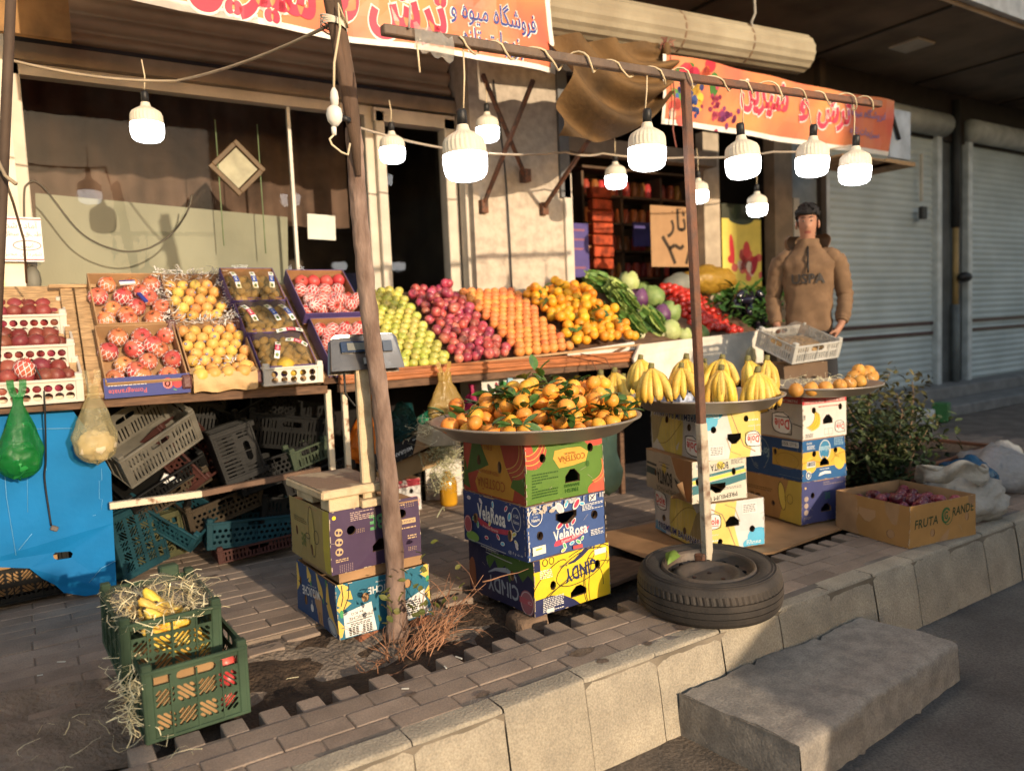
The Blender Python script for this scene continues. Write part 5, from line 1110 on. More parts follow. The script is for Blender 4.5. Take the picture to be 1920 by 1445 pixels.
# ============================================================ printed cartons
random.seed(21)
NAVY=(.022,.026,.085); WHT=(.70,.68,.64); RDI=(.50,.05,.06); YEL=(.74,.52,.025); BLK=(.018,.016,.016); TAN=(.52,.36,.19)
def carton(name,label,loc,rz,w,d,h,front,left,side,top=True,amp=.006,seed=1,tl=(0,0),cat='box',flap=None):
    t=thing(name,label,cat,loc,(tl[0],tl[1],rz)); ph=seed*1.7; wr=random.Random(seed*13+5)
    for A_ in (front,left):                    # rubbed corners and edges
        A_.up()
        for k in range(34):
            e=wr.random(); l_=wr.uniform(.004,.022); q=wr.uniform(.001,.0045)
            if e<.3: v=wr.uniform(0,A_.h); A_.rect(0,v,q,v+l_,(.46,.37,.27))
            elif e<.6: v=wr.uniform(0,A_.h); A_.rect(A_.w-q,v,A_.w,v+l_,(.46,.37,.27))
            elif e<.8: u=wr.uniform(0,A_.w); A_.rect(u,A_.h-q,u+l_,A_.h,(.44,.35,.25))
            else: u=wr.uniform(0,A_.w); A_.rect(u,0,u+l_,q,(.40,.32,.23))
        for k in range(5): u=wr.uniform(0,A_.w); v=wr.uniform(0,A_.h); a_=wr.uniform(0,3); l_=wr.uniform(.01,.045); A_.line([(u,v),(u+l_*math.cos(a_),v+l_*math.sin(a_))],.0012,(.42,.36,.29))
    wp_=lambda v:v+Vector((noise.noise(v*3.1+Vector((ph,0,0))),noise.noise(v*3.1+Vector((0,ph,5))),.25*noise.noise(v*3.1+Vector((3,0,ph)))))*.010
    def bul(W,H): return lambda u,v:amp*math.sin(PI*u/W)*math.sin(PI*v/H)*(1 if seed%2 else -.6)+amp*.8*noise.noise((u*7+ph,v*9,ph))*(min(1,u/.05)*min(1,(W-u)/.05))
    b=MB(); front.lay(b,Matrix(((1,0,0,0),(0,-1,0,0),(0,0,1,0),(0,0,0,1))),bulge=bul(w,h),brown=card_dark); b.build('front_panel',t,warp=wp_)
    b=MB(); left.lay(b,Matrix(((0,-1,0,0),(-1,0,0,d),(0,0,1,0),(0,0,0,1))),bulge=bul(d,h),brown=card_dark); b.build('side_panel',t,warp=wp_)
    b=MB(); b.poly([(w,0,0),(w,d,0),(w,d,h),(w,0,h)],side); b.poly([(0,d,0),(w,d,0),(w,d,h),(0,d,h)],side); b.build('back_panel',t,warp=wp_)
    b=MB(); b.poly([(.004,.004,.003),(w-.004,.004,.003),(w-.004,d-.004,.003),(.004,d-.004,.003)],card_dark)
    if top: b.box((w/2,d/2,h-.003),(w-.004,d-.004,.006),card); b.build('top',t)
    else:
        for c,s in (((w/2,.006,h/2),(w-.01,.005,h-.004)),((w/2,d-.006,h/2),(w-.01,.005,h-.004)),((.006,d/2,h/2),(.005,d-.02,h-.004)),((w-.006,d/2,h/2),(.005,d-.02,h-.004))): b.box(c,s,card)
        b.build('inner_wall',t)
    return t
def cloverhole(a,f=1):
    return a
def banana_drawing(a,cu,cv,L,rot,fill,line=BLK,n=3):
    a.up()
    for k in range(n):
        s=(k-(n-1)/2)*L*.15; P_=[]
        for i in range(9):
            t=i/8-.5; x=t*L; y=-L*.28*(1-4*t*t)+s; P_.append((cu+x*math.cos(rot)-y*math.sin(rot),cv+x*math.sin(rot)+y*math.cos(rot)))
        a.line(P_,L*.16,fill,taper=True)
    a.up()
    for k in range(n):
        s=(k-(n-1)/2)*L*.15+L*.07; P_=[]
        for i in range(9):
            t=i/8-.5; x=t*L; y=-L*.28*(1-4*t*t)+s; P_.append((cu+x*math.cos(rot)-y*math.sin(rot),cv+x*math.sin(rot)+y*math.cos(rot)))
        a.line(P_,L*.022,line)
def drops(a,pts,seed=0):
    r=random.Random(seed); a.up()
    for u,v,s,rt in pts:
        c=r.choice([(.55,.05,.10),(.10,.42,.60),(.12,.42,.16),(.62,.52,.10),(.6,.5,.55)]); a.ell(u,v,s,s*.55,WHT,n=12,rot=rt); a.up(); a.ell(u,v,s*.74,s*.36,c,n=12,rot=rt)
# ---- stack B (mandarins)
gB=(.105,.20,.035); w,d,h=.465,.53,.277
a=Art(w,h,gB); a.up(); a.ell(w*.92,h*.95,w*.16,h*.14,(.50,.085,.06)); a.ell(w*.98,h*.06,w*.2,h*.16,(.52,.10,.06)); a.ell(w*.0,h*.86,w*.10,h*.2,(.45,.07,.05)); a.poly([(w*.33,h*.70),(w*.36,h*.83),(w*.52,h*.85),(w*.70,h*.84),(w*.80,h*.74),(w*.76,h*.58),(w*.58,h*.54),(w*.40,h*.53)],(.62,.36,.06))
banana_drawing(a,w*.08,h*.86,w*.34,.35,(.45,.08,.05),(.70,.42,.10),3); banana_drawing(a,w*.93,h*.36,w*.26,1.0,(.50,.13,.07),(.70,.42,.10),2)
a.up(); a.text('COSTEÑA',w*.57,h*.665,w*.36,h*.13,(.35,.10,.02),PI+.02,0); a.text('PREMIUM',w*.55,h*.76,w*.14,h*.035,(.35,.1,.02),PI); a.text('FRESH',w*.56,h*.12,w*.17,h*.07,(.03,.10,.01),PI,.02); a.text('BANANAS',w*.56,h*.205,w*.20,h*.06,(.03,.10,.01),PI,.02); a.smalltext(w*.07,h*.10,w*.38,h*.52,9,(.035,.09,.015),5); a.smalltext(w*.45,h*.90,w*.72,h*.98,3,(.04,.1,.02),6); a.ell(w*.78,h*.53,.012,.016,(.05,.12,.02),n=6)
a.hole(w*.20,h*.74,.0165,.021); a.hole(w*.83,h*.80,.0165,.021); a.hand(w*.57,h*.37,.088,.062)
l=Art(d,h,(.30,.05,.03)); l.up(); l.poly([(d*.25,h*.02),(d*.80,h*.02),(d*.84,h*.25),(d*.7,h*.6),(d*.62,h*1.),(d*.35,h*1.),(d*.3,h*.5),(d*.2,h*.2)],(.42,.20,.03)); l.up(); l.poly([(d*.05,h*.30),(d*.16,h*.95),(d*.28,h*.95),(d*.44,h*.55),(d*.30,h*.45)],(.05,.09,.02)); l.poly([(d*.78,h*.25),(d*.98,h*.15),(d*1.,h*.9),(d*.86,h*.55)],(.07,.12,.025)); l.poly([(d*.02,h*.6),(d*.0,h*.1),(d*.12,h*.05)],(.06,.1,.02)); banana_drawing(l,d*.88,h*.75,d*.36,1.0,(.36,.07,.04),(.55,.32,.08),3); l.up(); l.text('COSTEÑA',d*.47,h*.20,d*.46,h*.22,(.28,.07,.02),PI,0); l.text('FRESH BANANAS',d*.45,h*.42,d*.3,h*.07,(.30,.08,.02),PI); l.text('FRU',d*.42,h*.86,d*.17,h*.1,(.30,.09,.02),PI); l.hole(d*.27,h*.60,.015,.025); l.hole(d*.62,h*.55,.015,.028)
carton('banana_box','green and red banana box holding the mandarin tray',(1.90,2.845,.527),rad(2.5),w,d,h,a,l,pr(gB),seed=1,amp=.005)
gV=(.050,.092,.245); w,d,h=.470,.535,.253
a=Art(w,h,gV); a.up(); a.text('VelaRosa',w*.56,h*.36,w*.43,h*.21,WHT,.06,.03); a.poly([(w*.29,h*.16),(w*.33,h*.24),(w*.66,h*.31),(w*.80,h*.40),(w*.76,h*.31),(w*.62,h*.20),(w*.40,h*.15)],(.50,.06,.10)); drops(a,[(w*.43,h*.53,.026,.6),(w*.52,h*.50,.02,2),(w*.60,h*.55,.02,.9),(w*.48,h*.13,.018,2.),(w*.57,h*.15,.016,.3),(w*.65,h*.15,.018,-.6),(w*.70,h*.20,.014,.9),(w*.42,h*.86,.034,-.9),(w*.50,h*.92,.022,1.2),(w*.58,h*.96,.022,.3),(w*.63,h*.88,.032,.9),(w*.34,h*.88,.018,.2),(w*.70,h*.86,.018,-.2),(w*.45,h*.06,.016,.4)],2)
a.up(); a.text('Premium Bananas',w*.55,h*.26,w*.24,h*.06,(.75,.6,.6),.16); a.arc(w*.10,h*.80,w*.085,w*.085,.004,WHT); a.text('Nature',w*.10,h*.75,w*.10,h*.06,WHT,0,.02); a.text('A Gift',w*.10,h*.87,w*.08,h*.04,WHT); a.text('from',w*.10,h*.81,w*.05,h*.03,WHT); a.rect(w*.05,h*.10,w*.22,h*.26,(.72,.70,.62)); a.rect(w*.57,h*.03,w*.69,h*.10,(.5,.08,.08)); a.smalltext(w*.70,h*.72,w*.97,h*.85,5,WHT,2); a.smalltext(w*.80,h*.22,w*.96,h*.34,4,WHT,3); a.rect(w*.79,h*.87,w*.88,h*.99,WHT); a.up(); a.rect(w*.09,h*.19,w*.17,h*.22,(.6,.48,.05)); a.line([(w*.80,h*.88),(w*.87,h*.98)],.006,NAVY); a.line([(w*.80,h*.98),(w*.85,h*.90)],.004,NAVY)
r=random.Random(3)
for k in range(46): u=r.random()*w; a.rect(u,h*(1-.12*r.random()**2),u+r.uniform(.002,.012),h,(.40,.40,.42))
for k in range(20): v=r.random()*h; a.rect(0,v,.004+.008*r.random()**2,v+r.uniform(.004,.02),(.55,.53,.5))
for k in range(12): u=r.uniform(0,.16); v=h*(1-r.random()*.16); a.ell(u,v,r.uniform(.006,.02),r.uniform(.005,.014),(.48,.40,.33),n=7)
a.hand(w*.50,h*.66,.115,.055,-1); a.hole(w*.16,h*.44,.0155,.02); a.hole(w*.86,h*.60,.0155,.02)
l=Art(d,h,(.032,.05,.15)); l.up(); l.text('VelaRosa',d*.47,h*.66,d*.46,h*.30,WHT,-.02,.03); l.poly([(d*.22,h*.56),(d*.28,h*.40),(d*.5,h*.34),(d*.72,h*.38),(d*.75,h*.48),(d*.5,h*.43),(d*.3,h*.52)],(.42,.05,.08)); drops(l,[(d*(.1+.07*i),h*(.88 if i%3==0 else .2+.1*((i*7)%4)),.018,i*.8) for i in range(12)]+[(d*.78,h*.75,.024,1.2),(d*.84,h*.45,.02,.5),(d*.88,h*.25,.018,2)],5); l.ell(d*.10,h*.36,.034,.045,(.40,.10,.12)); l.up(); l.arc(d*.10,h*.36,.03,.04,.004,(.6,.4,.4)); l.ell(d*.17,h*.14,.055,.026,(.20,.36,.08)); l.arc(d*.88,h*.74,.035,.055,.004,(.5,.5,.52)); l.text('A Gift',d*.88,h*.8,.04,.018,WHT); l.text('Nature',d*.88,h*.69,.045,.018,WHT); l.line([(d*.1,h*.06),(d*.72,h*.05)],.004,(.35,.36,.38)); l.smalltext(d*.3,h*.0,d*.55,h*.05,1,(.4,.4,.4),4); l.text('@ f y o o',d*.86,h*.10,d*.2,h*.07,(.5,.5,.5)); l.text('Premium Bananas',d*.48,h*.42,d*.26,h*.06,(.6,.45,.45)); l.hole(d*.78,h*.40,.014,.026); l.hole(d*.22,h*.52,.014,.024)
carton('banana_box','dark blue banana box with white lettering and red ribbon under the green one',(1.885,2.84,.271),rad(2.0),w,d,h,a,l,pr(gV),seed=2,amp=.007)
gC=YEL; w,d,h=.470,.54,.262
a=Art(w,h,gC); a.up(); a.poly([(0,0),(w*.58,0),(w*.5,h*.12),(w*.36,h*.26),(w*.2,h*.32),(0,h*.30)],NAVY); a.rect(0,h*.80,w*.08,h,NAVY)
for (cu,cv,ru,rv,rt,a0,a1) in [(.62,.68,.36,.26,.2,0,6.28),(.55,.30,.5,.30,.3,.3,2.8),(.85,.30,.22,.62,.1,1.2,4.2),(.95,.25,.25,.75,.0,1.3,4.),(.7,.2,.2,.5,-.2,.2,2.2),(.20,.62,.25,.16,.6,0,3),(.62,.68,.42,.31,.2,5.6,8.2),(.75,.3,.1,.5,.1,1.,3.9),(.45,.38,.34,.12,.2,.2,3)]:
    a.arc(w*cu,h*cv,w*ru,h*rv,.0042,BLK,a0,a1,26,rt)
a.up(); a.text('CINDY',w*.60,h*.62,w*.44,h*.26,NAVY,PI+.08,.028); a.line([(w*.44,h*.80),(w*.52,h*.82),(w*.62,h*.90),(w*.72,h*1.0),(w*.80,h*1.02),(w*.79,h*.94)],.022,NAVY,True); a.text('Premium Bananas',w*.43,h*.80,w*.22,h*.05,NAVY,.12+PI); a.rect(w*.80,h*.82,w*.96,h*.92,WHT); a.smalltext(w*.07,h*.66,w*.22,h*.82,5,WHT,8); a.smalltext(w*.10,h*.04,w*.36,h*.31,8,WHT,7); a.rect(w*.15,h*.01,w*.24,h*.09,WHT); a.arc(w*.14,h*.93,.014,.016,.004,BLK); a.arc(w*.22,h*.94,.014,.016,.004,BLK)
a.hole(w*.22,h*.50,.017,.022); a.hole(w*.83,h*.64,.017,.022); a.hand(w*.56,h*.26,.10,.052,1)
l=Art(d,h,(.020,.020,.062)); l.up(); l.poly([(d*.28,h*.75),(d*.4,h*.9),(d*1.,h*.97),(d*1.,h*.62),(d*.92,h*.72),(d*.84,h*.55),(d*.76,h*.72),(d*.66,h*.45),(d*.6,h*.74),(d*.5,h*.6),(d*.44,h*.78),(d*.36,h*.58)],(.06,.12,.025)); l.ell(d*.06,h*.35,.035,.08,(.28,.10,.05)); l.up(); l.text('CINDY',d*.55,h*.30,d*.46,h*.30,(.30,.33,.38),PI-.03,.02); l.line([(d*.34,h*.50),(d*.45,h*.60),(d*.62,h*.66),(d*.74,h*.60),(d*.76,h*.5)],.02,(.30,.33,.38),True); l.ell(d*.90,h*.20,.055,.062,(.34,.12,.14)); l.up(); l.rect(d*.79,h*.17,d*1.,h*.28,(.45,.10,.12)); l.arc(d*.90,h*.20,.048,.054,.004,(.55,.45,.45)); l.text('CINDY',d*.9,h*.225,d*.13,h*.06,(.6,.5,.5),PI); l.line([(d*.3,h*.86),(d*.7,h*.83)],.004,(.4,.4,.4)); l.smalltext(d*.3,h*.90,d*.5,h*.97,2,(.35,.35,.35),5); l.hole(d*.70,h*.60,.014,.024)
carton('banana_box','yellow and navy banana box at the bottom of the mandarin stack',(1.915,2.842,.006),rad(2.6),w,d,h,a,l,pr(NAVY),seed=3,amp=.006)
# ---- stack A (scale)
w,d,h=.460,.512,.245; TEA=(.022,.135,.205); DBL=(.018,.055,.155); YB=(.70,.47,.10)
def bananas_edge(a,W,H):
    a.up()
    for pts,t in (([(W*.03,H*1.02),(W*.10,H*.86),(W*.09,H*.70),(W*.04,H*.58),(W*.05,H*.46)],.055),([(W*.0,H*.36),(W*.02,H*.2),(W*.02,H*.04)],.03),([(W*.97,H*1.02),(W*.96,H*.88),(W*.985,H*.74)],.045),([(W*1.0,H*.58),(W*.98,H*.44),(W*1.,H*.3)],.03)): a.line(pts,t,YB,True)
    a.up()
    for pts in ([(W*.13,H*.98),(W*.125,H*.74),(W*.06,H*.5)],[(W*.06,H*.97),(W*.07,H*.75),(W*.045,H*.6)]): a.line(pts,.004,BLK)
    a.ell(W*.045,H*.46,.009,.018,(.06,.30,.12)); a.ell(W*.985,H*.72,.010,.016,(.06,.30,.12))
a=Art(w,h,TEA); bananas_edge(a,w,h); a.up(); a.text('MIGUICHE',w*.52,h*.76,w*.40,h*.14,WHT,PI,.02); a.text('premium quality',w*.50,h*.90,w*.2,h*.04,WHT,PI); a.poly([(w*.06,h*.02),(w*.38,h*.02),(w*.35,h*.56),(w*.06,h*.46)],WHT); a.poly([(w*.66,h*.02),(w*.97,h*.05),(w*.94,h*.54),(w*.64,h*.34)],WHT)
a.up(); a.text('3x KG',w*.20,h*.42,w*.13,h*.045,BLK,PI+.04); a.text('MIGUICHE',w*.23,h*.34,w*.24,h*.06,BLK,PI+.05); a.line([(w*.08,h*.27),(w*.34,h*.29)],.003,BLK); a.smalltext(w*.12,h*.20,w*.32,h*.26,2,BLK,3)
for k in range(5):
    for j in range(3): a.rect(w*(.10+.035*j),h*(.04+.03*k),w*(.125+.035*j),h*(.06+.03*k),BLK); a.rect(w*(.24+.035*j),h*(.04+.03*k),w*(.265+.035*j),h*(.06+.03*k),BLK)
a.smalltext(w*.68,h*.1,w*.9,h*.4,7,BLK,9)
a.hole(w*.29,h*.66,.018,.022); a.hole(w*.76,h*.72,.019,.021)
l=Art(d,h,DBL); l.up()
for pts,t in (([(d*.30,h*1.),(d*.34,h*.8),(d*.38,h*.72)],.05),([(d*.55,h*1.),(d*.62,h*.7),(d*.67,h*.55)],.05),([(d*.82,h*.95),(d*.80,h*.55),(d*.88,h*.25),(d*1.,h*.12)],.06),([(d*.02,h*.95),(d*.03,h*.6),(d*.0,h*.4)],.05)): l.line(pts,t,YB,True)
l.up(); l.ell(d*.375,h*.70,.008,.015,(.05,.25,.1)); l.ell(d*.675,h*.53,.008,.015,(.05,.25,.1)); l.ell(d*.80,h*.95,.01,.02,(.05,.2,.08)); l.text('MIGUICHE',d*.36,h*.52,d*.44,h*.18,WHT,PI+.1,.02); l.text('premium',d*.4,h*.66,d*.22,h*.04,WHT,PI+.1); l.text('Y',d*.37,h*.27,.03,.05,WHT,PI); l.ell(d*.37,h*.22,.02,.02,WHT,n=7); l.ell(d*.86,h*.15,.055,.035,(.42,.46,.5),rot=-.4); l.up(); l.arc(d*.86,h*.15,.045,.026,.004,DBL,rot=-.4); l.hole(d*.22,h*.30,.014,.024); l.hole(d*.56,h*.14,.014,.026); l.hole(d*.10,h*.62,.01,.02)
A=carton('banana_box','teal banana box with yellow drips and a white label, lowest under the scale',(1.112,3.186,.002),rad(2.0),w,d,h,a,l,pr(TEA),top=False,seed=4,amp=.006)
b=MB(); b.box((w/2,d/2,.27),(w-.05,d-.05,.055),card); b.build('inner_liner',A)
w,d,h=.440,.50,.282; PU=(.062,.036,.078)
def purple_front(a,w,h,fl=1):
    a.up()
    for k in range(3): a.ell(w*.09,h*(.66-.155*k),.0175,.0175,TAN); 
    a.ell(w*.05,h*.90,.009,.009,YEL); a.text('BE',w*.51,h*.71,w*.16,h*.24,(.10,.30,.12),PI,.03); a.rect(w*.76,h*.58,w*.95,h*.66,TAN); a.smalltext(w*.22,h*.80,w*.50,h*.95,5,(.42,.30,.26),4); a.smalltext(w*.76,h*.50,w*.95,h*.54,1,TAN,2); a.smalltext(w*.85,h*.32,w*.95,h*.40,2,TAN,5); a.smalltext(w*.66,h*.89,w*.84,h*.93,1,TAN,5); a.smalltext(w*.05,h*.19,w*.18,h*.25,2,TAN,6); a.rect(w*.49,h*.62,w*.505,h*.97,(.35,.22,.22))
    for i in range(7):
        for j in range(5): a.ell(w*(.09+.022*i),h*(.03+.025*j),.0028,.0028,(.25,.17,.18),n=5)
        if i<5:
            for j in range(3): a.ell(w*(.28+.02*i),h*(.60+.025*j),.002,.002,TAN,n=5); a.ell(w*(.86+.02*i),h*(.12+.025*j),.002,.002,TAN,n=5); a.ell(w*(.84+.025*i),h*(.86+.03*j),.002,.002,TAN,n=5)
    a.up()
    for k in range(3): v=h*(.66-.155*k); a.rect(w*.062,v-.006,w*.085,v+.008,PU); a.rect(w*.095,v-.008,w*.118,v+.004,PU)
    a.text('SUNSET',w*.86,h*.62,w*.15,h*.035,PU,PI); a.hole(w*.22,h*.66,.021,.021); a.hole(w*.80,h*.76,.021,.021); a.hand(w*.55,h*.33,.09,.055)
a=Art(w,h,PU); purple_front(a,w,h); a.up(); a.ell(w*.22,h*.70,.021,.013,TAN) if False else None
KY=(.30,.215,.075)
l=Art(d,h,KY); l.up(); l.rect(d*.86,0,d,h,(.46,.36,.05)); l.ell(d*.60,h*.55,.035,.11,(.34,.25,.07),rot=.1); l.up(); l.arc(d*.58,h*.55,.038,.115,.0045,(.07,.05,.02),rot=.1); l.arc(d*.70,h*.50,.03,.03,.004,(.07,.05,.02)); l.arc(d*.48,h*.45,.03,.012,.004,(.07,.05,.02)); l.smalltext(d*.12,h*.62,d*.45,h*.72,3,(.13,.09,.03),5); l.text('BE',d*.36,h*.35,.06,.06,(.12,.13,.03),PI,.03); l.hole(d*.18,h*.45,.012,.022); l.hole(d*.57,h*.25,.012,.026)
carton('banana_box','purple and tan banana box directly under the platform scale',(1.095,3.188,.292),rad(2.0),w,d,h-.016,a,l,pr(PU),seed=5,amp=.005)
for x,y,lab in ((1.24,3.20,'red brick propping the teal box beside the trunk'),(1.50,3.22,'red brick half hidden under the right end of the teal box')):
    b=MB(); b.box((x,y+.08,-.045),(.11,.2,.088),mat('red_clay_brick',(.30,.115,.06),rough=.9,var=.25,scale=14,bump=.5),RM(0,0,.15),.006); tag(b.build('brick',loc=(x,y+.08,-.089)),lab,'brick')
for x,y,s,lab in ((1.93,2.93,1.,'dirty stone block propping the yellow box beside the twigs'),(2.3,3.1,.8,'stone block under the back of the yellow box')):
    b=MB(); b.ell((x,y,-.045),(.10*s,.10*s,.045),mat('prop_stone',(.20,.13,.085),rough=.95,var=.3,bump=.8),12,8,fn=lambda v:Vector((max(-.8,min(.8,v.x*1.3)),max(-.8,min(.8,v.y*1.3)),max(-.9,min(.95,v.z*1.4))))*(1+.1*noise.noise(v*2))); tag(b.build('stone',loc=(x,y,-.09)),lab,'stone')
# ---- stack C (bananas), turned
def dole_logo(a,cu,cv,s,rot=0):
    a.up(); a.ell(cu,cv,s*.62,s*.56,WHT); a.rect(cu-s*.6,cv,cu+s*.3,cv+s*.5,WHT)
    a.up(); c=1 if rot==0 else -1
    a.line([(cu-c*s*.6,cv+c*s*.52),(cu-c*s*.6,cv),(cu-c*s*.45,cv-c*s*.35),(cu-c*s*.1,cv-c*s*.52),(cu+c*s*.3,cv-c*s*.5),(cu+c*s*.6,cv-c*s*.42),(cu+c*s*.62,cv+c*s*.2),(cu+c*s*.5,cv+c*s*.42),(cu+c*s*.1,cv+c*s*.52),(cu-c*s*.6,cv+c*s*.52)],s*.05,BLK)
    a.text('Dole',cu,cv+c*s*.04,s*.95,s*.5,(.55,.06,.05),rot,.03); a.rect(cu-s*.45,cv-c*s*.30-s*.02,cu+s*.45,cv-c*s*.30+s*.03,BLK if rot else (.4,.05,.05))
PGY=(.52,.50,.48); YD=(.56,.45,.10); YD2=(.64,.52,.14); CY=(.10,.42,.62)
def dole_side(a,W,H,flip):
    a.up(); a.poly([(W*.34,0),(W*.30,H*.4),(W*.36,H),(W*.72,H),(W*.95,H*.6),(W*.98,0)],YD)
    a.up(); a.poly([(W*.40,0),(W*.42,H*.5),(W*.50,H),(W*.60,H),(W*.56,H*.4),(W*.58,0)],YD2); a.poly([(W*.70,H*.1),(W*.84,H*.7),(W*.96,H*.9),(W,H*.3),(W*.9,0)],(.28,.22,.10)); a.ell(W*.04,H*.05,W*.2,H*.16,(.12,.30,.46))
    r=random.Random(5); a.up()
    for k in range(60): u=r.random()*W; a.rect(u,H*.06,u+.0015,H,(.40,.35,.20) if u>W*.32 else (.44,.43,.42))
    n=28; a.up(); a.line([(W*(.34+.5*i/n),H*(.28+.55*math.sin(PI*i/n*.55))) for i in range(n+1)],.004,(.25,.16,.05))
NB=(.018,.030,.12)
def flipuv(a):                                # turn the artwork upside down
    a.L=[(lv,c,[[(a.w-x,a.h-y) for x,y in p] for p in ps]) for lv,c,ps in a.L]; a.holes=[[(a.w-x,a.h-y) for x,y in p] for p in a.holes]; return a
w,d,h=.385,.575,.272
def dole_front(w,h,flap=False):
    a=Art(w,h,(.60,.59,.57)); a.up(); a.poly([(w*.10,0),(w*.12,h*.5),(w*.2,h),(w*.55,h),(w*.50,h*.5),(w*.58,0)],YD2); a.poly([(0,h*.55),(0,0),(w*.12,0),(w*.10,h*.6)],YD); a.ell(w*.90,h*.18,w*.18,h*.2,CY); a.ell(w*.78,h*.05,w*.14,h*.12,CY); a.up(); a.line([(w*.1,h*.9),(w*.3,h*.75),(w*.42,h*.4),(w*.52,h*.0)],.006,(.35,.20,.10)); a.line([(w*.35,h*.95),(w*.52,h*.85),(w*.6,h*.55)],.004,(.40,.28,.10)); a.smalltext(w*.70,h*.05,w*.95,h*.14,3,WHT,3); a.rect(w*.64,h*.70,w*.88,h*.93,WHT); a.up(); a.smalltext(w*.66,h*.73,w*.86,h*.91,5,(.2,.2,.2),4); dole_logo(a,w*.14,h*.62,w*.22); a.text('Super Bananas',w*.12,h*.34,w*.22,h*.05,WHT); a.smalltext(w*.05,h*.20,w*.3,h*.26,1,WHT,3)
    a.hole(w*.80,h*.36,.016,.019); a.hole(w*.26,h*.18,.015,.018); a.hand(w*.47,h*.58,.085,.058); return a
def dole_left(d,h):
    l=Art(d,h,PGY); dole_side(l,d,h,0); l.up(); l.text('PREMIUM BANANAS',d*.50,h*.14,d*.86,h*.17,WHT,0,.045); l.up(); l.text('PREMIUM BANANAS',d*.50,h*.14,d*.84,h*.15,NB,0,.022); dole_logo(l,d*.15,h*.72,d*.19); l.hole(d*.20,h*.34,.015,.020); l.hole(d*.63,h*.26,.015,.020); return l
RC=rad(-16)
carton('banana_box','white banana box with blue corner at the bottom of the banana stack',(3.165,2.972,.030),RC,w,d,h,dole_front(w,h),dole_left(d,h),pr((.55,.54,.52)),seed=6,amp=.008)
carton('banana_box','upside down white banana box right under the banana tray',(3.158,2.972,.545),RC,w,d,h-.004,flipuv(dole_front(w,h-.004)),flipuv(dole_left(d,h-.004)),pr((.55,.54,.52)),seed=7,amp=.006)
w,d,h=.345,.56,.236; CRM=(.60,.55,.44); TE2=(.045,.16,.18)
a=Art(w,h,CRM); a.up(); a.poly([(0,h*.42),(w,h*.62),(w,h*.45),(0,h*.20)],TE2); a.poly([(0,h*.54),(w,h*.72),(w,h*.64),(0,h*.45)],(.66,.58,.10)); a.poly([(0,h*.62),(w,h*.80),(w,h*.73),(0,h*.55)],TE2); a.ell(w*.52,h*.86,.026,.022,(.66,.52,.08)); a.up(); a.text('BONITA',w*.50,h*.83,w*.33,h*.17,BLK,PI+.08,.015); a.text('PREMIUM PACK',w*.45,h*.08,w*.74,h*.11,BLK,PI+.1); a.barcode(w*.06,h*.82,w*.24,h*.12,3); a.smalltext(w*.72,h*.86,w*.95,h*.98,5,(.1,.1,.1),3); a.smalltext(w*.5,h*.27,w*.9,h*.34,2,(.2,.2,.2),8); a.hole(w*.10,h*.52,.013,.021); a.hole(w*.76,h*.68,.013,.021); a.hand(w*.46,h*.32,.095,.056,-1)
l=Art(d,h,(.34,.28,.20)); l.up(); l.rect(0,h*.62,d*.26,h*.68,BLK); l.rect(0,h*.38,d*.24,h*.56,(.03,.045,.045)); l.ell(d*.44,h*.64,.03,.03,(.45,.33,.06)); l.poly([(d*.58,h),(d*.62,h*.82),(d*.70,h*.55),(d*.80,h*.40),(d*.90,h*.02),(d*1.,h*.02),(d*1.,h)],(.33,.155,.06)); l.up(); l.text('BONITA',d*.44,h*.40,d*.34,h*.38,BLK,PI-.03,.03); l.text('PREMIUM PACK',d*.50,h*.09,d*.52,h*.12,(.08,.06,.04),PI,.0); l.line([(d*.36,h*.70),(d*.54,h*.68)],.004,BLK); l.smalltext(d*.32,h*.76,d*.56,h*.80,1,(.1,.08,.06),2); l.poly([(d*.66,h*.50),(d*.76,h*.38),(d*.80,h*.26),(d*.70,h*.30)],(.03,.04,.04)); l.line([(d*.58,h*.98),(d*.62,h*.82),(d*.70,h*.55),(d*.80,h*.40),(d*.90,h*.04)],.006,(.5,.38,.24)); l.hole(d*.24,h*.46,.012,.02)  # left face in darker browns, its shade put into the print colours
bo=carton('banana_box','cream and teal banana box with a torn side in the middle of the banana stack',(3.118,3.005,.306),RC,w,d,h,a,l,pr(CRM),seed=9,amp=.007)
b=MB(); b.grid(lambda u,v:(-.03-.03*math.sin(u*9)*v-.02*v,.02+.10*u,h*(.05+.5*v*(1-u))),8,4,card); b.build('torn_flap',bo)
# ---- stack D
w,d,h=.372,.50,.27; RD8=rad(-8)
def be_front(w,h):
    a=Art(w,h,(.055,.06,.165)); a.up()
    for k in range(3): a.ell(w*.10,h*(.60-.16*k),.017,.017,(.36,.27,.22))
    a.ell(w*.08,h*.86,.008,.008,TAN); a.text('BE',w*.58,h*.60,w*.12,h*.16,(.05,.14,.10),PI,.03); a.smalltext(w*.5,h*.86,w*.95,h*.96,2,(.22,.18,.2),3); a.smalltext(w*.05,h*.12,w*.2,h*.18,2,(.3,.25,.25),3); a.hole(w*.24,h*.66,.016,.019); a.hand(w*.55,h*.32,.085,.05); return a
def be_left(d,h):
    l=Art(d,h,(.33,.18,.065)); l.up(); l.poly([(d*.60,0),(d*.78,h),(d,h),(d,0)],(.46,.33,.06)); l.ell(d*.66,h*.58,.028,.085,(.56,.42,.08),rot=.15); l.up(); l.arc(d*.66,h*.58,.030,.09,.004,(.07,.05,.02),rot=.15); l.arc(d*.80,h*.55,.025,.03,.003,(.07,.05,.02)); l.text('BE',d*.18,h*.38,.09,.075,(.09,.05,.02),PI,.03); l.smalltext(d*.02,h*.62,d*.5,h*.72,2,(.16,.09,.03),3); l.hole(d*.50,h*.35,.014,.018); return l
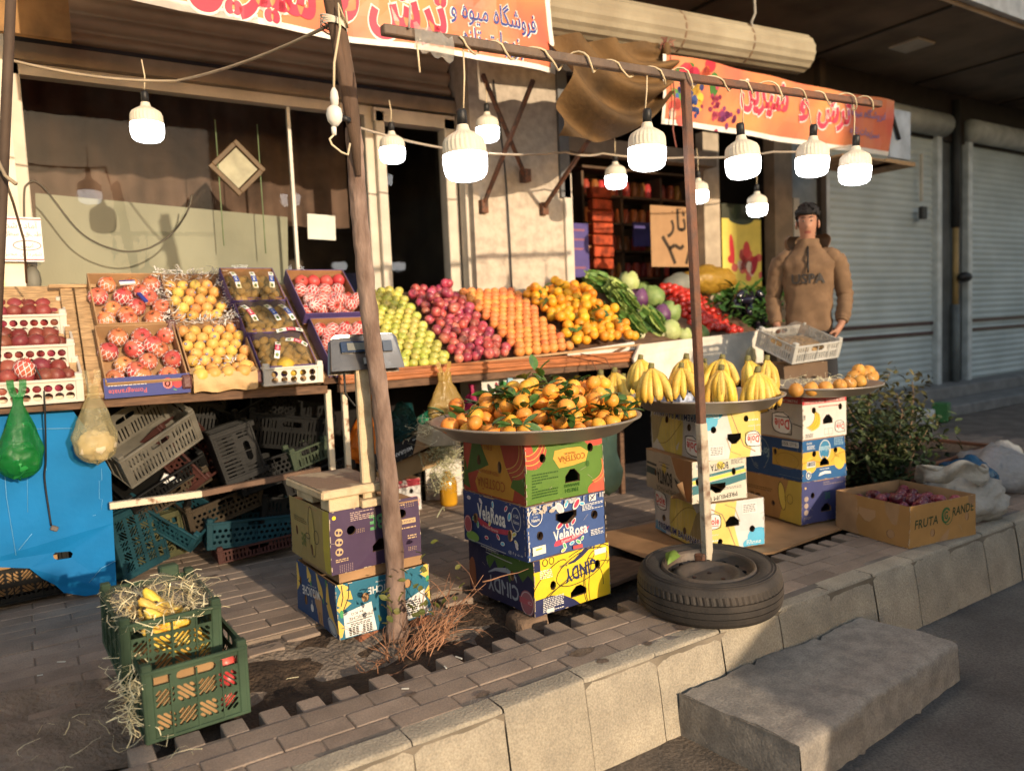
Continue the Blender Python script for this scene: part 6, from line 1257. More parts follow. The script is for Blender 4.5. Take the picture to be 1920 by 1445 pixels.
carton('banana_box','purple banana box with an orange brown side at the bottom of the pear stack',(4.022,2.965,.030),RD8,w,d,h-.004,be_front(w,h-.004),be_left(d,h-.004),pr((.06,.06,.16)),seed=11,amp=.004)
h=.262; BU=(.022,.105,.26); YO=(.66,.40,.05)
a=Art(w,h,BU); a.up(); a.rect(0,h*.30,w,h*.70,YO); a.ell(w*.53,h*.70,.055,.065,(.05,.22,.38)); a.ell(w*.20,h*.38,.05,.05,(.70,.46,.07)); a.ell(w*.85,h*.45,.05,.07,(.70,.46,.07)); a.up(); a.arc(w*.53,h*.70,.05,.06,.005,WHT); a.text('Soldorado',w*.53,h*.72,w*.24,h*.14,(.45,.62,.70),PI,.02); a.barcode(w*.10,h*.33,w*.2,h*.14,2); a.text('B2H0',w*.15,h*.90,w*.12,h*.05,WHT,PI); a.smalltext(w*.1,h*.76,w*.28,h*.86,3,WHT,3); a.smalltext(w*.75,h*.78,w*.96,h*.98,5,(.3,.45,.55),4); a.arc(w*.14,h*.15,.020,.024,.005,WHT); a.ell(w*.14,h*.14,.008,.012,WHT); a.poly([(w*.36,h*.09),(w*.40,h*.17),(w*.52,h*.20),(w*.64,h*.17),(w*.64,h*.12),(w*.5,h*.13)],WHT); a.smalltext(w*.4,h*.24,w*.62,h*.28,1,WHT,6); a.line([(w*.0,h*.44),(w*.2,h*.50),(w*.4,h*.42)],.004,(.4,.2,.03)); a.line([(w*.66,h*.40),(w*.8,h*.55),(w*1.,h*.6)],.004,(.4,.2,.03)); a.hole(w*.27,h*.64,.017,.019); a.hole(w*.78,h*.66,.016,.018); a.hand(w*.51,h*.42,.075,.045)
l=Art(d,h,(.015,.05,.14)); l.up(); l.poly([(d*.48,h*.30),(d*.48,h*.72),(d,h*.70),(d,h*.30)],(.38,.23,.04)); l.arc(d*.25,h*.55,.085,.10,.004,(.20,.24,.25)); l.text('Soldorado',d*.25,h*.60,d*.34,h*.24,(.20,.30,.34),PI-.15,.02); 
for k in range(3): l.arc(d*.25,h*(.40),.05+.012*k,.05+.012*k,.003,(.2,.22,.2),-2.4,-.6)
l.up(); l.arc(d*.74,h*.45,.10,.05,.003,(.2,.12,.02)); l.barcode(d*.66,h*.80,d*.28,h*.13,5); l.rect(d*.6,h*.08,d*.97,h*.085,(.2,.25,.3)); l.hole(d*.53,h*.62,.013,.02)
carton('banana_box','blue banana box with a yellow band in the middle of the pear stack',(4.026,2.962,.298),RD8,w,d,h,a,l,pr(BU),seed=12,amp=.004)
h=.268
a=Art(w,h,(.68,.64,.58)); a.up(); a.rect(0,h*.80,w,h,(.50,.05,.06)); a.up(); a.text('PREMIUM BANANAS - PREMIUM BANANAS',w*.5,h*.85,w*.92,h*.075,(.72,.6,.55),PI,.01); a.text('BANANAS',w*.5,h*.95,w*.3,h*.03,(.7,.5,.5),PI); a.smalltext(w*.35,h*.71,w*.84,h*.76,1,(.5,.1,.08),2); banana_drawing(a,w*.22,h*.42,w*.33,1.0,(.70,.50,.05),(.25,.14,.02),3); dole_logo(a,w*.84,h*.22,w*.19,PI); a.smalltext(w*.05,h*.04,w*.22,h*.14,3,(.1,.1,.1),3); a.text('CX',w*.035,h*.52,.03,.014,BLK,PI/2,.03); a.up(); a.line([(w*.47,h*.06),(w*.66,h*.06),(w*.66,h*.20),(w*.47,h*.20),(w*.47,h*.06)],.002,(.3,.2,.2)); a.line([(w*.565,h*.06),(w*.565,h*.2)],.002,(.3,.2,.2)); a.hole(w*.24,h*.66,.015,.019); a.hole(w*.85,h*.68,.014,.019); a.hand(w*.55,h*.42,.078,.055)
l=Art(d,h,(.42,.37,.31)); l.up(); l.rect(0,h*.82,d,h,(.34,.04,.045)); l.poly([(0,h*.35),(d*.2,h*.45),(d*.44,h*.58),(d*.46,h*.72),(d*.3,h*.78),(0,h*.75)],(.40,.24,.04)); l.up(); l.text('PREMIUM BANANAS',d*.62,h*.88,d*.6,h*.07,(.5,.4,.38),PI,.01); l.line([(0,h*.52),(d*.2,h*.60),(d*.46,h*.66)],.004,BLK); l.line([(0,h*.35),(d*.2,h*.45),(d*.44,h*.58)],.004,BLK); dole_logo(l,d*.66,h*.34,d*.26,PI); l.line([(d*.84,h*.36),(d*1.,h*.3)],.004,BLK); l.hole(d*.55,h*.70,.015,.02)
carton('banana_box','white banana box with a red top band right under the pear tray',(4.030,2.960,.562),RD8,w,d,h,a,l,pr((.66,.62,.56)),seed=13,amp=.004)
# cardboard sheet below the stacks, boards
b=MB(); b.add([(2.86,2.985,.02),(3.50,2.77,.015),(4.47,2.83,.015),(4.62,3.5,.02),(2.9,3.72,.02)],[[0,1,2,3,4]],card); b.add([(2.86,2.985,.002),(3.50,2.77,.0),(4.47,2.83,.0),(4.47,2.83,.014),(3.50,2.77,.014),(2.86,2.985,.019)],[[0,1,4,5],[1,2,3,4]],card); tag(b.build('cardboard_sheet',loc=(3.6,3.1,0)),'flat brown cardboard sheet under the banana and pear stacks','cardboard')
b=MB(); b.box((2.58,3.10,.012),(.42,.30,.024),wood_dk,RM(0,0,.15),.003); tag(b.build('floor_board',loc=(2.58,3.1,0)),'brown wooden board on the paving right of the yellow box','board')
# ---- onion / plum box at the kerb
KO=(.42,.225,.075); w,d,h=.555,.52,.238
a=Art(w,h,KO); a.up(); KG=(.035,.055,.025); a.text('FRUTA',w*.24,h*.56,w*.34,h*.22,KG,.05,.02,.12); a.text('RANDE',w*.80,h*.70,w*.34,h*.22,KG,.05,.02,.12); a.arc(w*.53,h*.63,.034,.042,.012,(.03,.14,.05),.6,5.9); a.arc(w*.56,h*.60,.040,.05,.005,(.03,.14,.05),2.0,6.5); a.text('G',w*.53,h*.63,.03,.05,(.03,.12,.05),0,.03); a.hole(w*.33,h*.27,.018,.024,None); a.hole(w*.86,h*.50,.016,.026)
l=Art(d,h,(.36,.19,.065)); l.hole(d*.15,h*.30,.024,.026); l.hole(d*.76,h*.24,.028,.026); l.hand(d*.45,h*.56,.12,.075,-1)
ox=carton('fruit_carton','open brown carton of purple plums on the kerb edge',(4.118,2.342,.003),rad(-9),w,d,h,a,l,card,top=False,seed=14,amp=.004,cat='carton')
MO=TM(4.118,2.342,.003)@RM(0,0,rad(-9))
proto('plum',fruit('plum',.034,m_onion,'apple',sq=.95),'shiny dark purple plum in the open carton on the kerb','plum','plums in the carton on the kerb')
random.seed(31)
put_in('plum',MO,[(random.uniform(.05,.50),random.uniform(.05,.46),.12+random.uniform(0,.05)) for _ in range(60)])
put_in('plum',MO,[(min(.50,max(.06,.30+random.gauss(0,.11))),min(.45,max(.07,.27+random.gauss(0,.10))),.185+random.uniform(-.01,.03)) for _ in range(34)])
b=MB(); b.box(MO@Vector((.278,.26,.05)),(.52,.48,.10),card_dark,RM(0,0,rad(-9))); b.build('false_bottom',ox).matrix_parent_inverse=MO.inverted()
# ============================================================ steel trays and what lies on them
steel=mat('aluminium_tray',(.36,.31,.26),rough=.42,var=.18,scale=3,metal=.55,bump=.08,bscale=20,spec=.5)
def steel_tray(label,c,R,z0,z1,tl=(0,0)):
    b=MB(); b.lathe([(0,z0+.006),(R*.70,z0+.006),(R*.80,z0+.016),(R*.965,z1-.004),(R*.985,z1),(R,z1-.002),(R*.995,z1-.010),(R*.975,z1-.012),(R*.81,z0+.004),(R*.72,z0-.004),(0,z0-.004)],steel,72,wob=lambda a,j:.004*math.sin(3*a+1)+.003*math.sin(7*a))
    o=b.build('metal_tray',loc=None); o.location=(c[0],c[1],0); o.rotation_euler=(tl[0],tl[1],0); return tag(o,label,'tray')
steel_tray('wide round metal tray heaped with mandarins on the green box',(2.14,3.10),.52,.812,.892)
steel_tray('round metal tray of bananas behind the steel post',(3.345,3.10),.44,.822,.898)
steel_tray('smaller round metal tray of pears on the rightmost box stack',(4.24,3.00),.385,.836,.895)
# mandarins dropped onto the tray
proto('man',fruit('mandarin',.039,m_man,'orange',sq=.88),'plain mandarin in the heap on the wide round tray','mandarin','mandarins heaped on the wide tray')
for k in range(4): proto('manL%d'%k,leafy('mandarin',.039,m_man,40+k,2+k%3),'mandarin with dark green leaves in the heap on the wide tray','mandarin','leafy mandarins heaped on the wide tray')
random.seed(44); pl=[]
def drop(n,fn,r,zf,K=26):
    for i in range(n):
        best=None
        for k in range(K):
            x,y=fn(); z=zf(x,y)+r
            for (a_,b_,c_) in pl:
                dd=(x-a_)**2+(y-b_)**2
                if dd<(1.86*r)**2: z=max(z,c_+math.sqrt(max(0,(1.86*r)**2-dd)))
            sc=z+.02*random.random()
            if best is None or sc<best[0]: best=(sc,x,y,z)
        pl.append(best[1:])
def inheap():
    a_=random.uniform(0,6.28); q=.47*math.sqrt(random.random()); return 2.14+q*math.cos(a_),3.10+q*math.sin(a_)
def trayz(x,y): q=math.hypot(x-2.14,y-3.1); return .818+max(0,(q-.40))*.55
def mid():
    return 2.22+random.gauss(0,.17),3.08+random.gauss(0,.14)
drop(78,inheap,.041,trayz); drop(66,mid,.039,trayz,6); drop(20,lambda:(2.25+random.gauss(0,.12),3.07+random.gauss(0,.09)),.039,trayz,7)
for p in pl: P[random.choices(['man','manL0','manL1','manL2','manL3'],[4,1.4,1.4,1.4,1.4])[0]].put(TM(*p)@RM(random.gauss(0,.5),random.gauss(0,.5),random.uniform(0,6.28))@Matrix.Scale(random.uniform(.90,1.12),4))
for i in range(44):
    a_=random.uniform(0,6.28); q=random.uniform(.12,.50); x,y=2.14+q*math.cos(a_),3.10+q*math.sin(a_); z=.90+max(0,.45-q)*.25+.03*random.random()
    b=MB()
    for k in range(random.choice((2,3,3,4))): leaf_mesh(b,random.uniform(.065,.105),random.uniform(.036,.052),RM(0,random.uniform(-.9,.3),a_+random.gauss(0,.9)))
    b.tube([(0,0,0),(-.02*math.cos(a_),-.02*math.sin(a_),-.03)],.002,mat('leaf_twig',(.10,.11,.03)),5); o=b.build('leaf_sprig'); o.location=(x,y,z); tag(o,'loose sprig of green citrus leaves among the mandarins','leaf','loose leaf sprigs among the mandarins')
b=MB(); p=Vector((2.16,2.99,1.035)); b.tube([p,p+Vector((-.04,.0,.06)),p+Vector((-.05,.02,.07)),p+Vector((-.07,.02,.10))],.002,mat('leaf_twig',(.1,.11,.03)),5)
for k in range(5): leaf_mesh(b,.085,.045,TM(p+Vector((-.02*k,.01,.02*k+.01)))@RM(0,-.4-.2*k,k*1.9)) 
tag(b.build('leaf_sprig',loc=tuple(p)),'tall twig with big leaves standing on top of the mandarin heap','leaf')
# bananas
m_ban=mat('banana_skin',(.72,.43,.045),rough=.45,col2=(.70,.50,.12),scale=9,rnd=.14,hue=.012,bump=.10,spec=.35,speck=.14); m_bst=mat('banana_stem',(.22,.20,.06),rough=.6,col2=(.10,.07,.03),scale=20); m_tip=mat('banana_tip',(.03,.022,.015),rough=.8)
def banana_mesh(L=.19,bend=1.0,r=.0165):
    b=MB(); n=12; pts=[];rs=[]
    R_=L/bend
    for i in range(n+1):
        t=i/n; a_=bend*t; pts.append(Vector((-R_*(1-math.cos(a_)),0,-R_*math.sin(a_))))
        rs.append(r*(.42+.58*min(1,max(0,(t-.08)/.22))) if t<.8 else r*(1-.75*((t-.8)/.2)**1.6))
    b.tube(pts[:n+1],rs,m_ban,6,True,False); b.sm=[True]*len(b.sm)
    d=(pts[-1]-pts[-2]).normalized(); b.tube([pts[-1]-d*.003,pts[-1]+d*.006],[r*.32,r*.25],m_tip,6)
    return b
BM=[banana_mesh(L,bd,r).build('banana') for L,bd,r in ((.185,.95,.0215),(.175,1.15,.0205),(.20,.8,.0215))]
used=[False]*3
def hand(label,loc,rz,n=6,spread=1.9,splay=.5,lean=0,s=1.,group='banana bunches standing on the round tray'):
    t=thing('banana_bunch',label,'bananas',loc,(lean,0,rz),group); t.scale=(s,s,s); rr=random.Random(int(loc[0]*1000+loc[1]*777))
    b=MB(); b.tube([(0,0,-.004),(0,0,.012),(.004,.0,.034)],[.020,.017,.014],m_bst,8); b.build('stem',t)
    for k in range(n):
        a_=-PI/2+spread*((k+.5)/n-.5)+rr.uniform(-.1,.1); i=rr.randrange(3); o=BM[i]
        if used[i]: o=BM[i].copy(); COL.objects.link(o)
        used[i]=True; o.parent=t; row=(k%2)
        o.matrix_local=TM(.013*math.cos(a_),.013*math.sin(a_),0)@RM(0,0,a_)@RM(0,-splay-.12*row+rr.uniform(-.05,.05)+.0,0)@TM(0,0,.004)
    return t
def hz(px,py,y): p=gy(px,py,y); return p
for px,py,y,rz,n,lab in [(1206,676,3.28,-.8,6,'banana bunch leftmost on the banana tray, behind the front row'),(1227,694,3.05,-.6,7,'banana bunch with a green crown at the left front of the tray'),(1293,675,3.15,-.9,5,'pointed banana bunch behind the one left of the post'),(1284,692,2.95,-.5,5,'banana bunch directly left of the steel post'),(1326,684,3.2,-.4,4,'greenish banana bunch just right of the post at the back'),(1361,676,3.05,-.5,5,'banana bunch at the back above the biggest front bunch'),(1360,697,2.86,-.45,8,'biggest banana bunch at the front, right of the post'),(1410,680,3.05,-.2,6,'banana bunch under the knotted bag'),(1428,702,2.84,.1,6,'banana bunch lying over at the right front of the tray'),(1445,678,2.95,.3,7,'banana bunch with a dark crown at the right rim of the tray')]:
    p=hz(px,py,y); top=min(max(p.z,1.02),1.10); hand(lab,(p.x+.02,p.y+.045,max(p.z,1.01)),rz-.3+random.uniform(-.7,.7),n+random.choice((0,1,2)),3.0 if n>5 else 2.4,random.uniform(.58,1.0),random.uniform(-.32,.16),random.uniform(.95,1.18))
for px,py,rz,lab in [(1152,700,-.5,'banana bunch hung in plastic from the rail, left one'),(1126,705,-.9,'small pale banana bunch hung from the rail behind the mandarins'),(1168,712,.1,'banana bunch hung from the rail nearest the banana tray')]:
    p=gy(px,py,4.0); hand(lab,tuple(p),rz,6,2.2,.85,0,1.25,'banana bunches hung from the red rail'); b=MB(); b.tube([p,p+Vector((.01,.1,.10)),p+Vector((.0,.36,.13))],.004,mat('hanging_strap',(.20,.08,.04)),5); tag(b.build('hanging_strap',loc=tuple(p)),['brown strap holding the left hung banana bunch','brown strap holding the small pale banana bunch','brown strap holding the hung bunch nearest the tray'][int(px==1126)+2*int(px==1168)],'strap')
b=MB(); b.box((3.33,3.12,.84),(.5,.42,.012),mat('blue_white_liner',(.40,.44,.55),rough=.6,var=.4,scale=30),RM(0,0,.3)); b.box((3.35,3.30,.90),(.34,.10,.14),mat('blue_white_liner',(.4,.44,.55)),RM(0,0,.2)); tag(b.build('paper_liner',loc=(3.33,3.12,.83)),'crumpled blue and white paper under the bananas','paper')
# pears on the third tray
random.seed(3)
proto('pearB',fruit('pear',.043,mat('bronze_pear_skin',(.60,.30,.06),rough=.5,col2=(.50,.22,.05),scale=12,rnd=.15,bump=.1),'pear'),'brownish yellow pear on the small round tray','pear','pears on the small round tray')
for px in (1492,1521,1548,1574,1592,1612,1632): p=gy(px,712,2.80+.10*abs(px-1550)/80); P['pearB'].put(TM(p.x,p.y,.888)@tilt(.7))
for px,py in ((1600,700),(1618,694),(1636,700),(1628,690),(1610,688)): p=gy(px,py+6,3.05); P['pearB'].put(TM(p)@tilt(.8))
straw('shredded_paper','straw bedding among the pears on the small tray',lambda rr:(4.24+rr.gauss(0,.15),3.0+rr.gauss(0,.12),.90+rr.random()*.02),90,shy,.07,.0015,8,loc=(4.24,3,.9))
# ============================================================ tree trunk with basal shoots
bark=mat('tree_bark',(.27,.185,.145),rough=.9,col2=(.14,.088,.066),scale=16,detail=9,bump=.9,bscale=38,bdist=.012,stretch=(1,1,.35),ramp=(.38,.62))
bark_d=mat('dark_bark',(.13,.08,.055),rough=.9,col2=(.07,.045,.03),scale=14,bump=.8,bscale=40,bdist=.01,stretch=(1,1,.3))
tree=thing('street_tree','thin reddish brown tree trunk leaning left between the scale and the mandarin stack','tree',(1.34,3.08,-.06))
TL=Vector((1.34,3.08,-.06)); b=MB()
cp=[(746,1196),(744,1150),(741,1080),(736,1000),(729,900),(719,800),(707,700),(694,600),(683,500),(674,400),(667,300),(662,240)]; pts=[gy(px,py,3.11) for px,py in cp]; fine=[];rs=[]
for i in range(len(pts)-1):
    for k in range(5): t=k/5; fine.append(pts[i].lerp(pts[i+1],t)+Vector((.004*noise.noise((i+t,3,1)),0,0)))
fine.append(pts[-1]); n=len(fine)
rs=[.044*(1-i/n)+.034*(i/n)+.004*noise.noise((i*.6,1,7))+(.012*max(0,1-i/5)) for i in range(n)]
b.tube(fine,rs,bark,18)
b.v=[v+((v-min(fine,key=lambda q:(q-v).length_squared)).normalized()*.004*noise.noise(v*28)) for v in b.v]
b.build('trunk',tree,loc=tuple(TL))
b=MB(); cp=[(672,330),(662,230),(652,160),(641,90),(628,20),(612,-70)]; pts=[gy(px,py,3.07) for px,py in cp]; b.tube(pts,[.012,.030,.036,.034,.033,.032],bark_d,14)
cp=[(655,230),(640,130),(622,30),(606,-60)]; b.tube([gy(px,py,3.05) for px,py in cp],[.012,.02,.022,.022],bark_d,10); b.build('upper_stem',tree,loc=tuple(TL))
b=MB(); q=gy(632,38,3.03)
for k in range(4): b.lathe([(.052,-.004),(.056,0),(.052,.004)],mat('white_string',(.55,.5,.42),rough=.8),18,TM(q+Vector((0,.04,.012*k-.02)))@RM(.12*(k-1),.2,0),cap=False)
b.build('string_tie',tree,loc=tuple(TL))
tw=mat('twig_bark',(.30,.15,.085),rough=.8,var=.3,scale=8,island=.25); rr=random.Random(12); b=MB()
def twig(p,d,L,r,n=6,wob=.25,sub=True):
    pts=[Vector(p)]; d=Vector(d).normalized()
    for i in range(n): d=(d+Vector((rr.gauss(0,wob),rr.gauss(0,wob),rr.gauss(0,wob)*.7))).normalized(); pts.append(pts[-1]+d*L/n)
    b.tube(pts,[r*(1-.75*i/n) for i in range(n+1)],tw,5)
    if sub and L>.12:
        for k in range(rr.choice((1,2,2,3))): i=rr.randrange(2,n); twig(pts[i],d+Vector((rr.gauss(0,.6),rr.gauss(0,.6),rr.gauss(.1,.4))),L*.45,r*.55,4,.3,False)
for k in range(26): a_=rr.uniform(-.7,.9); twig((1.40+rr.gauss(0,.05),3.0+rr.gauss(0,.04),-.06),(math.cos(a_)*.8+.3,math.sin(a_)*.5-.15,rr.uniform(.2,.85)),rr.uniform(.12,.34),.0038)
for k in range(8): twig((1.40+rr.gauss(0,.04),3.0+rr.gauss(0,.03),-.06),(1.,-.12+rr.gauss(0,.12),rr.uniform(.55,.85)),rr.uniform(.32,.46),.0045,7,.13)
for k in range(22): twig((1.30+rr.gauss(0,.07),2.98+rr.gauss(0,.05),-.06),(rr.gauss(-.2,.8),rr.gauss(-.2,.4),rr.uniform(.3,.9)),rr.uniform(.1,.30),.0032)
twig((1.45,2.98,.02),(1,-.1,.55),.34,.006,7,.10); twig((1.70,2.93,.20),(1,-.15,-.05),.26,.0045,6,.12,False)
b.build('basal_shoots',tree,loc=tuple(TL))
b=MB(); lgm=mat('shoot_leaf',(.085,.11,.025),rough=.55,col2=(.17,.15,.04),scale=20)
for k in range(46): leaf_mesh(b,rr.uniform(.022,.042),rr.uniform(.018,.03),TM(1.36+rr.gauss(0,.11),2.97+rr.gauss(0,.05),.10+abs(rr.gauss(0,.12)))@RM(rr.uniform(-1,1),rr.uniform(-1,1),rr.uniform(0,6.28)),lgm)
b.build('shoot_leaves',tree,loc=tuple(TL))
# socket and plug on the trunk
wp=mat('white_plastic',(.66,.63,.58),rough=.4,var=.08,bump=.03)
t=thing('cable_socket','white inline plug and socket hanging on the tree trunk','socket',tuple(gy(627,215,2.98))); q=gy(627,213,2.98); TQ=tuple(q)
b=MB(); b.lathe([(0,-.045),(.012,-.045),(.028,-.025),(.032,0),(.028,.022),(.014,.034),(0,.036)],wp,16,TM(q)); b.lathe([(0,0),(.014,.002),(.017,.03),(.014,.055),(.006,.07),(0,.07)],wp,14,TM(q+Vector((.004,0,.034)))); b.lathe([(0,-.03),(.009,-.03),(.011,0),(0,.004)],wp,12,TM(q+Vector((-.006,0,-.05)))); b.build('socket_body',t,loc=TQ)
b=MB(); b.tube([q+Vector((.035,.01,-.005)),q+Vector((.068,.015,-.012))],.012,blackp,12); b.build('black_cap',t,loc=TQ)
b=MB(); b.tube([q+Vector((.004,0,.10)),q+Vector((.012,0,.2)),q+Vector((.045,.0,.34)),q+Vector((.05,.02,.44)),gy(652,50,3.02),gy(648,20,3.03)],.005,twm,6); b.tube([q+Vector((-.006,0,-.078)),q+Vector((-.03,-.01,-.10)),q+Vector((-.022,-.01,-.12)),q+Vector((.02,.0,-.145)),q+Vector((.05,.01,-.15)),q+Vector((.07,.03,-.10))],.0045,twm,6); b.build('cord',t,loc=TQ)
# ============================================================ platform scale
sc=thing('platform_scale','old cream platform scale standing on the purple box, its steel display behind the trunk','scale',(1.2,3.35,.566)); SO=(1.2,3.35,.566)
scm=mat('scale_cream',(.58,.45,.28),rough=.6,col2=(.38,.26,.15),scale=12,bump=.4,ramp=(.5,.75)); scd=mat('scale_plate',(.24,.165,.115),rough=.6,col2=(.42,.33,.22),scale=7,detail=7,bump=.4,ramp=(.55,.62))
R2=RM(0,0,rad(2))
b=MB(); b.box((1.215,3.40,.650),(.315,.46,.040),scm,R2,.008); b.box((1.215,3.40,.6715),(.305,.45,.003),scd,R2); b.build('platform',sc,loc=SO)
b=MB(); b.box((1.17,3.235,.600),(.14,.10,.055),scm,R2,.003); b.box((1.20,3.52,.597),(.2,.2,.05),scm,R2,.004); b.box((1.30,3.24,.588),(.12,.16,.035),scm,R2,.004); b.build('base_frame',sc,loc=SO)
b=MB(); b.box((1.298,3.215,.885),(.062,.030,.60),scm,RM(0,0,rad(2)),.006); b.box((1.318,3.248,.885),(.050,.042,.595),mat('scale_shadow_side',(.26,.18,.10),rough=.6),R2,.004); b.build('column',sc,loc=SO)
b=MB(); b.box((1.335,3.195,.655),(.10,.018,.035),rust,R2,.003); b.box((1.30,3.20,.655),(.05,.03,.028),mat('clamp_tan',(.45,.3,.17)),R2,.003); b.build('clamp',sc,loc=SO)
stl=mat('brushed_steel',(.20,.185,.17),rough=.28,var=.12,scale=4,metal=.85,bump=.08)
HM=TM(1.325,3.23,1.250)@Matrix.Diagonal((.92,1,1,1))@RM(rad(-14),0,rad(-9))
b=MB(); prof=[(-.165,-.075),(.165,-.075),(.150,.060),(.135,.072),(-.135,.072),(-.150,.060)]
vs=[(x,-.035 if z<0 else -.015,z) for x,z in prof]+[(x,.055,z) for x,z in prof]; bm=MB(); bm.add(vs,[list(range(6)),[6+i for i in range(6)][::-1]]+[[i,(i+1)%6,(i+1)%6+6,i+6] for i in range(6)],stl,False,HM); bm.box((0,-.034,-.040),(.318,.01,.064),stl,None,.004) if False else None
o=bm.build('display_head',sc,loc=SO); md=o.modifiers.new('bevel','BEVEL'); md.width=.012; md.segments=3
b=MB(); b.box((-.02,-.0285,.022),(.20,.010,.052),mat('display_bezel',(.03,.05,.10),rough=.3),RM(rad(-8),0,0),.003); b.box((-.03,-.034,.022),(.12,.004,.034),mat('display_glass',(.20,.20,.18),rough=.1),RM(rad(-8),0,0)); b.box((.105,-.030,.02),(.045,.006,.05),mat('key_pad',(.08,.10,.14)),RM(rad(-8),0,0)); b.v=[HM@v for v in b.v]; b.build('display',sc,loc=SO)
b=MB(); b.box((.01,-.037,-.045),(.06,.004,.028),mat('sticker_paper',(.40,.37,.33))); b.v=[HM@v for v in b.v]; b.build('sticker',sc,loc=SO)
b=MB(); h0=HM@Vector((-.11,0,-.078)); b.tube([h0,h0+Vector((.0,.0,-.10)),h0+Vector((.04,0,-.155)),h0+Vector((.09,0,-.155)),h0+Vector((.10,0,-.08))],.005,blackp,6); b.build('cord',sc,loc=SO)
# ============================================================ plastic crates
CM={k:mat('crate_'+k,c,rough=.6,var=.3,scale=5,bump=.15,bscale=50,spec=.2) for k,c in dict(black=(.006,.0058,.0055),grey=(.016,.015,.014),pale=(.135,.123,.10),maroon=(.055,.020,.016),olive=(.06,.06,.027),teal=(.009,.040,.052),brown=(.045,.033,.021),green=(.040,.068,.040),sage=(.05,.065,.04)).items()}
def crate(col,style,px,py,y,rot,dims,label,grp='empty plastic crates thrown under the left stall'):
    w,d,h=dims; p=gy(px,py,y); M=TM(p)@RM(*rot)@TM(-w/2,-d/2,-h/2); make_crate('plastic_crate',label,w,d,h,CM[col],style,M,grp,.006); return M
U=rad
crate('pale','slots',272,818,4.72,(U(28),U(-28),U(14)),(.46,.32,.22),'pale translucent crate tilted at the upper left behind the blue board')
crate('black','slots',290,882,4.80,(U(25),U(-26),U(10)),(.46,.32,.10),'black crate lying under the pale tilted crate')
crate('brown','slots',300,905,4.86,(U(24),U(-24),U(6)),(.46,.32,.10),'dark brown crate lowest of the tilted pile')
crate('maroon','hex',352,845,4.86,(U(20),U(52),U(-25)),(.40,.30,.16),'maroon crate standing on edge right of the pale crate')
crate('grey','slots',440,846,4.70,(U(4),U(75),U(3)),(.31,.20,.24),'grey slotted crate standing upright in the middle of the pile')
crate('black','slots',545,795,4.86,(U(12),U(10),U(-14)),(.50,.34,.22),'big black crate on top at the right of the pile')
crate('black','hex',470,762,5.05,(U(10),U(-20),U(20)),(.46,.34,.20),'black crate deep at the top of the pile')
crate('black','hex',500,880,4.80,(U(-6),U(-10),U(8)),(.46,.30,.17),'black crate under the upright grey one')
crate('sage','slots',575,848,4.70,(U(8),U(-14),U(4)),(.24,.12,.12),'sage green crate handle poking out by the white leg')
crate('grey','slots',585,880,4.78,(U(6),U(-15),U(2)),(.46,.28,.10),'flat grey crate under the sage green handle')
crate('black','slots',330,775,5.15,(U(0),U(12),U(0)),(.5,.3,.2),'black crate in the dark behind the pale crate')
crate('teal','diag',240,1008,4.76,(U(-8),U(80),U(22)),(.36,.20,.30),'teal crate standing on the paving beside the blue board')
crate('olive','diag',288,1005,4.82,(U(0),U(86),U(18)),(.25,.16,.28),'olive crate standing next to the teal one')
crate('teal','hex',325,958,4.80,(U(24),U(35),U(-30)),(.44,.28,.12),'teal crate sliding down under the middle rail')
crate('brown','hex',405,938,4.86,(U(10),U(-12),U(10)),(.46,.30,.15),'brown crate wedged under the middle rail')
crate('teal','hex',470,980,4.76,(U(6),U(3),U(-3)),(.54,.32,.16),'long teal crate lying on the paving')
crate('maroon','slots',478,1018,4.70,(U(2),U(-4),U(-2)),(.46,.22,.075),'maroon crate front lying on the paving')
crate('black','slots',550,955,4.86,(U(0),U(8),U(-12)),(.40,.32,.22),'black crate standing left of the purple box')
crate('black','hex',390,930,5.1,(U(14),U(20),U(24)),(.46,.30,.16),'black crate at the back under the brown one')
crate('black','diag',20,1075,4.80,(0,0,U(4)),(.50,.30,.24),'dark lattice crate on the paving before the blue board','lattice crate')
b=MB(); q=gy(20,1075,4.80); b.box(q+Vector((0,.02,0)),(.44,.20,.18),mat('tan_filler',(.34,.20,.09),rough=.8),RM(0,0,rad(4))); tag(b.build('cardboard_insert',loc=tuple(q)),'tan cardboard inside the dark lattice crate','cardboard')
for px,py,lab,rt in ((405,920,'orange brown board lying across the crates',(0,-.25,.1)),(320,900,'white label board stuck between the crates',(.2,.5,0))):
    b=MB(); q=gy(px,py,4.72); b.box(q,(.10 if px==320 else .06,.02,.05 if px==320 else .018),white_paper if px==320 else wood,RM(*rt),.002); tag(b.build('loose_board',loc=tuple(q)),lab,'board')
b=MB(); q=gy(420,800,5.3); b.box(q,(.9,.02,.05),mat('orange_plank',(.42,.17,.05),rough=.7),RM(0,-.12,0)); tag(b.build('loose_board',loc=tuple(q)),'sunlit orange plank behind the maroon crate','board')
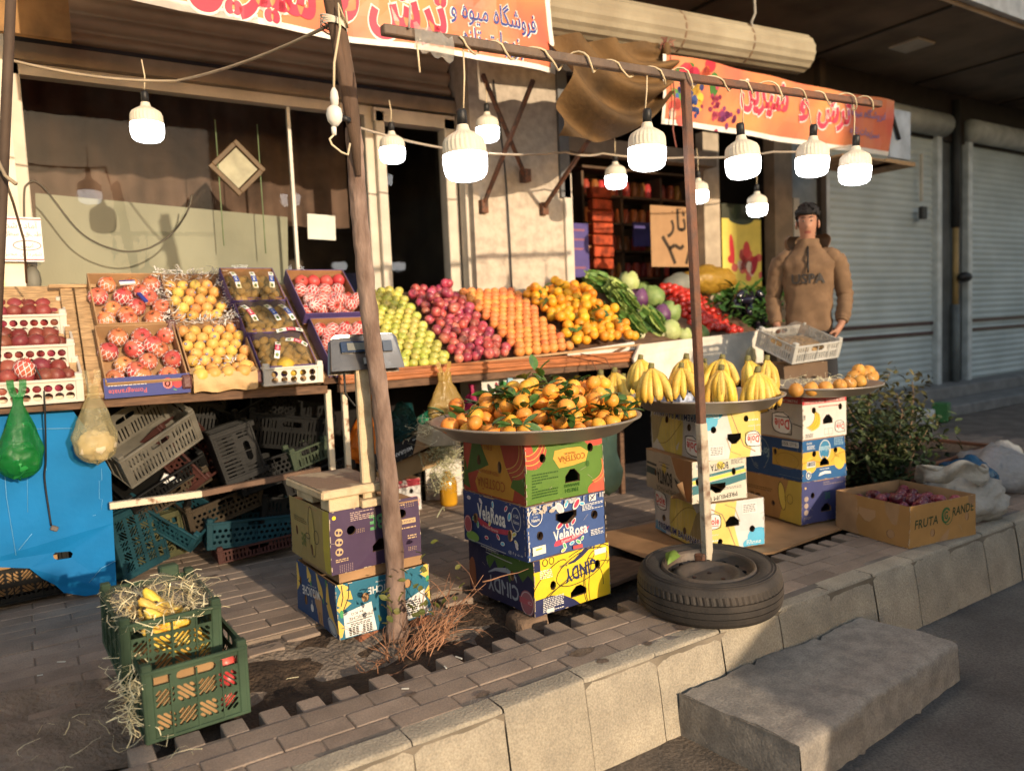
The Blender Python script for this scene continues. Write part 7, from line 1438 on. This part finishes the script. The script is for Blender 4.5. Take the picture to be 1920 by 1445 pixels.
# ---- the two green crates in front
GM=TM(.285,2.765,.002)@RM(U(1.5),0,U(2.5)); FG='green lattice crates standing at the pit edge'
make_crate('green_crate','lower green lattice crate with tan filling at the pit edge',.335,.44,.25,CM['green'],'diag',GM,FG)
GM2=TM(.240,2.90,.168)@RM(U(4),U(1),U(3)); make_crate('green_crate','upper green lattice crate of bananas and straw',.325,.40,.215,CM['green'],'diag',GM2,FG)
b=MB(); b.box(GM@Vector((.135,.03,.125)),(.20,.02,.20),mat('tan_filler',(.50,.30,.13),rough=.8),RM(0,0,U(2.5))); b.box(GM@Vector((.16,.28,.10)),(.28,.30,.17),mat('tan_filler',(.5,.3,.13)),RM(0,0,U(2.5))); tag(b.build('cardboard_insert',loc=tuple(GM@Vector((.16,.1,.1)))),'tan cardboard filling the lower green crate','cardboard')
for i,(x,z) in enumerate(((.275,.06),(.285,.12),(.28,.18),(.24,.045),(.245,.15))): P['pomQ'].put(GM@TM(x,.055,z)@rrot()@Matrix.Scale(.8,4),'red pomegranate inside the lower green crate','pomegranates inside the lower green crate')
for i in range(6):
    t=thing('banana_bunch','yellow banana bunch lying in the upper green crate','bananas',(0,0,0),(0,0,0),'bananas lying in the upper green crate'); rr=random.Random(i)
    for k in range(6): o=BM[k%3].copy(); COL.objects.link(o); o.parent=t; o.matrix_local=TM(.0,.030*(k%3),.034*(k//3))@RM(rr.uniform(-.2,.2),PI/2+rr.uniform(-.25,.25),PI*(k%2)*0+rr.uniform(-.3,.3))
    t.matrix_world=GM2@TM(.30-.03*(i//2),.035+.09*(i%2),.025+.05*(i//2))
straw('straw','pale shredded straw spilling over the two green crates',lambda r:(GM2@Vector((r.uniform(.0,.33),r.uniform(-.01,.38),.19+abs(r.gauss(0,.012)))) if r.random()<.68 else GM@Vector((r.gauss(-.015,.02),r.uniform(0,.2),r.uniform(.02,.25)))),400,shy,.10,.0018,5,loc=(.3,2.9,.3))
straw('straw','thin straw bits scattered on the ground around the green crates',lambda r:(.2+r.gauss(0,.28),2.85+r.gauss(0,.22),.008),34,shy,.09,.0016,6,loc=(.2,2.85,0))
b=MB(); b.grid(lambda u,v:GM2@Vector((.33*u,.36*v,.222+.015*math.sin(u*13)+.012*math.sin(v*11+u*5))),14,10,clear_film('clear_wrap',(.75,.7,.6),.1,.1)); tag(b.build('plastic_wrap',loc=tuple(GM2.translation)),'clear plastic wrap hanging over the upper green crate','plastic')
b=MB(); b.box(GM2@Vector((.24,.40,.235)),(.07,.05,.05),CM['green'],RM(0,0,.1),.006); tag(b.build('crate_lid_clip',loc=tuple(GM2@Vector((.24,.4,.2)))),'green plastic clip standing up at the back of the upper crate','clip')
# ============================================================ blue board and cable, bags
bluem=mat('blue_corrugated_board',(.005,.150,.38),rough=.65,var=.14,scale=2.5,bump=.25,bscale=18,spec=.15); b=MB()
ol=[(-60,762),(45,758),(135,768),(160,800),(208,884),(212,980),(219,1108),(160,1118),(120,1112),(105,1098),(80,1085),(55,1065),(-60,1060)]
op=[gy(px,py,4.56) for px,py in ol]; hole=[gy(px,py,4.56) for px,py in ((100,1040),(104,1036),(132,1034),(137,1038),(134,1046),(108,1050),(101,1047))]
lp=[[Vector((p.x,p.z,0)) for p in op],[Vector((p.x,p.z,0)) for p in hole]]; fl=op+hole
tri=tessellate_polygon(lp); b.add([p+Vector((0,.012*math.sin(p.x*9)+.0,0)) for p in fl],[list(q) for q in tri],bluem)
blu=tag(b.build('blue_board',loc=tuple(op[6])),'bright blue corrugated plastic board leaning under the left stall','board')
crm=mat('crease_light',(.16,.38,.60),rough=.5); b=MB()
def crease(pp,w=.0035):
    P_=[gy(px,py,4.553) for px,py in pp]; b.tube([p+Vector((0,.012*math.sin(p.x*9)-.002,0)) for p in P_],w,crm,4)
crease([(62,804),(135,803)],.002); crease([(90,985),(60,1000),(35,1030)],.0018); crease([(98,982),(140,975),(180,965)],.0018); crease([(5,830),(12,930),(30,1040)],.0015); crease([(50,830),(52,960)],.001); crease([(85,830),(90,960)],.001); crease([(190,878),(191,900),(186,901),(186,935),(192,936),(190,955)],.001); crease([(165,1095),(190,1065),(217,1050)],.0015); b.build('crease',blu,loc=tuple(op[6]))
cable('hanging_cable',[gy(66,688,4.42),gy(80,720,4.42),gy(84,765,4.42),gy(86,860,4.5),gy(84,900,4.52),gy(96,985,4.53)],.0045,blackp,'thin black cable hanging in front of the blue board')
b=MB(); b.box(gy(102,990,4.53),(.035,.02,.025),mat('plug_grey',(.12,.1,.09)),RM(0,.5,0),.004); tag(b.build('cable_plug',loc=tuple(gy(102,990,4.53))),'small plug at the end of the black hanging cable','plug')
def bag(name,label,top,bot,w,mt,seed=1,neck=.18,dp=.7,inner=None,loops=True,sh=1.0):
    top=Vector(top);bot=Vector(bot);H=(top-bot).length; t=thing(name,label,'bag',tuple(bot)); b=MB(); nu,nv=44,30
    def f(u,v):
        a_=2*PI*u; z=v**1.3; k=max(neck,min(1,((1-z)/.66)**.85))
        if z<.20: k*=math.sqrt(max(0,1-(1-z/.20)**2))*.97+.03
        rg=abs(noise.noise((math.cos(a_)*2.2+seed,math.sin(a_)*2.2,z*3.2+seed)))*2-.5
        k=max(k,.02)*(1+.16*noise.noise((math.cos(a_)*1.3+seed,math.sin(a_)*1.3,z*2.6))-.13*rg*(.3+z)+.12*math.sin(a_*6+seed+z*3)*z)
        c=bot.lerp(top,z*.84); return (c.x+w/2*k*math.cos(a_),c.y+w/2*dp*k*math.sin(a_),c.z+.03*noise.noise((math.cos(a_)*1.5,math.sin(a_)*1.5+z*2,seed))*(1-z))
    b.grid(f,nu,nv,mt); b.build('bag_film',t,loc=tuple(bot))
    if loops:
        b=MB()
        for s in (-1,1):
            x0=bot.lerp(top,.84); b.grid(lambda u,v,s=s:tuple(x0+Vector((s*w*.13*math.sin(PI*(.15+.85*u)*.5+.2)+ (v-.5)*.03,-.01*s,(top.z-x0.z)*1.12*u))),8,2,mt)
        b.build('bag_handle',t,loc=tuple(bot))
    if inner:
        b=MB(); b.ell(bot+Vector((0,0,H*.19)),(w*.40,w*.27,H*.165),inner,24,16,fn=lambda v:v*(1+.35*noise.noise(v*2.1+Vector((seed,0,0)))+.12*noise.noise(v*6))); b.build('contents',t,loc=tuple(bot))
    return t
gf=clear_film('green_film',(.02,.30,.07),.50,.08); yf=clear_film('yellow_clear_film',(.80,.72,.46),.24,.08); of=clear_film('orange_film',(.75,.22,.02),.88,.2); gd=clear_film('gold_film',(.55,.36,.10),.70,.15)
bag('plastic_bag','green plastic bag hanging at the left edge of the stall',gy(32,715,4.38),gy(40,895,4.38),.20,gf,3,.2,.6,mat('green_inside',(.02,.22,.05),rough=.4))
bag('plastic_bag','clear yellowish plastic bag hanging beside the blue board',gy(172,697,4.36),gy(182,866,4.36),.195,yf,7,.25,.6,mat('tan_inside',(.56,.46,.31),rough=.6))
bag('plastic_bag','golden plastic bag tied to the red rail above the straw crate',gy(832,680,4.28),gy(838,790,4.28),.25,gd,11,.36,.6,mat('gold_inside',(.50,.36,.16),rough=.5))
bag('plastic_bag','orange plastic bag hanging in the dark behind the scale column',gy(682,742,4.66),gy(688,868,4.66),.26,of,14,.3,.6)
bag('plastic_bag','magenta bag hanging in the dark behind the mandarins',gy(895,708,4.62),gy(898,775,4.62),.26,mat('magenta_cloth',(.36,.02,.09),rough=.6),15,.5,.6,None,False)
bag('plastic_bag','pale green cloth bag between the mandarin and banana stacks',gy(1140,782,3.95),gy(1142,925,3.95),.22,mat('mint_cloth',(.30,.44,.28),rough=.8,var=.15,bump=.3),16,.6,.5,None,False,.5)
b=MB(); q=gy(755,800,4.95); rr=random.Random(6)
b.ell(q,(.12,.08,.17),clear_film('teal_net',(.03,.16,.17),.45,.4),14,10,fn=lambda v:v*(1+.35*noise.noise(v*1.8))); tag(b.build('net_bag',loc=tuple(q)),'teal net bag hanging in the dark right of the trunk','bag')
# ---- things below the right stall
def plainbox(name,label,px,py,y,dims,rot,front,leftc,sidec=None,top=False):
    p=gy(px,py,y); w,d,h=dims; l=Art(d,h,leftc); return carton(name,label,tuple(p),rot[2],w,d,h,front,l,sidec or card,top=top,amp=.004,seed=int(px),tl=(rot[0],rot[1]))
a=Art(.46,.11,BLK); a.up(); a.text('POMEGRANATE',.20,.045,.26,.024,WHT,PI,.02); a.text('610',.36,.06,.07,.034,WHT,PI,.03); a.rect(.41,.04,.44,.095,(.6,.6,.58)); a.smalltext(.3,.085,.42,.095,1,WHT,2)
plainbox('carton','black printed pomegranate carton tilted in the dark behind the trunk',708,884,4.55,(.46,.36,.11),(U(-10),U(-16),U(2)),a,(.04,.03,.03))
a=Art(.5,.12,(.33,.21,.10)); plainbox('carton','plain brown carton lying tilted under the black one',712,915,4.60,(.50,.40,.10),(U(0),U(-12),U(2)),a,(.25,.15,.08))
a=Art(.46,.24,(.62,.60,.58)); a.up(); a.rect(0,.185,.46,.24,(.42,.04,.06)); a.text('BANANAS - PREMIUM',.18,.205,.34,.028,(.65,.45,.45),0,.01); a.line([(.02,.165),(.3,.175)],.004,(.3,.3,.3)); a.rect(.33,.02,.45,.09,(.66,.62,.55)); a.up(); a.text('Dole',.39,.055,.10,.045,RDI,PI,.03); a.arc(.39,.06,.06,.05,.004,RDI,.0,PI); a.hole(.38,.15,.016,.018)
p=gz(738,965,0); carton('banana_box','white and red banana box on the paving behind the scale',(p.x-.22,p.y,.0),rad(3),.46,.45,.24,a,Art(.45,.24,(.5,.48,.46)),card,seed=41)
a=Art(.40,.20,(.64,.60,.55)); p=gz(838,945,0); 
rr=random.Random(4)
straw('straw','tangled pale straw heap left of the green banana box',lambda r:gy(829+r.gauss(0,15),850+r.gauss(0,34),4.62+r.gauss(0,.05)),460,mat('straw_pale',(.52,.50,.30),rough=.7,island=.25,bump=0),.15,.0028,17,loc=tuple(gy(838,850,4.85)))
straw('straw','straw hanging out of the crate beneath the golden bag',lambda r:gy(815+r.gauss(0,20),805+r.gauss(0,12),4.2),120,shy,.09,.0017,18,loc=tuple(gy(815,805,4.2)))
b=MB(); q=gy(820,815,4.25); b.box(q,(.20,.16,.10),mat('straw_box',(.42,.33,.22),rough=.8),RM(.2,.1,.2),.004); tag(b.build('straw_carton',loc=tuple(q)),'small tan carton of straw beneath the golden bag','carton')
b=MB(); q=gy(800,780,4.3); b.box(q,(.12,.02,.05),mat('green_card',(.03,.32,.14)),RM(0,-.45,.1)); tag(b.build('green_card',loc=tuple(q)),'small green card on the straw beneath the golden bag','card')
b=MB(); q=gz(848,940,0); b.box((q.x+.02,q.y+.16,.26),(.34,.02,.52),mat('white_board',(.62,.57,.5)),RM(0,0,.1)); tag(b.build('upright_board',loc=(q.x,q.y+.16,0)),'white upright board behind the straw and the amber jar','board')
b=MB(); q=gz(842,946,0); b.lathe([(0,0),(.060,0),(.068,.02),(.068,.17),(.055,.21),(.03,.23),(.03,.26),(0,.26)],mat('amber_jar',(.52,.26,.015),rough=.15,spec=.6,coat=.3),18,TM(q)); tag(b.build('jar',loc=tuple(q)),'amber yellow jar on the paving left of the dark blue box','jar')
a=Art(.42,.22,(.60,.58,.52)); a.up()
for k,(u,c) in enumerate(((.08,(.02,.02,.02)),(.13,(.30,.04,.05)),(.18,(.05,.28,.07)),(.24,(.02,.02,.02)))): a.ell(u,.12,.02,.075,c,rot=.4-.25*k)
a.ell(.18,.15,.035,.05,(.06,.30,.06),rot=.3)
plainbox('carton','white carton with a green and black leaf print behind the mandarins',905,772,4.5,(.42,.3,.22),(0,0,0),a,(.3,.25,.2),top=True)
b=MB(); q=gy(955,728,4.4); b.box(q,(.04,.02,.14),mat('light_blue_tag',(.25,.42,.5)),RM(0,.1,0)); tag(b.build('blue_tag',loc=tuple(q)),'narrow light blue strip hanging below the rail behind the mandarins','tag')
for i,(px,y,dz) in enumerate(((1000,4.9,.45),(1100,4.9,.5),(960,4.75,.2))):
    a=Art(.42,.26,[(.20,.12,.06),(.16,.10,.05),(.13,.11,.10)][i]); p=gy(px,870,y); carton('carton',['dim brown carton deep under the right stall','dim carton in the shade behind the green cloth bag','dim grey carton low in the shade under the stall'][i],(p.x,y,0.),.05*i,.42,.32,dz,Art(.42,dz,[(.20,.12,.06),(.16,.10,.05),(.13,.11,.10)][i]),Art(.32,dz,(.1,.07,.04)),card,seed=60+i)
# ============================================================ right: white crate, sacks, shrubs
p=gy(1488,702,3.42); M=TM(p.x-.02,3.42,.985)@RM(U(20),U(-3),U(-8)); make_crate('white_crate','pale translucent crate of nuts standing behind the pear tray',.44,.36,.13,mat('milky_plastic',(.50,.48,.44),rough=.35,alpha=.9,bump=.03),'slots',M)
b=MB(); b.grid(lambda u,v:M@Vector((.03+.38*u,.02+.31*v,.06+.05*math.sin(PI*u)*math.sin(PI*v)+.01*noise.noise((u*16,v*16,0)))),26,22,mat('nut_heap',(.34,.21,.09),rough=.8,var=.4,scale=60,bump=.8,bscale=70,bdist=.01)); tag(b.build('nuts',loc=tuple(M.translation)),'heap of brown nuts in the pale crate','nuts',kind='stuff')
b=MB(); b.grid(lambda u,v:M@Vector((-.03+.50*u,.30*v,.14+.05*math.sin(u*8+v*3)*v-.16*max(0,u-.8)*3)),16,10,clear_film('clear_bag_film',(.62,.60,.56),.22,.1)); tag(b.build('clear_bag',loc=tuple(M.translation)),'clear plastic bag pulled over the pale nut crate','bag')
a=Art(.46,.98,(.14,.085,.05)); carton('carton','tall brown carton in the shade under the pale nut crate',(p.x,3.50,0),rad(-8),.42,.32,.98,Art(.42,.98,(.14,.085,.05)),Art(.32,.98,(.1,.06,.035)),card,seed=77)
def shrub(name,label,x,y,H,sp,n,seed,lm,ls=.05,stems=7):
    t=thing(name,label,'shrub',(x,y,0)); rr=random.Random(seed); b=MB(); tips=[]
    for k in range(stems):
        d=Vector((rr.gauss(0,.25),rr.gauss(0,.25),1)).normalized(); p_=Vector((x+rr.gauss(0,.06),y+rr.gauss(0,.06),0)); pts=[p_]; hh=H*rr.uniform(.75,1.05)
        for i in range(8):
            d=(d+Vector((rr.gauss(0,.14),rr.gauss(0,.14),.1))).normalized(); pts.append(pts[-1]+d*hh/8); 
            if i>0: tips.append((pts[-1],i/8))
        b.tube(pts,[.012*(1-.7*i/8) for i in range(9)],mat('shrub_stem',(.20,.13,.08),rough=.8),6)
    b.build('stem',t,loc=(x,y,0)); b=MB()
    for i in range(n):
        p_,h_=rr.choice(tips); c=p_+Vector((rr.gauss(0,sp),rr.gauss(0,sp),rr.gauss(0,sp*.6)))
        if c.z<.03: continue
        leaf_mesh(b,ls*rr.uniform(.6,1.25),ls*rr.uniform(.4,.65),TM(c)@RM(rr.uniform(-.8,.8),rr.uniform(-1.2,.6),rr.uniform(0,6.28)),lm)
    b.build('foliage',t,loc=(x,y,0)); return t
sl=mat('shrub_leaf',(.035,.060,.022),rough=.5,col2=(.085,.105,.035),scale=7,rnd=.2,spec=.4)
shrub('potted_shrub','dark leafy shrub right of the pear stack, behind the plum carton',5.05,3.05,.80,.10,1500,4,sl,.055)
shrub('potted_shrub','looser shrub with twisted stems beyond the dark leafy one',5.75,3.35,.86,.085,620,9,mat('shrub_leaf_pale',(.085,.085,.03),rough=.6,col2=(.15,.12,.045),scale=7),.055,5)
shrub('potted_shrub','thin tall sprigs standing before the first grey shutter',6.3,4.3,1.0,.07,120,19,mat('shrub_leaf_pale',(.085,.085,.03)),.06,3)
b=MB()
for c,d,r in (((5.85,2.98,.12),(1.5,.03,.2),.06),((5.2,3.35,.12),(.03,.75,.2),0),((6.55,3.4,.12),(.03,.8,.2),0),((5.85,3.75,.12),(1.4,.03,.2),0)): b.box(c,d,mat('planter_wood',(.18,.075,.04),rough=.8,var=.3,scale=5),RM(0,0,r),.004)
b.box((5.85,3.38,.12),(1.3,.75,.16),soil); tag(b.build('planter_box',loc=(5.85,3.3,0)),'reddish wooden planter box behind the white sack','planter')
def sackfn(c,r,seed,am=.22): return lambda v:Vector((v.x,v.y,max(v.z,-.72)))*(1+am*noise.noise(v*1.4+Vector((seed,0,0)))+.10*(abs(noise.noise(v*3.3+Vector((seed,3,0))))*2-.4)+.05*(abs(noise.noise(v*8+Vector((seed,5,0))))*2-.4))
sk_=mat('canvas_sack',(.36,.335,.295),rough=.9,var=.1,scale=6,bump=1,bscale=9,bdist=.035)
t=thing('sack','white canvas sack with a folded rim beside the plum carton','sack',(5.0,2.50,0)); b=MB(); b.ell((5.02,2.50,.115),(.27,.22,.155),sk_,40,26,fn=sackfn(0,0,2)); b.build('body',t,loc=(5.0,2.5,0))
b=MB()
def rimf(u,v):
    a_=2*PI*u; R_=1+.16*math.sin(a_*3)+.08*math.sin(a_*7); f_=math.sin(PI*v); r=.165*R_+.05*f_+.02*math.sin(v*9+a_*4)
    return (4.93+r*1.15*math.cos(a_),2.52+r*.8*math.sin(a_),.20+.13*(1-abs(v-.35)*1.5)+.07*math.cos(a_+2.4)+.02*math.sin(a_*5))
b.grid(rimf,60,10,sk_); b.build('folded_rim',t,loc=(5.0,2.5,0))
bl=clear_film('blue_film',(.012,.12,.27),.85,.2)
b=MB(); b.ell((5.44,2.70,.11),(.26,.20,.17),bl,36,22,fn=sackfn(0,0,7,.3)); tag(b.build('blue_bag',loc=(5.42,2.62,0)),'crumpled blue plastic bag behind the white sack','bag')
b=MB(); b.ell((5.95,2.74,.13),(.32,.24,.19),clear_film('white_film',(.50,.50,.50),.72,.2),36,22,fn=sackfn(0,0,11,.3)); tag(b.build('white_bag',loc=(5.95,2.7,0)),'large milky plastic bag at the right edge behind the blue one','bag')
b=MB(); q=gz(1765,790,.0); b.box(q+Vector((0,0,.11)),(.20,.16,.22),mat('green_tin',(.06,.20,.06),rough=.5),RM(0,0,.3),.01); b.box(q+Vector((-.25,.05,.08)),(.16,.16,.16),white_paper,RM(0,0,.2),.01); tag(b.build('green_tin',loc=tuple(q)),'small green and white tin on the far paving','tin')
# ============================================================ litter
rr=random.Random(77)
lit_=mat('litter_white',(.60,.57,.5),rough=.8)
for i,(px,py) in enumerate(((345,1078),(760,1290),(835,1250),(860,1232),(235,1245),(115,1240),(75,1265),(560,1075))):
    q=gz(px,py,.004); b=MB(); b.box(q,(rr.uniform(.02,.05),.006,.003),lit_,RM(0,0,rr.uniform(0,3))); tag(b.build('litter',loc=tuple(q)),'tiny white scrap lying on the paving','litter','white scraps on the paving')
# ============================================================ the man
MX,MY,MZ=5.10,3.68,.30; MA=rad(-54)
HD=-.025
man=thing('person','man in a brown hooded sweatshirt with dark hair standing with his hands in his pockets','person',(MX,MY,MZ),(0,0,MA))
man.scale=(.94,.94,1.0)
skin=mat('skin',(.36,.175,.11),rough=.55,var=.10,scale=12,bump=.05,sub=.05); lipm=mat('lip',(.30,.09,.07),rough=.5); hoodm=mat('hoodie_brown',(.175,.105,.060),rough=.95,var=.14,scale=14,bump=.5,bscale=160,bdist=.003); trm=mat('trouser_dark',(.030,.030,.034),rough=.9,var=.2); hairm=mat('hair_black',(.012,.010,.010),rough=.7,var=.3,bump=.6,bscale=120); capm=mat('cap_dark',(.020,.018,.022),rough=.9,bump=.4)
def skin_mesh(V,E,R,name,mt,lv=2,root=0):
    me=bpy.data.meshes.new(name); me.from_pydata(V,E,[]); o=bpy.data.objects.new(name,me); COL.objects.link(o)
    md=o.modifiers.new('skin','SKIN'); md.use_smooth_shade=True; md.branch_smoothing=.6
    for i,r in enumerate(R): me.skin_vertices[0].data[i].radius=(r,r) if not isinstance(r,tuple) else r
    for i in range(len(V)): me.skin_vertices[0].data[i].use_root=(i==root)
    s=o.modifiers.new('sub','SUBSURF'); s.levels=lv; s.render_levels=lv
    bpy.context.view_layer.update(); m2=bpy.data.meshes.new_from_object(o.evaluated_get(bpy.context.evaluated_depsgraph_get()))
    bpy.data.objects.remove(o); bpy.data.meshes.remove(me); m2.name=name; m2.materials.clear(); m2.materials.append(mt)
    for p in m2.polygons: p.use_smooth=True
    return m2
# viewer side is -y ; x to the viewer's right
V=[];E=[];R=[]
def nd(p,r,par=None):
    V.append(p);R.append(r); i=len(V)-1
    if par is not None: E.append((par,i))
    return i
pel=nd((0,0,.96),(.15,.11)); sp1=nd((0,0,1.14),(.145,.105),pel); ch=nd((0,0,1.34),(.165,.11),sp1); nb=nd((0,.005,1.50),.075,ch); nk=nd((0,-.008,1.565),.058,nb)
h1=nd((0,-.022,1.625),(.062,.070),nk); h2=nd((0,-.020,1.70),(.076,.094),h1); h3=nd((0,-.010,1.775),(.074,.090),h2); h4=nd((0,-.005,1.825),(.045,.055),h3)
for s in (-1,1):
    hip=nd((s*.095,0,.90),.095,pel); kn=nd((s*.125,-.015,.50),.060,hip); an=nd((s*.13,.01,.10),.042,kn); ft=nd((s*.145,-.13,.045),.038,an)
    sh=nd((s*.185,0,1.445),.062,ch); el=nd((s*.272,.035,1.165),.046,sh); wr=nd((s*.245,-.07,.955),.031,el); pa=nd((s*.215,-.115,.895),.036,wr)
    for k in range(4): q=(k-1.5)*.018; a1=nd((s*(.185-.3*q),-.135+q*.7,.855-.004*k),.0095,pa); a2=nd((s*(.165-.3*q),-.128+q*.7,.815+.004*abs(k-1.5)),.0085,a1)
    t1=nd((s*.175,-.150,.890),.011,pa); t2=nd((s*.150,-.160,.872),.0095,t1)
body=skin_mesh(V,E,R,'body',skin)
for v in body.vertices:                         # nose, brow, eye sockets, chin, cheek
    c=v.co
    if c.z>1.58 and c.y<-.03:
        x,z=c.x,c.z
        def g(px,pz,sx,sz): return math.exp(-((x-px)/sx)**2-((z-pz)/sz)**2)
        c.y-=.026*g(0,1.665,.013,.022)+.012*g(0,1.69,.010,.02)+.008*g(0,1.735,.05,.010)+.010*g(0,1.59,.022,.016)+.006*g(0,1.622,.022,.008)-.012*(g(-.031,1.715,.014,.010)+g(.031,1.715,.014,.010))-.006*g(0,1.608,.02,.006)
body.materials.append(lipm)
for p in body.polygons:
    c=p.center
    if c.y<-.07 and abs(c.x)<.026 and 1.615<c.z<1.633: p.material_index=1
bo_=bpy.data.objects.new('body',body); COL.objects.link(bo_); bo_.parent=man
b=MB()
for s in (-1,1): b.ell((s*.031,-.094,1.714),(.011,.008,.0045),mat('eye_white',(.26,.22,.19),rough=.4),10,6); b.ell((s*.031,-.1005,1.714),(.005,.003,.005),mat('eye_dark',(.015,.01,.008),rough=.2),8,5); b.tube([(s*.012,-.108,1.738),(s*.032,-.110,1.743),(s*.050,-.098,1.737)],[.003,.004,.002],hairm,5)
b.build('eyes',man)
b=MB()
for s in (-1,1): b.ell((s*.082,.0,1.695),(.012,.022,.034),skin,10,8,fn=lambda v:v*(1-.25*max(0,-v.x*s)))
b.build('ears',man)
b=MB()
b.ell((0,.004,1.765),(.094,.112,.092),hairm,36,20,fn=lambda v:Vector((v.x,v.y,max(v.z,-.08-.8*max(0,v.y+.2))))*(1+.05*noise.noise(v*5)+.03*noise.noise(v*13))); b.ell((0,-.088,1.775),(.066,.028,.020),hairm,20,8,fn=lambda v:v*(1+.10*noise.noise(v*7))); 
hr_=random.Random(5)
for k in range(90):
    a_=hr_.uniform(0,6.28); e_=hr_.uniform(.1,1.3); d_=Vector((math.cos(e_)*math.sin(a_)*.092,.004-math.cos(e_)*math.cos(a_)*.110,1.768+math.sin(e_)*.088)); b.tube([d_,d_+Vector((hr_.gauss(0,.012),-.012+hr_.gauss(0,.01),hr_.uniform(-.02,.008)))],[.010,.002],hairm,5)
b.build('fringe',man)
b=MB(); b.ell((0,.030,1.725),(.082,.088,.080),hairm,24,12,fn=lambda v:v*(1+.05*noise.noise(v*6))); b.build('hair',man)
# clothes
def rings(b,RG,mt,n=40,wr=.006,seed=0):         # RG: (cx,cy,z,rx,ry)
    m_=[]
    for i in range(len(RG)-1):
        for k in range(4):
            t=k/4; m_.append(tuple(a*(1-t)+c*t for a,c in zip(RG[i],RG[i+1])))
    m_.append(RG[-1]); vs=[];fs=[]
    for j,(cx,cy,z,rx,ry) in enumerate(m_):
        for k in range(n):
            a=2*PI*k/n; q=1+wr/.15*(noise.noise(Vector((math.cos(a)*2.2,math.sin(a)*2.2,z*9+seed)))*1.6+.5*math.sin(z*46+a*3+seed*2)*max(0,math.cos(a*2)))
            ex=.85; ca_=math.copysign(abs(math.cos(a))**ex,math.cos(a)); sa_=math.copysign(abs(math.sin(a))**ex,math.sin(a)); vs.append((cx+rx*q*ca_,cy+ry*q*sa_,z))
    for j in range(len(m_)-1):
        for k in range(n): fs.append([j*n+k,j*n+(k+1)%n,(j+1)*n+(k+1)%n,(j+1)*n+k])
    b.add(vs,fs,mt,True)
b=MB()
rings(b,[(0,0,.845,.150,.112),(0,0,.865,.162,.122),(0,0,.90,.178,.132),(0,0,1.0,.176,.130),(0,0,1.15,.178,.128),(0,0,1.30,.194,.135),(0,0,1.40,.205,.135),(0,.004,1.46,.182,.115),(0,.006,1.515,.108,.098),(0,.002,1.55,.090,.088),(0,.0,1.585,.080,.080)],hoodm,48,.007,1)
for s in (-1,1):
    P_=[(s*.10,.0,1.478),(s*.165,.0,1.452),(s*.215,.01,1.40),(s*.245,.022,1.29),(s*.272,.035,1.165),(s*.266,-.005,1.08),(s*.252,-.052,.99),(s*.245,-.068,.962)]; Pf=[];rf=[]; r_=[.045,.068,.076,.070,.062,.058,.052,.044]
    for i in range(len(P_)-1):
        for k in range(5): t=k/5; Pf.append(Vector(P_[i]).lerp(Vector(P_[i+1]),t)); rf.append((r_[i]*(1-t)+r_[i+1]*t)*(1+.06*math.sin(i*5+k*2.2)))
    Pf.append(Vector(P_[-1])); rf.append(.042); b.tube(Pf,rf,hoodm,20)
b.v=[v+Vector((0,0,0))+Vector((noise.noise(v*17),noise.noise(v*17+Vector((9,0,0))),0))*.004+Vector((v.x*.3,v.y,0)).normalized()*(.5-abs(noise.noise(Vector((v.x*7,v.y*7,v.z*13)))*2))*.012 for v in b.v]
b.build('sweatshirt',man)
b=MB()
def hood(u,v):
    a=-PI*.62+PI*1.24*u; r=.115+.035*math.sin(PI*v)+.012*math.sin(u*14)
    return (r*1.12*math.sin(a),.015+r*.95*math.cos(a)*1.0,1.49+.13*v-.035*math.cos(a*.5)*0+.02*math.sin(PI*v)*abs(math.sin(a)))
b.grid(hood,30,8,hoodm); b.build('hood',man)
b=MB(); b.tube([(0,-.083,1.53),(0,-.112,1.49),(0,-.142,1.44),(0,-.158,1.36),(0,-.160,1.33)],.0075,mat('zip_dark',(.02,.017,.015),rough=.5),6); b.build('zip',man)
a=Art(.26,.085,hoodm); a.L=[]; a.up(); a.text('USPA',.13,.042,.25,.075,(.035,.028,.024),0,.03)
b=MB(); a.lay(b,Matrix(((1,0,0,-.13),(0,-1,0,-.148),(0,0,1,1.245),(0,0,0,1))),step=.04,bulge=lambda u,v:-1.4*(u-.13)**2); b.build('chest_lettering',man)
b=MB(); rings(b,[(0,0,.83,.165,.125),(0,0,.90,.175,.130)],trm,30,.003)
for s in (-1,1): rings(b,[(s*.14,.02,.03,.075,.085),(s*.135,.01,.25,.078,.085),(s*.128,-.01,.5,.085,.09),(s*.11,0,.75,.105,.11),(s*.095,0,.88,.112,.120)],trm,24,.008,3)
b.build('trousers',man)
b=MB()
for s in (-1,1): b.ell((s*.145,-.07,.04),(.05,.14,.045),mat('shoe_black',(.02,.02,.02),rough=.5),16,8)
b.build('shoes',man)
# what he stands on: a low wooden platform
t=thing('wooden_platform','low slatted wooden platform under the man, in the shade behind the stacks','platform',(MX,MY+.05,0)); L0=(MX,MY+.05,0); b=MB()
for k in range(5): b.box((MX,MY-.28+.16*k,MZ-.012),(.9,.13,.022),wood_dk,None,.003)
b.build('deck',t,loc=L0); b=MB()
for x in (-.38,0,.38): b.box((MX+x,MY+.04,(MZ-.024)/2),(.09,.72,MZ-.024),wood_dk)
b.build('bearer',t,loc=L0)
